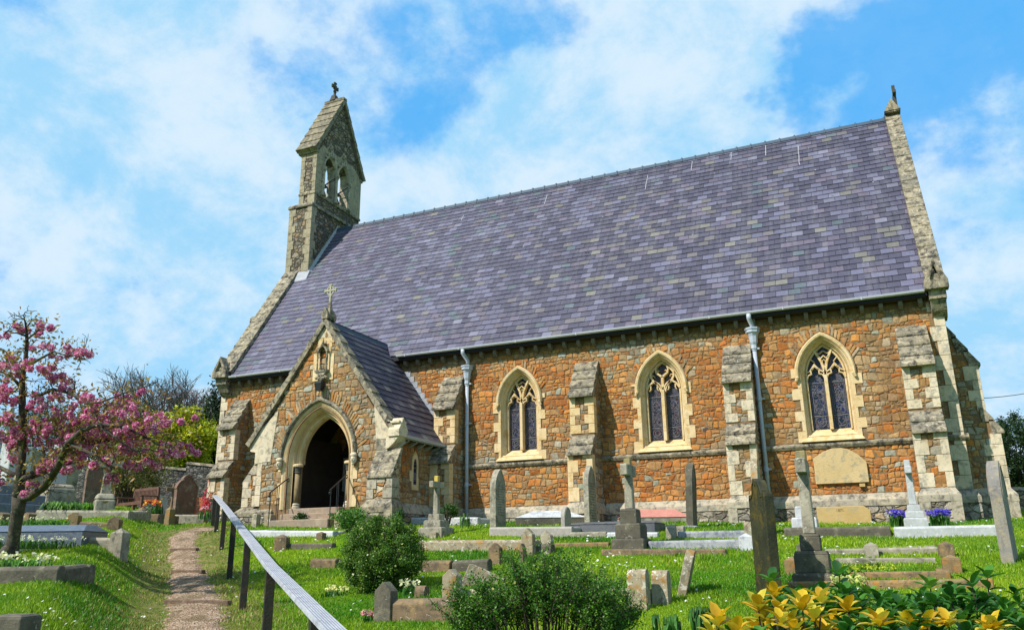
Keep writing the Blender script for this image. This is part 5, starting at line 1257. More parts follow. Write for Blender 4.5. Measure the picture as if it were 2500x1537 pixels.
def kpost(px, py, hpx, w, mat, label, kind='point', rz=0, lean=0, leany=0, dep=None, group='short kerb posts', d=None):
    P = base_pt(px, py, dep); h = hpx*metre(P)/.96; T = ground_root('grave_post', P, label, 'grave post', group, R(rz)); tilt(T, lean, leany)
    a = w/2; d = (d or w)/2
    if kind == 'point': mb = MB(); mb.frustum(0, 0, -.3, h*.76, a, d, a, d); mb.frustum(0, 0, h*.76, h, a, d, .006, .006)
    elif kind == 'gable': mb = MB(); mb.extrude([[(-a, -.12), (a, -.12), (a, h*.74), (0, h), (-a, h*.74)]], 'XZ', -d, d)
    elif kind == 'gabley': mb = MB(); mb.extrude([[(-d, -.12), (d, -.12), (d, h*.74), (0, h), (-d, h*.74)]], 'YZ', -a, a)
    elif kind == 'round': mb = MB(); mb.extrude([[(-d, -.12)]+[(-d*math.cos(t), h-d+d*math.sin(t)) for t in np.linspace(0, math.pi, 9)]+[(d, -.12)]], 'YZ', -a, a)
    elif kind == 'slab': mb = MB(); mb.frustum(0, 0, -.4, h*.9, a, d, a, d); mb.frustum(0, 0, h*.9, h, a, d, a*.75, d*.75)
    mb.build('post', M[mat], T, world=False, bevel=.012, seg=2); return T
def ledger(pa, pb, hpx, deep, mat, label, inset=.35, dep=None, top=None, slope=.5, name='ledger_tomb', base=None, group=None):
    """low tomb with a hipped or bevelled top"""
    A, C = ends(pa, pb, dep); d = C-A; rz = math.atan2(d[1], d[0]); L = math.hypot(d[0], d[1])/2; c = (A+C)/2; h = hpx*metre(c)/.96
    T = root(name, tuple(c), label, 'tomb', group, rz); hb = h*(1-slope)
    mb = MB(); mb.box(-L, 0, -.2, L, deep, hb); mb.build('base', M[base or mat], T, world=False, bevel=.01)
    mb = MB(); mb.hexa([(-L-.02, -.02, hb+.001), (L+.02, -.02, hb+.001), (L+.02, deep+.02, hb+.001), (-L-.02, deep+.02, hb+.001)], [(-L+inset, deep*.30, h), (L-inset, deep*.30, h), (L-inset, deep*.70, h), (-L+inset, deep*.70, h)])
    mb.build('slab', M[top or mat], T, world=False, bevel=.008); return T
K = 'stone kerbs round graves'
# against the church wall
headstone(1216, 1283, 132, .56, .15, 'lancet', 'lime', 'tall grey lancet-topped headstone just right of the white downpipe, under the first nave window', lines=12, dep=18.6)
headstone(1443, 1279, 137, .58, .13, 'lancet', 'lime', 'pale lancet headstone standing against the middle buttress', lines=14, dep=19.6)
headstone(1383, 1299, 59, .42, .09, 'round', 'grandark', 'small dark round-topped headstone beside the tomb with the glare-white lid', dep=18.2)
ledger((1258, 1279), (1432, 1276), 31, .8, 'grandark', 'low hipped tomb with a polished lid coloured white for its glare, under the first nave window', inset=.45, dep=19.4, top='marble', slope=.55, base='limedark')  # glare on the dark polished lid is painted in as marble white
kerb((1194, 1307), (1396, 1306), 20, 'grandark', 'pinkish-grey granite kerb round the grave of the tall lancet headstone', wd=.16, back=.95, group=K)
kerb((1392, 1310), (1480, 1308), 11, 'lime', 'short pale limestone kerb below the dark slate ledger', back=0, group=K)
ledger((1393, 1298), (1600, 1297), 25, .85, 'slab', 'dark slate ledger on pale blocks behind the large weathered cross', inset=.10, slope=.25, top='slab')
kerb((1482, 1310), (1606, 1310), 11, 'marble', 'cream blocks carrying the right half of the dark slate ledger', back=0, group=K)
ledger((1517, 1277), (1685, 1272), 31, .85, 'lime', 'pink granite ledger tomb under the middle nave window', inset=.3, dep=20.0, top='pink', slope=.62)
mb_p = headstone(1690, 1297, 160, .44, .15, 'lancet', 'limedark', 'slender dark polished headstone with a sharp point, right of the pink tomb', lean=2.5, plinth=(.10, .12, 'wmarble'), lines=8, dep=17.6)
gravecross(1065, 1303, 135, [(.36, .14), (.26, .15), (.17, .13)], 'lime', 'small stone cross on three steps with a yellow lichened head, right of the porch', hmat='yell', sh=.072, armw=.26, armt=.07)
gravecross(1543, 1334, 206, [(.37, .14), (.29, .26), (.19, .25)], 'lime', 'large weathered stone cross on a square stepped base in front of the middle window', hmat='ochre', sh=.09, armw=.30, armt=.10, bmat='limedark')
gravecross(1990, 1421, 308, [(.32, .12), (.265, .27), (.16, .21)], 'lime', 'biggest stone cross, on a dark stepped base near the yellow-leaved hedge', hmat='ochre', sh=.088, armw=.27, armt=.095, bmat='limedark', armz=.80, taper=.86, lean=0)
gravecross(1967, 1288, 152, [(.30, .20), (.20, .22)], 'marble', 'white marble cross half hidden behind the biggest stone cross', sh=.06, armw=.2, armt=.06)
gravecross(2237, 1284, 155, [(.27, .16), (.21, .13), (.15, .12)], 'gran', 'silver granite cross standing between two clumps of bluebells', sh=.08, armw=.21, armt=.07, taper=.85)
headstone(1878, 1452, 272, .50, .12, 'scroll', 'mossy', 'tall dark mossy headstone with a broken scroll top, nearest the hedge', rz=30, border=True, lean=.5)
headstone(1861, 1335, 208, .42, .13, 'lancet', 'lichen', 'yellow lichened headstone peeping over the mossy scroll-topped stone', border=False, dep=15)
M['streak'] = stone('streaked_grey_stone', (.34, .30, .22), (.25, .235, .22), (.42, .34, .20), dark=.6, sc=1.5, dirt=(.13, .12, .13))
headstone(2466, 1366, 232, .46, .15, 'lancet', 'streak', 'tall narrow streaked headstone seen nearly edge-on at the right edge', rz=-14, lean=0, border=True)
headstone(1668, 1445, 100, .42, .11, 'round', 'lichen', 'small round-shouldered stone leaning right on the open lawn', lean=15, rz=8, border=False)
# kerbs on the right half
P_ = kerb((1915, 1309), (2176, 1306), 21, 'limedark', 'dark grey kerb below the sandstone chest tomb', wd=.2, back=.9)
kerb((2185, 1310), (2441, 1306), 24, 'gran', 'bright silver granite kerb round the bluebell grave', wd=.2, back=.95)
kerb((2015, 1351), (2292, 1346), 11, 'lime', 'grey kerb of the farther plot right of the biggest cross', wd=.16, back=.7)
kerb((2040, 1372), (2286, 1371), 10, 'lime', 'pale thin kerb of the middle plot right of the biggest cross', wd=.1, back=0)
kerb((2045, 1412), (2322, 1409), 15, 'orange', 'ochre kerb in front of the yellow-flowering grave', wd=.14, back=1.3)
kerb((1925, 1438), (2428, 1432), 18, 'orange', 'long orange lichened kerb just behind the hedge', wd=.16, back=.0)
for px, py, hp, w, mt, lb in [(2129, 1354, 29, .19, 'lime', 'grey pointed kerb post in the middle of the farther plot'), (2312, 1356, 33, .2, 'brown', 'brown pointed kerb post at the right end of the farther plot'),
                              (2325, 1392, 36, .22, 'orange', 'reddish kerb post with a white-edged point, right of the yellow-flowering grave'), (1937, 1396, 36, .2, 'orange', 'orange lichened post left of the biggest cross'), (1960, 1350, 24, .16, 'limedark', 'small dark post behind the base of the biggest cross')]:
    kpost(px, py, hp, w, mt, lb)
kerb((1655, 1313), (1826, 1311), 16, 'wmarble', 'grey streaked kerb behind the white-posted grave', wd=.16, back=.8)
kerb((1583, 1338), (1812, 1334), 17, 'wmarble', 'long stained marble kerb right of the large weathered cross', wd=.16, back=.6)
kpost(1640, 1312, 31, .17, 'lime', 'pale gabled post nearest the pointed dark headstone', 'gabley'); kpost(1661, 1304, 20, .17, 'lime', 'lower pale gabled post beside the pointed dark headstone', 'gabley')
kpost(1824, 1337, 34, .22, 'marble', 'bright white marble post with a blunt point, left of the mossy headstone', 'point'); kpost(1830, 1316, 40, .14, 'lichen', 'rounded lichened post behind the white marble post', 'round')
kerb((1468, 1352), (1772, 1352), 12, 'brown', 'low brown kerb sunk in the grass in front of the large weathered cross', wd=.14, back=0)
kerb((1352, 1334), (1486, 1332), 9, 'orange', 'thin orange kerb left of the large weathered cross', wd=.12, back=0)
# middle
kerb((1018, 1342), (1282, 1342), 22, 'lichen', 'pink-brown lichen-spotted kerb behind the round bush', wd=.16, back=.8)
kpost(1291, 1353, 61, .22, 'lichen', 'tall lichened kerb post, left one of the leaning pair at the centre', 'gable', lean=-1, d=.15); kpost(1340, 1345, 47, .2, 'lichen', 'lichened kerb post leaning left, right one of the pair at the centre', 'gable', lean=-8, d=.15)
kerb((1306, 1350), (1345, 1350), 22, 'limedark', 'dark streaked stone block between the two lichened centre posts', wd=.22, back=0, chamf=.5)
kpost(1210, 1374, 46, .21, 'brown', 'brown pointed kerb post above the twiggy shrub', 'gable', d=.14); kpost(1276, 1370, 42, .08, 'brown', 'narrow brown post half hidden by the twiggy shrub', 'gable', d=.14)
kerb((1013, 1393), (1097, 1393), 24, 'brown', 'short brown coped kerb right behind the round bush', wd=.2, back=0, chamf=.6)
kerb((1103, 1396), (1190, 1391), 26, 'limedark', 'dark coped kerb beside the fallen pale stone', wd=.2, back=0, chamf=.6)
T_f = kpost(1170, 1423, 34, .50, 'lichen', 'fallen pale stone lying tilted in the grass', 'slab', lean=24, rz=25, d=.16)
kpost(1104, 1455, 62, .22, 'lichen', 'square lichened post with orange patches left of the twiggy shrub', 'gable', d=.2)
kerb((1120, 1452), (1560, 1452), 14, 'lichen', 'long pale kerb running behind the twiggy shrub', wd=.14, back=0)
kpost(1562, 1483, 88, .23, 'lichen', 'tall kerb post with a white lichen patch, right of the twiggy shrub', 'round', d=.2); kpost(1617, 1470, 73, .2, 'lichen', 'brown-faced kerb post behind the white-patched one', 'round', d=.2)
kerb((1586, 1474), (1632, 1474), 34, 'limedark', 'dark streaked block between the two kerb posts on the open lawn', wd=.2, back=0, chamf=.3)
kpost(941, 1510, 84, .24, 'limedark', 'dark brown pointed post in front of the round bush', 'gable', d=.18)
kerb((953, 1516), (1112, 1514), 50, 'brown', 'thick coped brown kerb at the bottom centre', wd=.24, back=0, chamf=.6)
kerb((756, 1384), (818, 1384), 20, 'brown', 'short lichened kerb left of the round bush', wd=.2, back=0, chamf=.6)
kpost(688, 1337, 31, .26, 'brown', 'dark faceted post beside the handrail slope', 'point', rz=20); kerb((700, 1337), (810, 1336), 11, 'limedark', 'low grey kerb running right from the faceted post', wd=.16, back=0)
kerb((594, 1306), (812, 1308), 12, 'marble', 'bright white marble kerb below the porch steps', wd=.24, back=1.0)
kerb((1003, 1279), (1166, 1279), 16, 'marble', 'white marble kerb between the porch and the small cross', wd=.2, back=.9)
kpost(1061, 1309, 12, .16, 'lichen', 'tiny lichened stone at the foot of the small cross', 'point'); kpost(1030, 1450, 20, .16, 'brown', 'small half-buried stone between the round bush and the twiggy shrub', 'round')
kpost(784, 1314, 16, .16, 'brown', 'tiny brown stone in the grass below the white kerb', 'point')
# stones by the porch steps
kpost(833, 1281, 33, .26, 'lichen', 'rough pale block at the right foot of the porch steps', 'round', d=.24, dep=19.9); kpost(659, 1275, 19, .22, 'lichen', 'low pale block at the left foot of the porch steps', 'slab', dep=20.9); kpost(625, 1275, 20, .16, 'lichen', 'small pale block left of the porch steps, nearer the wall', 'slab', dep=20.9)
# tablet and chest tomb at the wall
t = root('wall_tablet', (-.77, YW-.02, 1.6), 'large cream sandstone memorial tablet with a curved top fixed under the third nave window', 'memorial tablet')
mb = MB(); mb.extrude([[(-1.37, 1.6), (-.20, 1.6), (-.20, 2.06), (-.36, 2.24), (-.55, 2.37), (-.72, 2.42), (-.92, 2.42), (-1.15, 2.34), (-1.37, 2.2)]], 'XZ', YW-.09, YW-.005); mb.build('slab', M['tabl'], t, bevel=.012, seg=2)
mb = MB(); mb.box(-.42, YW-.11, 1.50, -.30, YW+.01, 1.57); mb.build('bracket', M['sandy'], t)
t = root('chest_tomb', (-.77, 20.3, .6), 'plain golden sandstone block tomb against the plinth under the memorial tablet, faintly dated 1871', 'tomb')
y = 20.25; a = onY(1998, 1284, y); c = onY(2118, 1281, y); tp = onY(2000, 1237, y)
x0, x1, z0, z1 = a[0], c[0]+.1, .55, tp[2]
mb = MB(); mb.extrude([[(x0, z0), (x1, z0), (x1, z1-.10), (x1-.13, z1), (x0, z1)]], 'XZ', y, y+.42); mb.build('block', M['sandy'], t, bevel=.01)
mb = MB(); mb.box(x0-.05, y-.06, z0-.2, x1-.12, y+.3, z0+.07); mb.build('base', M['sandy'], t, bevel=.01)
fc = bpy.data.curves.new('date', 'FONT'); fc.body = '1871'; fc.size = .085; fc.extrude = .001
fo = bpy.data.objects.new('date', fc); COL.objects.link(fo); dg = bpy.context.evaluated_depsgraph_get(); me = bpy.data.meshes.new_from_object(fo.evaluated_get(dg)); bpy.data.objects.remove(fo)
me.materials.clear(); me.materials.append(plain('cut_letters', (.20, .14, .06), .9)); do = bpy.data.objects.new('date_lettering', me); COL.objects.link(do); do.parent = t
q = onY(2041, 1248, y-.003)-np.array([-.77, 20.3, .6]); do.location = (q[0], q[1], q[2]); do.rotation_euler = (R(90), 0, 0)

# ---------------------------------------------------------------- left side graves
ledger((-60, 1331), (199, 1327), 46, .95, 'blue', 'big blue-grey polished granite ledger behind the cherry trunk', inset=.10, slope=.35, dep=14.8)
kerb((197, 1336), (290, 1338), 24, 'lime', 'grey coped kerb running right from the blue-grey ledger', wd=.22, back=0, dep=15.0, chamf=.5)
kpost(290, 1341, 49, .25, 'lime', 'pale granite post with a pyramid top at the right end of the coped kerb', 'point', dep=15.0, rz=15)
kerb((-60, 1423), (138, 1419), 36, 'limedark', 'dark grave kerb under the cherry tree at the left edge', wd=.2, back=.9, dep=10.6, chamf=.5)
kpost(30, 1560, 56, .28, 'limedark', 'dark clipped-corner stone at the bottom left corner', 'slab', dep=6.5, rz=20)
kpost(179, 1284, 32, .26, 'orange', 'brown gabled kerb post left of the rough stone kerb', 'gable', d=.24, dep=19, rz=30); kpost(279, 1292, 30, .26, 'brown', 'brown gabled kerb post at the right end of the short ridge kerb', 'gable', d=.24, dep=18.4, rz=30)
kerb((192, 1287), (268, 1290), 14, 'brown', 'short sagging brown kerb between two gabled posts', wd=.2, back=0, dep=18.7, chamf=.5)
kerb((84, 1266), (312, 1268), 21, 'lime', 'long rough-faced stone kerb below the cross on the boulder', wd=.3, back=1.2, dep=20.5)
for px, lb in [(8, 'small brown pointed post at the far left edge'), (72, 'small brown pointed post just right of the cherry trunk')]: kpost(px, 1268, 17, .2, 'brown', lb, 'gable', dep=19, d=.2)
# rough boulder cross
P = base_pt(252, 1247, 22.0); T = ground_root('stone_cross', P, 'grey cross rising from a rough-hewn boulder left of the bench', 'cross', 'stone crosses standing over graves', R(-34)); s = metre(P)
mb = MB(); mb.frustum(0, 0, -.2, .30, .26, .26, .25, .25); mb.frustum(0, 0, .30, .46, .25, .25, .17, .2); mb.build('boulder', M['lime'], T, world=False, bevel=.05, seg=3)
mb = MB(); mb.frustum(0, 0, .46, 1.15, .12, .12, .075, .09); mb.frustum(0, 0, 1.15, 1.56, .075, .09, .075, .09); mb.build('shaft', M['lime'], T, world=False, bevel=.01)
mb = MB(); mb.box(-.078, -.36, 1.16, .078, .36, 1.34); mb.build('arms', M['lime'], T, world=False, bevel=.01)
# rough monument with a tapering pillar
P = base_pt(128, 1247, 22.5); T = ground_root('monument', P, 'grey granite pillar on a half-rough block behind the cherry tree', 'monument', None, R(-15))
mb = MB(); mb.frustum(0, 0, -.2, .62, .50, .42, .42, .38); mb.frustum(0, 0, .62, .72, .42, .38, .3, .32); mb.build('block', M['lime'], T, world=False, bevel=.06, seg=2)
mb = MB(); mb.frustum(0, 0, .72, 1.85, .17, .2, .13, .15); mb.build('pillar', M['gran'], T, world=False, bevel=.02)
P = base_pt(20, 1252, 21.0); T = ground_root('monument', P, 'blue-grey stepped granite monument at the left edge', 'monument', None, R(-12))
for i, (a, z0_, z1_) in enumerate([(.72, -.2, .2), (.60, .2, .44), (.5, .44, .66)]): mb = MB(); mb.box(-a, -a, z0_, a, a, z1_); mb.build('step', M['blue'], T, world=False, bevel=.015)
mb = MB(); mb.frustum(0, 0, .66, 1.7, .25, .3, .22, .26); mb.build('die', M['gran'], T, world=False, bevel=.02)
gravecross(-5, 1200, 200, [(.4, .2)], 'gran', 'pale granite cross at the far left edge behind the cherry branches', dep=25, sh=.1, armw=.4, armt=.1, armz=.8)
headstone(60, 1215, 120, .9, .16, 'gable', 'lime', 'broad grey headstone seen through the cherry branches left of the granite pillar', dep=26, rz=-20)
headstone(222, 1225, 100, .5, .16, 'lancet', 'redst', 'gothic arched red-brown headstone behind the cross on the boulder', dep=26, rz=-20)
headstone(150, 1222, 110, .8, .16, 'tri', 'lime', 'grey gabled headstone behind the granite pillar', dep=28, rz=-20)
headstone(305, 1230, 52, .8, .16, 'tri', 'redst', 'low red-brown headstone behind the bench', dep=29.5, rz=-30)
headstone(449, 1256, 93, .78, .13, 'shoulder', 'redst', 'shouldered red-brown headstone with a rounded head left of the netting', dep=25, rz=-6)
gravecross(419, 1245, 62, [(.14, .08)], 'brown', 'small brown cross behind the shouldered headstone', dep=26.5, sh=.06, armw=.24, armt=.06, rz=-25)
headstone(389, 1238, 28, .5, .16, 'round', 'marble', 'small white stone tucked behind the right end of the bench', dep=29, rz=-30, border=False)
kerb((334, 1266), (414, 1267), 12, 'brown', 'low brown kerb of the tulip grave', wd=.14, back=.6, dep=22.8)
kpost(344, 1266, 27, .2, 'brown', 'brown pointed post at the left end of the tulip grave', 'point', dep=22.8); kpost(413, 1267, 29, .2, 'orange', 'ochre pointed post at the right end of the tulip grave', 'point', dep=22.8)
kerb((425, 1267), (498, 1267), 11, 'lime', 'rough pale stone edging below the netting', wd=.3, back=0, dep=23.6)
# the bench
P = base_pt(332, 1262, 25.5); bt = ground_root('park_bench', P, 'dark slatted wooden bench by the flint wall', 'bench', None, R(-14))
mt = stone('bench_timber', (.16, .075, .05), (.12, .06, .045), (.20, .11, .08), dark=.2, sc=2, rough=.6)
L_ = .72
for x in (-L_, L_):
    for y_, h_ in ((-.26, .60), (.26, .88)): mb = MB(); mb.box(x-.035, y_-.03, -.1, x+.035, y_+.03, h_); mb.build('leg', mt, bt, world=False)
    mb = MB(); mb.box(x-.04, -.32, .60, x+.04, .26, .64); mb.build('armrest', mt, bt, world=False, bevel=.01)
mb = MB(); mb.box(-L_, -.28, .36, L_, -.24, .43)
for q in range(5): mb.box(-L_, -.27+q*.10, .431, L_, -.19+q*.10, .455)
mb.build('seat', mt, bt, world=False)
mb = MB(); mb.box(-L_, .24, .84, L_, .29, .92); mb.box(-L_, .235, .50, L_, .27, .55)
for q in range(17): x = -L_+.07+q*(2*L_-.14)/16; mb.box(x-.022, .245, .54, x+.022, .262, .85)
mb.build('backrest', mt, bt, world=False)
# barrier netting
P = base_pt(490, 1258, 25); T = ground_root('barrier_netting', P, 'sagging red and orange plastic barrier netting beside the church corner', 'netting')
m_o = plain('orange_plastic', (.70, .16, .05), .5); m_r = plain('red_plastic', (.75, .03, .06), .5)
mb = MB(); r = random.Random(4)
for q in range(11): z = .04+q*.05; mb.ribbon([(-.28+i*.11, z+.012*math.sin(i*1.3+q)) for i in range(4)], .016, 'XZ', -.004+.02, .004+.02)
for q in range(9): x = -.28+q*.042; mb.ribbon([(x, 0), (x+.01, .3), (x, .57)], .010, 'XZ', .015, .025)
mb.build('orange_mesh', m_o, T, world=False)
mb = MB()
for q in range(46):
    x = .08+r.gauss(.10, .06); z = abs(r.gauss(.2, .2)); mb.tube([(x, r.gauss(0, .05), z), (x+r.gauss(0, .05), r.gauss(0, .05), z+.09), (x+r.gauss(0, .08), r.gauss(0, .05), z+.16)], .013, 4)
mb.build('red_mesh', m_r, T, world=False)

# ---------------------------------------------------------------- boundary walls
def bwall(name, pts, mat, label, th=.4):
    """pts: (px, ytop, depth); base goes below ground"""
    T = root(name, tuple(base_pt(pts[0][0], pts[0][1], pts[0][2])), label, 'wall', 'flint boundary walls'); mb = MB(); cp = MB()
    W_ = [base_pt(a, b_, d) for a, b_, d in pts]
    for i in range(len(W_)-1):
        a, c = W_[i], W_[i+1]; d = c-a; n = np.array([-d[1], d[0], 0]); n = n/np.linalg.norm(n)*th/2
        if n[1] < 0: n = -n
        lo = [(p[0], p[1], min(gz(p[0], p[1]), p[2])-1.0) for p in (a-n, c-n, c+n, a+n)]; hi = [(p[0], p[1], p[2]-.1) for p in (a-n, c-n, c+n, a+n)]
        mb.hexa(lo, hi); n2 = n*1.15
        cp.hexa([(p[0], p[1], p[2]-.1) for p in (a-n2, c-n2, c+n2, a+n2)], [tuple(p) for p in (a-n2*.7, c-n2*.7, c+n2*.7, a+n2*.7)])
    mb.build('flintwork', M[mat], T); cp.build('wall_coping', M['cap'], T); return T
bwall('boundary_wall', [(-200, 1098, 30), (150, 1116, 31), (457, 1143, 32)], 'flint', 'low flint boundary wall behind the bench on the left')
bwall('boundary_wall', [(458, 1127, 32), (640, 1146, 32.5)], 'flint', 'higher stretch of flint wall next to the church corner')
bwall('boundary_wall', [(2440, 1188, 25), (2760, 1195, 24)], 'greyr', 'pale flint wall at the right edge beyond the church')
# overhead cable on the right
mb = MB(); a = base_pt(2390, 972, 40); c = base_pt(2640, 925, 46)
mb.tube([a+(c-a)*t-np.array([0, 0, .5*4*t*(1-t)*.4]) for t in np.linspace(-1.2, 1.2, 25)], .018, 4); tag(mb.build('cable', M['black']), 'thin overhead cable crossing the sky right of the church', 'cable')
# ---------------------------------------------------------------- plants
M['leaf'] = tinted('leaf', .5, .35, trans=.3, var=.2, bst=0)
M['petal'] = tinted('petal', .7, .2, trans=.35, var=.1, bst=0)
M['bark'] = stone('bark', (.10, .08, .06), (.055, .04, .035), (.20, .19, .11), dark=.6, sc=3, world=True)
M['twig'] = stone('twig', (.10, .07, .05), (.07, .05, .04), dark=.3, world=True)
M['greytwig'] = stone('grey_winter_bark', (.13, .11, .11), (.10, .085, .09), (.17, .14, .14), dark=.1, world=True)
M['plumtwig'] = stone('purple_winter_bark', (.36, .19, .17), (.30, .15, .14), (.42, .25, .21), dark=.1, world=True)
def unit(n):
    v = rng.normal(size=(n, 3)); return v/np.linalg.norm(v, axis=1, keepdims=True)
def leafquads(P, size, cols, asp=.55, up=0.0, spread=None):
    """one folded diamond leaf per point"""
    n = len(P); N_ = unit(n); N_[:, 2] += up; N_ /= np.linalg.norm(N_, axis=1, keepdims=True)
    A = np.cross(N_, unit(n)); A /= np.linalg.norm(A, axis=1, keepdims=True)+1e-9; Bv = np.cross(N_, A)
    s = (size*rng.uniform(.6, 1.3, n))[:, None]
    V = np.stack([P-A*s*.5, P+Bv*s*asp*.5+N_*s*.06, P+A*s*.5, P-Bv*s*asp*.5+N_*s*.06], 1).reshape(-1, 3)
    F = np.arange(4*n).reshape(n, 4); C = np.repeat(cols, 4, 0)
    return V, F, C
def palette(n, pal, jit=.18):
    pal = np.array(pal, float); c = pal[rng.integers(0, len(pal), n)]*rng.uniform(1-jit, 1+jit, (n, 1)); return np.clip(c, 0, 1)
def blobpts(c, rad, n, clumps=40, tight=.22, shell=.55, flat=False):
    """points gathered in clumps through an ellipsoid"""
    c = np.array(c, float); rad = np.array(rad, float)
    u = unit(clumps)*rng.uniform(shell, 1, (clumps, 1))
    k = rng.integers(0, clumps, n); p = u[k]+rng.normal(size=(n, 3))*tight*rng.uniform(.6, 1.2, (clumps, 1))[k]
    return c+p*rad
def foliage(name, P, size, pal, parent, mat='leaf', asp=.55, jit=.2, up=0, label=None):
    V, F, C = leafquads(P, size, palette(len(P), pal, jit), asp, up); o = raw_mesh(name, V, F, M[mat], parent, C)
    if label: o['label'] = label
    return o
def branchy(mb, p, d, ln, r, lev, rs, kids=3, spread=.6, bend=.15, up=.05, n=3, tips=None, minr=.004, seg=3, shrink=.68):
    p = np.array(p, float); d = np.array(d, float)/np.linalg.norm(d); pts = [p.copy()]; rr = [r]
    for i in range(seg):
        d = d+np.array([rs.gauss(0, bend), rs.gauss(0, bend), rs.gauss(0, bend)+up]); d /= np.linalg.norm(d); p = p+d*ln/seg; pts.append(p.copy()); rr.append(max(minr, r*(1-.4*(i+1)/seg)))
        if lev > 0 and i < seg-1 and rs.random() < .75:
            e = d+np.array([rs.gauss(0, spread), rs.gauss(0, spread), rs.gauss(0, spread)]); branchy(mb, p, e, ln*shrink*rs.uniform(.7, 1), r*.55, lev-1, rs, kids, spread, bend, up, n, tips, minr, seg, shrink)
    mb.tube(pts, rr, n, cap=False)
    if lev > 0:
        for k in range(kids):
            e = d+np.array([rs.gauss(0, spread), rs.gauss(0, spread), rs.gauss(0, spread*.8)]); branchy(mb, p, e, ln*shrink*rs.uniform(.8, 1.1), r*.6, lev-1, rs, kids, spread, bend, up, n, tips, minr, seg, shrink)
    elif tips is not None: tips.append(p.copy())
def D(px, py, dep): return base_pt(px, py, dep)

# cherry tree
CD = 13.6
ct = root('cherry_tree', tuple(D(24, 1362, CD)), 'small crooked cherry tree in full pink blossom with bronze young leaves', 'tree')
def pth(lst): return [D(a, b_, CD+dd) for a, b_, dd in lst]
mb = MB(); mb.tube(pth([(20, 1372, 0), (24, 1350, 0), (32, 1320, 0), (38, 1280, 0), (44, 1245, 0), (48, 1212, 0)]), [.18, .14, .10, .095, .10, .12], 10)
mb.ball(D(14, 1345, CD-.15), .10, 7); mb.build('trunk', M['bark'], ct, smooth=True)
limbs = [([(48, 1215, 0), (46, 1180, 0), (50, 1150, .1), (53, 1100, .15), (55, 1030, .2), (54, 970, .2), (54, 925, .2), (62, 880, .2), (66, 840, .2), (64, 800, .1), (60, 780, 0)], .10, .012),
         ([(50, 1212, 0), (75, 1210, -.1), (105, 1190, -.3), (125, 1163, -.5), (143, 1135, -.7), (152, 1110, -.8), (165, 1080, -.9), (200, 1050, -1), (240, 1035, -1), (300, 1040, -1), (360, 1070, -1), (405, 1095, -1)], .085, .01),
         ([(54, 1172, 0), (80, 1158, .2), (110, 1150, .4), (140, 1120, .6), (180, 1085, .8), (230, 1050, .9), (290, 1010, 1), (350, 1000, 1), (420, 1025, 1), (470, 1040, .9)], .075, .008),
         ([(48, 1165, 0), (20, 1150, .1), (-20, 1130, .2), (-60, 1100, .2)], .05, .015),
         ([(56, 1010, .1), (75, 990, .0), (95, 965, -.1), (130, 950, -.3), (175, 960, -.4), (210, 985, -.5), (250, 980, -.6), (300, 960, -.7), (350, 945, -.8)], .04, .008),
         ([(58, 900, .2), (90, 880, .1), (130, 858, 0), (165, 868, 0), (200, 868, 0)], .03, .006), ([(56, 950, .2), (30, 920, .2), (0, 905, .2)], .035, .01),
         ([(54, 1040, .2), (30, 1025, .3), (5, 1020, .3)], .03, .01), ([(64, 830, .1), (95, 805, 0), (115, 805, 0)], .02, .005), ([(64, 820, .1), (40, 812, .1), (10, 815, .1)], .02, .005),
         ([(165, 1080, -.9), (230, 1110, -1), (270, 1140, -1), (280, 1160, -1)], .03, .006), ([(240, 1035, -1), (290, 1075, -1), (330, 1100, -1), (370, 1122, -1)], .025, .005)]
tipsP = []
for pts, r0, r1 in limbs:
    mb = MB(); P_ = pth(pts); n = len(P_); mb.tube(P_, [r0+(r1-r0)*i/(n-1) for i in range(n)], 7); mb.build('limb', M['bark'], ct, smooth=True)
    tipsP += P_[2:]
rs = random.Random(12); mb = MB()
for k in range(120):
    a = tipsP[rs.randrange(len(tipsP))]; branchy(mb, a, (rs.gauss(.2, .7), rs.gauss(0, .6), rs.gauss(.3, .5)), rs.uniform(.10, .26), .010, 1, rs, 2, .6, .25, 0, 3, None, .004)
mb.build('twigs', M['twig'], ct)
BL = [(10, 812), (55, 808), (65, 850), (110, 802), (122, 842), (95, 800), (155, 857), (177, 857), (200, 868), (15, 880), (30, 905), (50, 885), (95, 878), (40, 902), (100, 902), (140, 905), (120, 925), (150, 930), (158, 945), (5, 930), (20, 940), (10, 975), (30, 972), (85, 968), (120, 968), (150, 968), (188, 968), (100, 992), (150, 1010), (158, 1018), (0, 1015), (15, 1027), (35, 1045), (75, 1062), (90, 1047), (112, 1052), (130, 1030), (40, 1085), (108, 1078), (162, 1040), (182, 1042), (200, 1025), (215, 1010), (240, 985), (252, 992), (215, 972), (300, 972), (306, 988), (322, 1000), (340, 1015), (350, 957), (330, 990), (240, 1060), (272, 1060), (290, 1072), (300, 1052), (316, 1042), (332, 1060), (396, 1026), (385, 1052), (405, 1095), (400, 1078), (412, 1100), (370, 1120), (378, 1132), (312, 1130), (330, 1132), (318, 1096), (455, 1031), (440, 1097), (465, 1101), (230, 1132), (160, 1130), (172, 1152), (150, 1122), (85, 1142), (50, 1190), (90, 1192), (10, 1170), (60, 1100), (130, 1122), (275, 1162), (282, 1168), (58, 1205), (86, 1190), (265, 1095), (250, 1105), (190, 1100), (205, 1085), (225, 1040), (260, 1020), (285, 1000), (175, 1000), (20, 1080), (45, 1060), (5, 1050), (30, 1110), (355, 1040), (270, 1035), (345, 1075)]
P_ = []; r = random.Random(2)
for (a, b_) in BL: P_.append((a, b_, 1.0))
for k in range(34): P_.append((r.gauss(235, 62), r.gauss(1045, 38), r.uniform(.6, 1)))
for k in range(12): P_.append((r.uniform(-40, 130), r.uniform(860, 1110), r.uniform(.4, .7)))
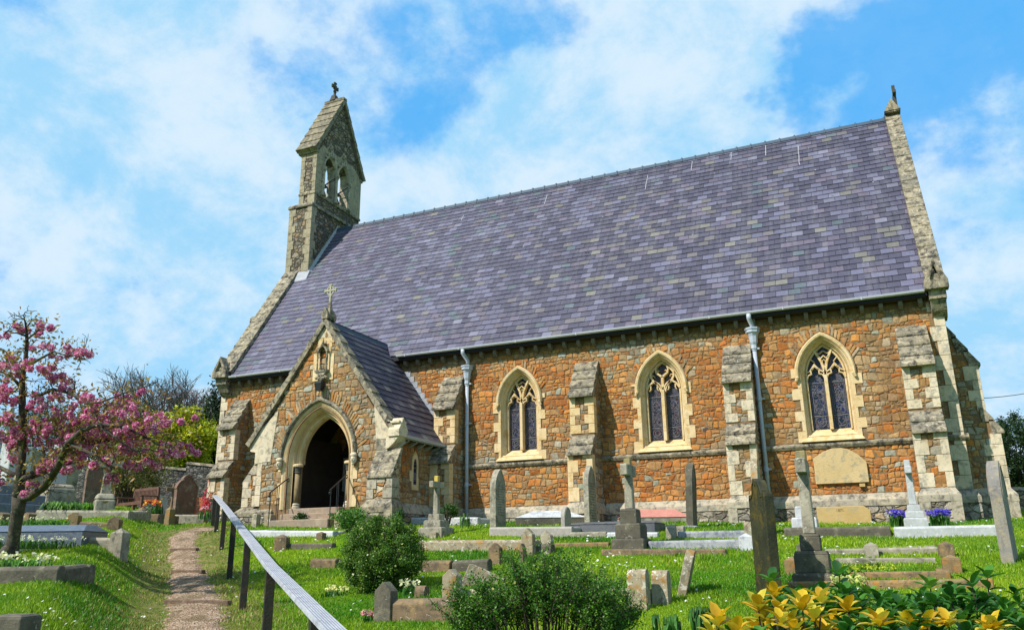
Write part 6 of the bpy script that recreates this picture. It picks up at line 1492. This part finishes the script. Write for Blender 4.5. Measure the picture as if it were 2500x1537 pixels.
pp = []; pl = []
for a, b_, s in P_:
    dd = CD+(r.uniform(-1.1, .9) if a > 130 else r.uniform(-.6, .6)); c = D(a, b_, dd)
    for q in range(r.randint(2, 4)):
        c2 = c+np.array([r.gauss(0, .075), r.gauss(0, .07), r.gauss(-.01, .06)])*s; m_ = int(80*s); pp.append(c2+unit(m_)*(rng.uniform(.6, 1, (m_, 1))*.062*s))
    m_ = r.randint(20, 40); pl.append(c+np.array([0, 0, .06])+rng.normal(size=(m_, 3))*np.array([.13, .13, .08]))
for t in tipsP: pl.append(t+rng.normal(size=(16, 3))*.15)
foliage('blossom', np.concatenate(pp), .044, [(.82, .28, .50), (.72, .16, .40), (.90, .48, .64), (.78, .22, .45), (.54, .09, .26), (.93, .64, .75)], ct, 'petal', .9, .15)
foliage('young_leaves', np.concatenate(pl), .085, [(.28, .15, .03), (.20, .17, .03), (.34, .16, .03), (.15, .18, .03), (.40, .28, .06)], ct, 'leaf', .4)

# bare winter trees beyond the wall
def bare(px, ytop, dep, label, mat, seed, wide=.6, lev=5, hh=None, kids=3):
    P = atd(px, dep); P[2] = min(P[2], 4); top = D(px, ytop, dep); H = top[2]-P[2]; rs = random.Random(seed)
    T = root('bare_tree', tuple(P), label, 'tree', 'bare trees beyond the boundary wall'); mb = MB()
    mb.tube([P, P+np.array([.1, 0, H*.16]), P+np.array([-.05, 0, H*.32])], [.3, .24, .2], 7); mb.build('trunk', M[mat], T)
    mb = MB(); o = P+np.array([-.05, 0, H*.30])
    for k in range(6):
        a = k*1.05+rs.random(); branchy(mb, o-np.array([0, 0, H*.08*rs.random()]), (math.cos(a)*wide, math.sin(a)*wide, 1), H*.32, .12, lev-1, rs, kids, .42*wide/.6, .10, .06, 3, None, .012, 3, .72)
    mb.build('branches', M[mat], T)
bare(372, 893, 55, 'tall bare grey tree rising behind the pink blossom', 'greytwig', 3, .75, 5)
bare(455, 942, 60, 'rounded purple-brown bare tree left of the church', 'plumtwig', 5, .8, 5)
bare(515, 950, 66, 'purple-brown bare tree half hidden by the church corner', 'plumtwig', 9, .75, 4)
bare(270, 935, 64, 'low bare tree at the left of the tall grey one', 'plumtwig', 8, .8, 4)
bare(190, 930, 66, 'faint bare tree behind the cherry blossom', 'greytwig', 15, .9, 4)

def shrub(name, c, rad, n, size, pal, label, cat='shrub', group=None, clumps=60, tight=.2, mat='leaf', base=None, shell=.5, stems=8, asp=.55, core=True):
    base = c - np.array([0, 0, rad[2]]) if base is None else base
    T = root(name, tuple(base), label, cat, group); rs = random.Random(int(n))
    foliage('foliage', blobpts(c, rad, n, clumps, tight, shell), size, pal, T, mat, asp)
    mb = MB()
    for k in range(stems):
        a = rs.uniform(0, 6.28); q = rs.uniform(.2, .8); e = np.array(c)+np.array([math.cos(a)*rad[0]*q, math.sin(a)*rad[1]*q, rad[2]*rs.uniform(-.2, .6)])
        b_ = np.array(base)+np.array([math.cos(a), math.sin(a), 0])*.08*rad[0]; mb.tube([b_, (b_+e)/2+np.array([rs.gauss(0, .05*rad[0]), 0, 0]), e], [.02+.015*rad[2], .015+.01*rad[2], .006], 5)
    mb.build('stem', M['twig'], T); return T
def far(px, py, dep, rx, rz, *a, ry=None, **k):
    c = D(px, py, dep); s = dep/FPX; g_ = gz(c[0], c[1]); zb = min(g_, c[2]-rz*s); return shrub(a[0], c, np.array([rx*s, (ry or rx)*s, rz*s]), *a[1:], base=np.array([c[0], c[1], zb]), **k)
G_ = 'shrubs along the boundary wall'
far(432, 1078, 36, 86, 74, 'shrub', 20000, .16, [(.42, .48, .01), (.52, .55, .02), (.26, .36, .01), (.60, .58, .03)], 'bright yellow-green spring shrub over the flint wall', group=G_, clumps=90, tight=.13)
far(340, 1085, 41, 55, 60, 'shrub', 9000, .16, [(.10, .22, .01), (.16, .28, .01), (.24, .32, .02)], 'mid-green shrub between the blossom and the yellow-green one', group=G_, clumps=50, tight=.16)
far(538, 1060, 38, 52, 118, 'evergreen_tree', 16000, .14, [(.015, .035, .012), (.025, .055, .018), (.04, .07, .02)], 'dark glossy evergreen tree against the church corner', 'tree', clumps=80, tight=.14)
far(320, 1140, 29, 90, 58, 'shrub', 9000, .09, [(.26, .25, .06), (.19, .21, .05), (.34, .32, .10), (.14, .13, .04)], 'thin olive-green shrub hanging in front of the flint wall above the bench', group=G_, clumps=70, tight=.14, stems=14)
far(230, 1085, 34, 95, 42, 'shrub', 9000, .11, [(.12, .02, .03), (.09, .015, .02), (.16, .03, .04)], 'dark maroon-leaved shrub behind the blossom', group=G_, clumps=60, tight=.16)
far(100, 1060, 38, 55, 85, 'conifer', 11000, .10, [(.015, .05, .02), (.03, .07, .025), (.02, .04, .02)], 'dark conifer behind the cherry trunk', 'tree', clumps=70, tight=.15, asp=.25)
far(-20, 1090, 40, 75, 60, 'conifer', 9000, .10, [(.02, .05, .02), (.03, .06, .025)], 'dark conifer at the far left edge', 'tree', clumps=60, tight=.15, asp=.25)
far(2478, 1115, 36, 72, 105, 'evergreen_tree', 26000, .10, [(.012, .035, .012), (.02, .055, .015), (.04, .08, .02)], 'dark evergreen tree behind the church at the right edge', 'tree', clumps=150, tight=.10)
far(2585, 1105, 38, 70, 100, 'evergreen_tree', 12000, .12, [(.015, .04, .012), (.03, .07, .02)], 'second dark evergreen cut by the right edge', 'tree', clumps=80, tight=.13)

# round bush and twiggy shrubs in the grass
P = hit(900, 1450); s = metre(P)
GREENB = [(.05, .14, .010), (.08, .20, .012), (.13, .26, .02), (.03, .09, .01), (.18, .28, .04)]
c = P+np.array([0, .35, 92*s])
T = shrub('round_bush', c, np.array([106*s, 104*s, 94*s]), 56000, .030, GREENB, 'clipped round green bush with a few pale yellow flowers beside the handrail slope', 'bush', clumps=300, tight=.075, shell=.62, base=P+np.array([0, .35, 0]), stems=24)
q = c+unit(46)*np.array([98*s, 98*s, 90*s])*1.0; foliage('flower', q[q[:, 2] > c[2]-.3], .035, [(.75, .70, .25), (.8, .78, .5)], T, 'petal', 1.0)
def twiggy(px0, px1, ytop, ybase, dep, label, seed, nst=60, nleaf=26000, name='shrub', pal=GREENB, ls=.026):
    T = None; g0 = D((px0+px1)/2, ybase, dep); g0[2] = gz(g0[0], g0[1]); T = root(name, tuple(g0), label, 'shrub'); rs = random.Random(seed); mb = MB(); pts = []
    s = dep/FPX; W2 = (px1-px0)/2*s; H = D((px0+px1)/2, ytop, dep)[2]-g0[2]
    for k in range(nst):
        u = rs.uniform(-1, 1); v = rs.uniform(-1, 1); hh = H*(1-.38*abs(u)**2)*rs.uniform(.62, 1.04); e = g0+AX[:, 0]*W2*u+np.array([0, v*W2*.5, hh]); b_ = g0+AX[:, 0]*W2*u*.35+np.array([0, v*.12, 0]); b_[2] = g0[2]-.05
        m1 = b_*.6+e*.4+np.array([rs.gauss(0, .04), rs.gauss(0, .04), .03]); m2 = b_*.25+e*.75+np.array([rs.gauss(0, .03), rs.gauss(0, .03), .02])
        mb.tube([b_, m1, m2, e], [.009, .007, .005, .002], 4, cap=False)
        for q in range(6):
            t = rs.uniform(.35, 1); a = m1*(1-t)+e*t; f = a+np.array([rs.gauss(0, .10), rs.gauss(0, .10), rs.uniform(.02, .14)]); mb.tube([a, f], [.003, .0015], 3, cap=False); m_ = nleaf//nst//9
            tt = rng.uniform(0, 1, (m_, 1)); pts.append(a+(f-a)*tt+rng.normal(size=(m_, 3))*.022)
        m_ = nleaf//nst//3; tt = rng.uniform(.35, 1.02, (m_, 1)); pts.append(m1+(e-m1)*tt+rng.normal(size=(m_, 3))*.03)
    mb.build('stem', M['twig'], T); foliage('foliage', np.concatenate(pts), ls, pal, T); fl = np.concatenate(pts); foliage('flower', fl[rng.integers(0, len(fl), 26)]+np.array([0, -.03, .03]), .04, [(.8, .72, .2), (.85, .8, .6)], T, 'petal', 1.0)
    return T
twiggy(1105, 1560, 1345, 1640, 7.4, 'loose twiggy green shrub with small leaves and yellow flowers at the bottom centre', 4, nst=130, nleaf=38000, pal=[(.05, .16, .012), (.08, .22, .015), (.12, .26, .02), (.035, .11, .01)])
far(852, 1262, 18.8, 34, 22, 'fern', 1800, .09, [(.08, .22, .02), (.12, .28, .03), (.05, .15, .02)], 'bright green leafy plant right of the porch steps', 'plant', clumps=14, tight=.3, asp=.3)
far(1095, 1248, 20.0, 22, 16, 'shrub', 1400, .05, [(.03, .09, .01), (.06, .14, .02)], 'small dark green shrub at the foot of the wall by the downpipe', clumps=12, tight=.3)
far(735, 1262, 20.6, 14, 12, 'plant', 500, .06, [(.03, .08, .01), (.05, .12, .02)], 'dark weed growing behind the left stair handrail', 'plant', clumps=8, tight=.3)

# strap-leaved clumps and spring flowers
def clump(px, py, wpx, hpx, dep, label, n=60, fl=None, nf=0, pal=[(.04, .14, .02), (.08, .22, .03)], fs=.05, cat='flowers', name='flower_clump', group=None, droop=.5, wl=.012):
    P = D(px, py, dep) if dep else hit(px, py); dep = depth(P); s = dep/FPX; W2 = wpx*s/2; H = hpx*s; T = root(name, tuple(P), label, cat, group); V = []; F = []; C = []; fp = []
    for k in range(n):
        u = rng.uniform(-1, 1, 2); b_ = P+AX[:, 0]*W2*u[0]*.8+np.array([0, u[1]*W2*.5, -.03]); a = rng.uniform(0, 6.28); o = np.array([math.cos(a), math.sin(a), 0]); h = H*rng.uniform(.5, 1); l = W2*.5*droop*rng.uniform(.3, 1)
        side = np.array([-o[1], o[0], 0])*wl; m_ = b_+o*l*.4+np.array([0, 0, h]); e = b_+o*l+np.array([0, 0, h*(1-.5*droop)]); i = len(V); V += [b_-side, b_+side, m_+side, m_-side, e+side*.2, e-side*.2]; F += [(i, i+1, i+2, i+3), (i+3, i+2, i+4, i+5)]; c = palette(1, pal)[0]; C += [c]*6
    raw_mesh('leaves', V, F, M['leaf'], T, np.array(C))
    if fl:
        q = P+AX[:, 0]*(rng.uniform(-1, 1, (nf, 1))*W2)+np.array([0, 1, 0])*(rng.uniform(-.5, .5, (nf, 1))*W2)+np.array([0, 0, 1])*(H*rng.uniform(.75, 1.15, (nf, 1)))
        m_ = 7; q = np.repeat(q, m_, 0)+rng.normal(size=(nf*m_, 3))*fs*.4; foliage('flower', q, fs, fl, T, 'petal', .8, .15)
    return T
clump(2194, 1286, 48, 36, 15.9, 'bluebell clump left of the granite cross', 90, [(.10, .08, .62), (.16, .12, .75), (.22, .16, .7)], 60, fs=.035, group='bluebell clumps')
clump(2296, 1284, 60, 34, 15.7, 'bluebell clump right of the granite cross', 90, [(.10, .08, .62), (.16, .12, .75)], 64, fs=.035, group='bluebell clumps')
clump(2110, 1402, 150, 18, None, 'yellow-green flowering ground plants filling the grave right of the biggest cross', 260, [(.55, .60, .05), (.45, .6, .04)], 70, [(.10, .28, .02), (.2, .4, .03)], fs=.03)
clump(2080, 1436, 90, 24, None, 'pale green primroses behind the yellow-leaved hedge', 120, [(.7, .75, .25)], 22, [(.12, .3, .02), (.3, .45, .06)], fs=.05)
clump(376, 1262, 42, 34, 23.0, 'orange and red tulips in the small grave by the bench', 70, [(.85, .30, .03), (.75, .06, .03), (.85, .5, .05)], 14, fs=.07)
clump(500, 1264, 28, 24, 23.2, 'pink tulips beside the netting', 50, [(.8, .2, .3), (.8, .6, .6)], 7, fs=.06)
clump(150, 1250, 76, 30, 20.8, 'large clump of arching strap leaves below the granite pillar', 170, None, 0, [(.10, .24, .03), (.2, .36, .08), (.06, .16, .02)], droop=1.3, cat='plant', wl=.02)
clump(205, 1245, 60, 22, 21.8, 'low green plants left of the boulder cross', 120, None, 0, [(.07, .22, .02), (.12, .3, .02)], droop=.8, cat='plant', wl=.015)
clump(80, 1335, 190, 22, 14.4, 'pale primroses in front of the blue-grey ledger', 200, [(.75, .78, .45), (.85, .85, .7)], 34, [(.03, .10, .01), (.06, .16, .02)], fs=.04)
clump(70, 1282, 190, 18, 17.6, 'green plants and primroses behind the blue-grey ledger', 220, [(.75, .78, .45)], 22, [(.04, .13, .01), (.07, .2, .02)], fs=.04)
clump(35, 1384, 150, 26, 11.2, 'pale yellow primroses by the foot of the cherry tree', 170, [(.85, .85, .42), (.8, .8, .6)], 18, [(.06, .2, .02), (.12, .3, .04)], fs=.055)
clump(815, 1452, 60, 16, None, 'pale yellow primroses left of the dark pointed post', 60, [(.85, .85, .35)], 16, fs=.045)
clump(1005, 1448, 60, 24, None, 'cream primroses at the right foot of the round bush', 60, [(.85, .85, .55)], 12, fs=.045)
clump(897, 1514, 26, 18, None, 'pink flowers left of the thick coped kerb', 30, [(.75, .3, .3), (.8, .5, .45)], 12, fs=.04)
clump(1135, 1285, 22, 36, None, 'tuft of tall strap leaves left of the granite kerb', 26, None, 0, [(.09, .22, .03)], droop=.7, cat='plant')
clump(978, 1262, 22, 26, 19, 'dark strap-leaved plant at the foot of the porch buttress', 30, None, 0, [(.03, .10, .02)], droop=.8, cat='plant')
clump(1720, 1530, 70, 62, 4.6, 'broad-leaved green plant at the bottom right of the lawn', 60, None, 0, [(.05, .16, .03), (.08, .22, .04)], droop=.9, cat='plant', wl=.011)
clump(1630, 1545, 80, 60, 4.6, 'broad-leaved green plant left of its neighbour at the bottom edge', 34, None, 0, [(.05, .16, .03), (.08, .22, .04)], droop=.9, cat='plant', wl=.010)

# yellow and green leaved hedge in the foreground
hc = D(2110, 1600, 3.3); hb = np.array([hc[0], hc[1], gz(hc[0], hc[1])]); hd = root('hedge', tuple(hb), 'foreground hedge with yellow leaf rosettes and dark green glossy shoots', 'hedge')
def bigleaf(V, F, C, o, d, nrm, L, W_, col, curl):
    """six-face leaf with a fold and a curl"""
    d = d/np.linalg.norm(d); s = np.cross(d, nrm); s /= np.linalg.norm(s)+1e-9; nn = np.cross(s, d); i = len(V)
    st = [(0, .12, 0), (.25, .78, .02), (.55, 1.0, .0), (.84, .66, -.05), (1.0, .04, -.12)]
    for t, w, z in st:
        c = o+d*L*t+nn*(z*curl*L); V.append(c-s*W_*w/2+nn*W_*w*.18); V.append(c); V.append(c+s*W_*w/2+nn*W_*w*.18)
        k = 1-.12*t; C += [col*k, col*k*.82, col*k]
    for q in range(4):
        a = i+q*3; F += [(a, a+1, a+4, a+3), (a+1, a+2, a+5, a+4)]
def rosette(V, F, C, o, n, L, pal, up=1.0, lay=2):
    a0 = rng.uniform(0, 6.28)
    for k in range(n):
        a = a0+k*2.4; el = (.25+.9*(k/n))*up+rng.uniform(-.12, .12); d = np.array([math.cos(a)*math.cos(el), math.sin(a)*math.cos(el), math.sin(el)])
        nrm = np.array([-math.cos(a)*math.sin(el), -math.sin(a)*math.sin(el), math.cos(el)]); c = palette(1, pal, .15)[0]; bigleaf(V, F, C, o+np.array([0, 0, .012*k/n]), d, nrm, L*rng.uniform(.75, 1.12), L*.53*rng.uniform(.8, 1.15), c, rng.uniform(.5, 1.6))
YL = [(.80, .47, .010), (.86, .58, .015), (.70, .42, .012), (.74, .60, .05), (.55, .50, .03)]; GL = [(.04, .17, .015), (.06, .22, .018), (.08, .26, .02), (.025, .11, .012)]; LG = [(.12, .30, .02), (.16, .36, .03)]
YZ_ = [(760, 330), (650, 420), (800, 450), (560, 500), (375, 530), (950, 420), (1080, 370), (1260, 430), (1480, 430), (1030, 490), (1700, 545), (1800, 540), (1950, 530), (2150, 540), (2040, 535), (870, 520), (680, 500), (1480, 530), (450, 560), (1200, 560), (900, 590), (620, 570), (1350, 570), (1900, 590), (2250, 570), (740, 590), (500, 600), (1100, 600), (1600, 600), (1750, 620), (330, 590)]
GZ_ = [(740, 230), (1200, 190), (1130, 430), (1650, 470), (1820, 270), (2210, 200), (2110, 260), (1760, 330), (2030, 400), (2150, 400), (1900, 470), (2250, 450), (1400, 330), (1000, 330), (1250, 320), (1320, 360), (2400, 520), (1850, 380), (1960, 340), (1560, 360), (1100, 300), (900, 330), (1300, 480), (1560, 520), (2330, 480), (1700, 420), (2080, 480), (1480, 350)]
V = []; F = []; C = []; Vg = []; Fg = []; Cg = []; mb = MB(); r = random.Random(6)
def stemto(o, k=.55):
    b_ = o+np.array([r.gauss(0, .05), r.gauss(.05, .05), -k]); mb.tube([b_, (o+b_)/2+np.array([r.gauss(0, .01), 0, 0]), o], [.006, .005, .003], 5)
for (u, v) in [q_ for i_, q_ in enumerate(YZ_) if i_ % 5 != 3]:
    o = D(1620+u*.3577, 1340+v*.3577, r.uniform(2.75, 3.3)); rosette(V, F, C, o, r.randint(7, 10), .076, YL); stemto(o)
for (u, v) in GZ_:
    o = D(1620+u*.3577, 1340+v*.3577, r.uniform(3.2, 4.0)); tall = (v < 300); rosette(Vg, Fg, Cg, o, r.randint(5, 8), .080, LG if (u, v) in [(1650, 470), (1820, 270), (2030, 400), (1400, 330)] else GL, .9); stemto(o)
    if tall:
        for q in range(3): rosette(Vg, Fg, Cg, o-np.array([0, 0, .05*(q+1)]), 3, .075, GL, .6)
for k in range(240):                                       # lower body
    u = r.uniform(1760, 2620); v = r.uniform(1520, 1700)
    if u < 1830 and v < 1560: continue
    o = D(u, v, r.uniform(2.7, 3.7)); yy = r.random() < .25 and u < 2560
    (rosette(V, F, C, o, 8, .062, YL) if yy else rosette(Vg, Fg, Cg, o, 8, .065, GL))
    if k % 2: stemto(o, .35)
for k in range(150):
    u = r.uniform(1880, 2600); v = r.gauss(1478, 14); rosette(Vg, Fg, Cg, D(u, v+8, r.uniform(3.3, 4.1)), 6, .062, GL)
raw_mesh('yellow_leaves', V, F, M['leaf'], hd, np.array(C)); raw_mesh('green_leaves', Vg, Fg, M['leaf'], hd, np.array(Cg)); mb.build('stem', M['twig'], hd)

# ---------------------------------------------------------------- grass blades and daisies
def scatter(n, d0, d1, p0=-120, p1=2620):
    px = rng.uniform(p0, p1, n); dep = rng.uniform(d0, d1, n)
    A = (AX @ np.stack([(px-CX)/FPX, np.full(n, .3), np.ones(n)]))*dep; x, y = A[0], A[1]
    ok = (pdist(x, y) > .36+rng.uniform(-.1, .22, n)) & ~((y > 20.8) & (x > -20.2) & (x < 2.2)) & ~((y > 16.95) & (x > -14.3) & (x < -12.4)) & ~((y > 17.8) & (x > -15.6) & (x < -11.3))
    x, y, dep = x[ok], y[ok], dep[ok]; return x, y, ground(x, y)-.02, dep
VV = []; FF = []; CC = []; base = 0
for n, d0, d1, h0 in [(130000, 4.5, 11, .036), (160000, 8, 16, .038), (140000, 14, 30, .040)]:
    x, y, z, dep = scatter(n, d0, d1); n = len(x)
    h = h0*rng.uniform(.4, 1.25, n)*(1+.5*np.sin(x*1.7)*np.cos(y*2.3)); w = np.clip(dep/FPX*1.5, .004, .02)*rng.uniform(.7, 1.2, n); a = rng.uniform(0, 6.28, n); l = h*rng.uniform(.2, .9, n); b2 = rng.uniform(0, 6.28, n)
    P0 = np.stack([x-np.cos(a)*w, y-np.sin(a)*w, z], 1); P1 = np.stack([x+np.cos(a)*w, y+np.sin(a)*w, z], 1); P2 = np.stack([x+np.cos(b2)*l, y+np.sin(b2)*l, z+h+.01], 1)
    t = .5+.6*np.sin(x*.9+1.3*np.sin(y*.8))*np.cos(y*1.1+x*.3)+.25*np.sin(x*3.1+y*2.3)*np.sin(y*3.7-x); t = np.clip(t+rng.normal(0, .22, n), 0, 1)[:, None]
    c = np.array([.055, .22, .004])*(1-t)+np.array([.32, .47, .010])*t; dry = (rng.random(n) < .04+.55*np.exp(-(np.maximum(0, pdist(x, y)-.55)/.55)**2))[:, None]; c = np.where(dry, np.array([.36, .31, .10]), c)*rng.uniform(.75, 1.25, (n, 1))
    VV.append(np.stack([P0, P1, P2], 1).reshape(-1, 3)); FF.append(np.arange(3*n).reshape(n, 3)+base); CC.append(np.repeat(c, 3, 0)); base += 3*n
tag(raw_mesh('grass', np.concatenate(VV), np.concatenate(FF), M['leaf'], col=np.concatenate(CC)), kind='stuff')
x, y, z, dep = scatter(3800, 5, 20); k = (np.sin(x*1.9+y*.7)+np.cos(y*2.3-x*.4)+rng.normal(0, .6, len(x))) > .9; x, y, z, dep = x[k], y[k], z[k], dep[k]; n = len(x); s = rng.uniform(.009, .016, n)*np.clip(dep/9, .8, 1.5)
ang = np.linspace(0, 2*math.pi, 7)[:-1]; ux, uy = rng.normal(0, .25, n), rng.normal(-.3, .25, n)
V = np.stack([np.stack([x+s*math.cos(t), y+s*math.sin(t), z+.055-s*(math.cos(t)*ux+math.sin(t)*uy)], 1) for t in ang], 1).reshape(-1, 3)
tag(raw_mesh('daisies', V, np.arange(6*n).reshape(n, 6), M['petal'], col=np.tile([.85, .85, .82], (6*n, 1))), kind='stuff')
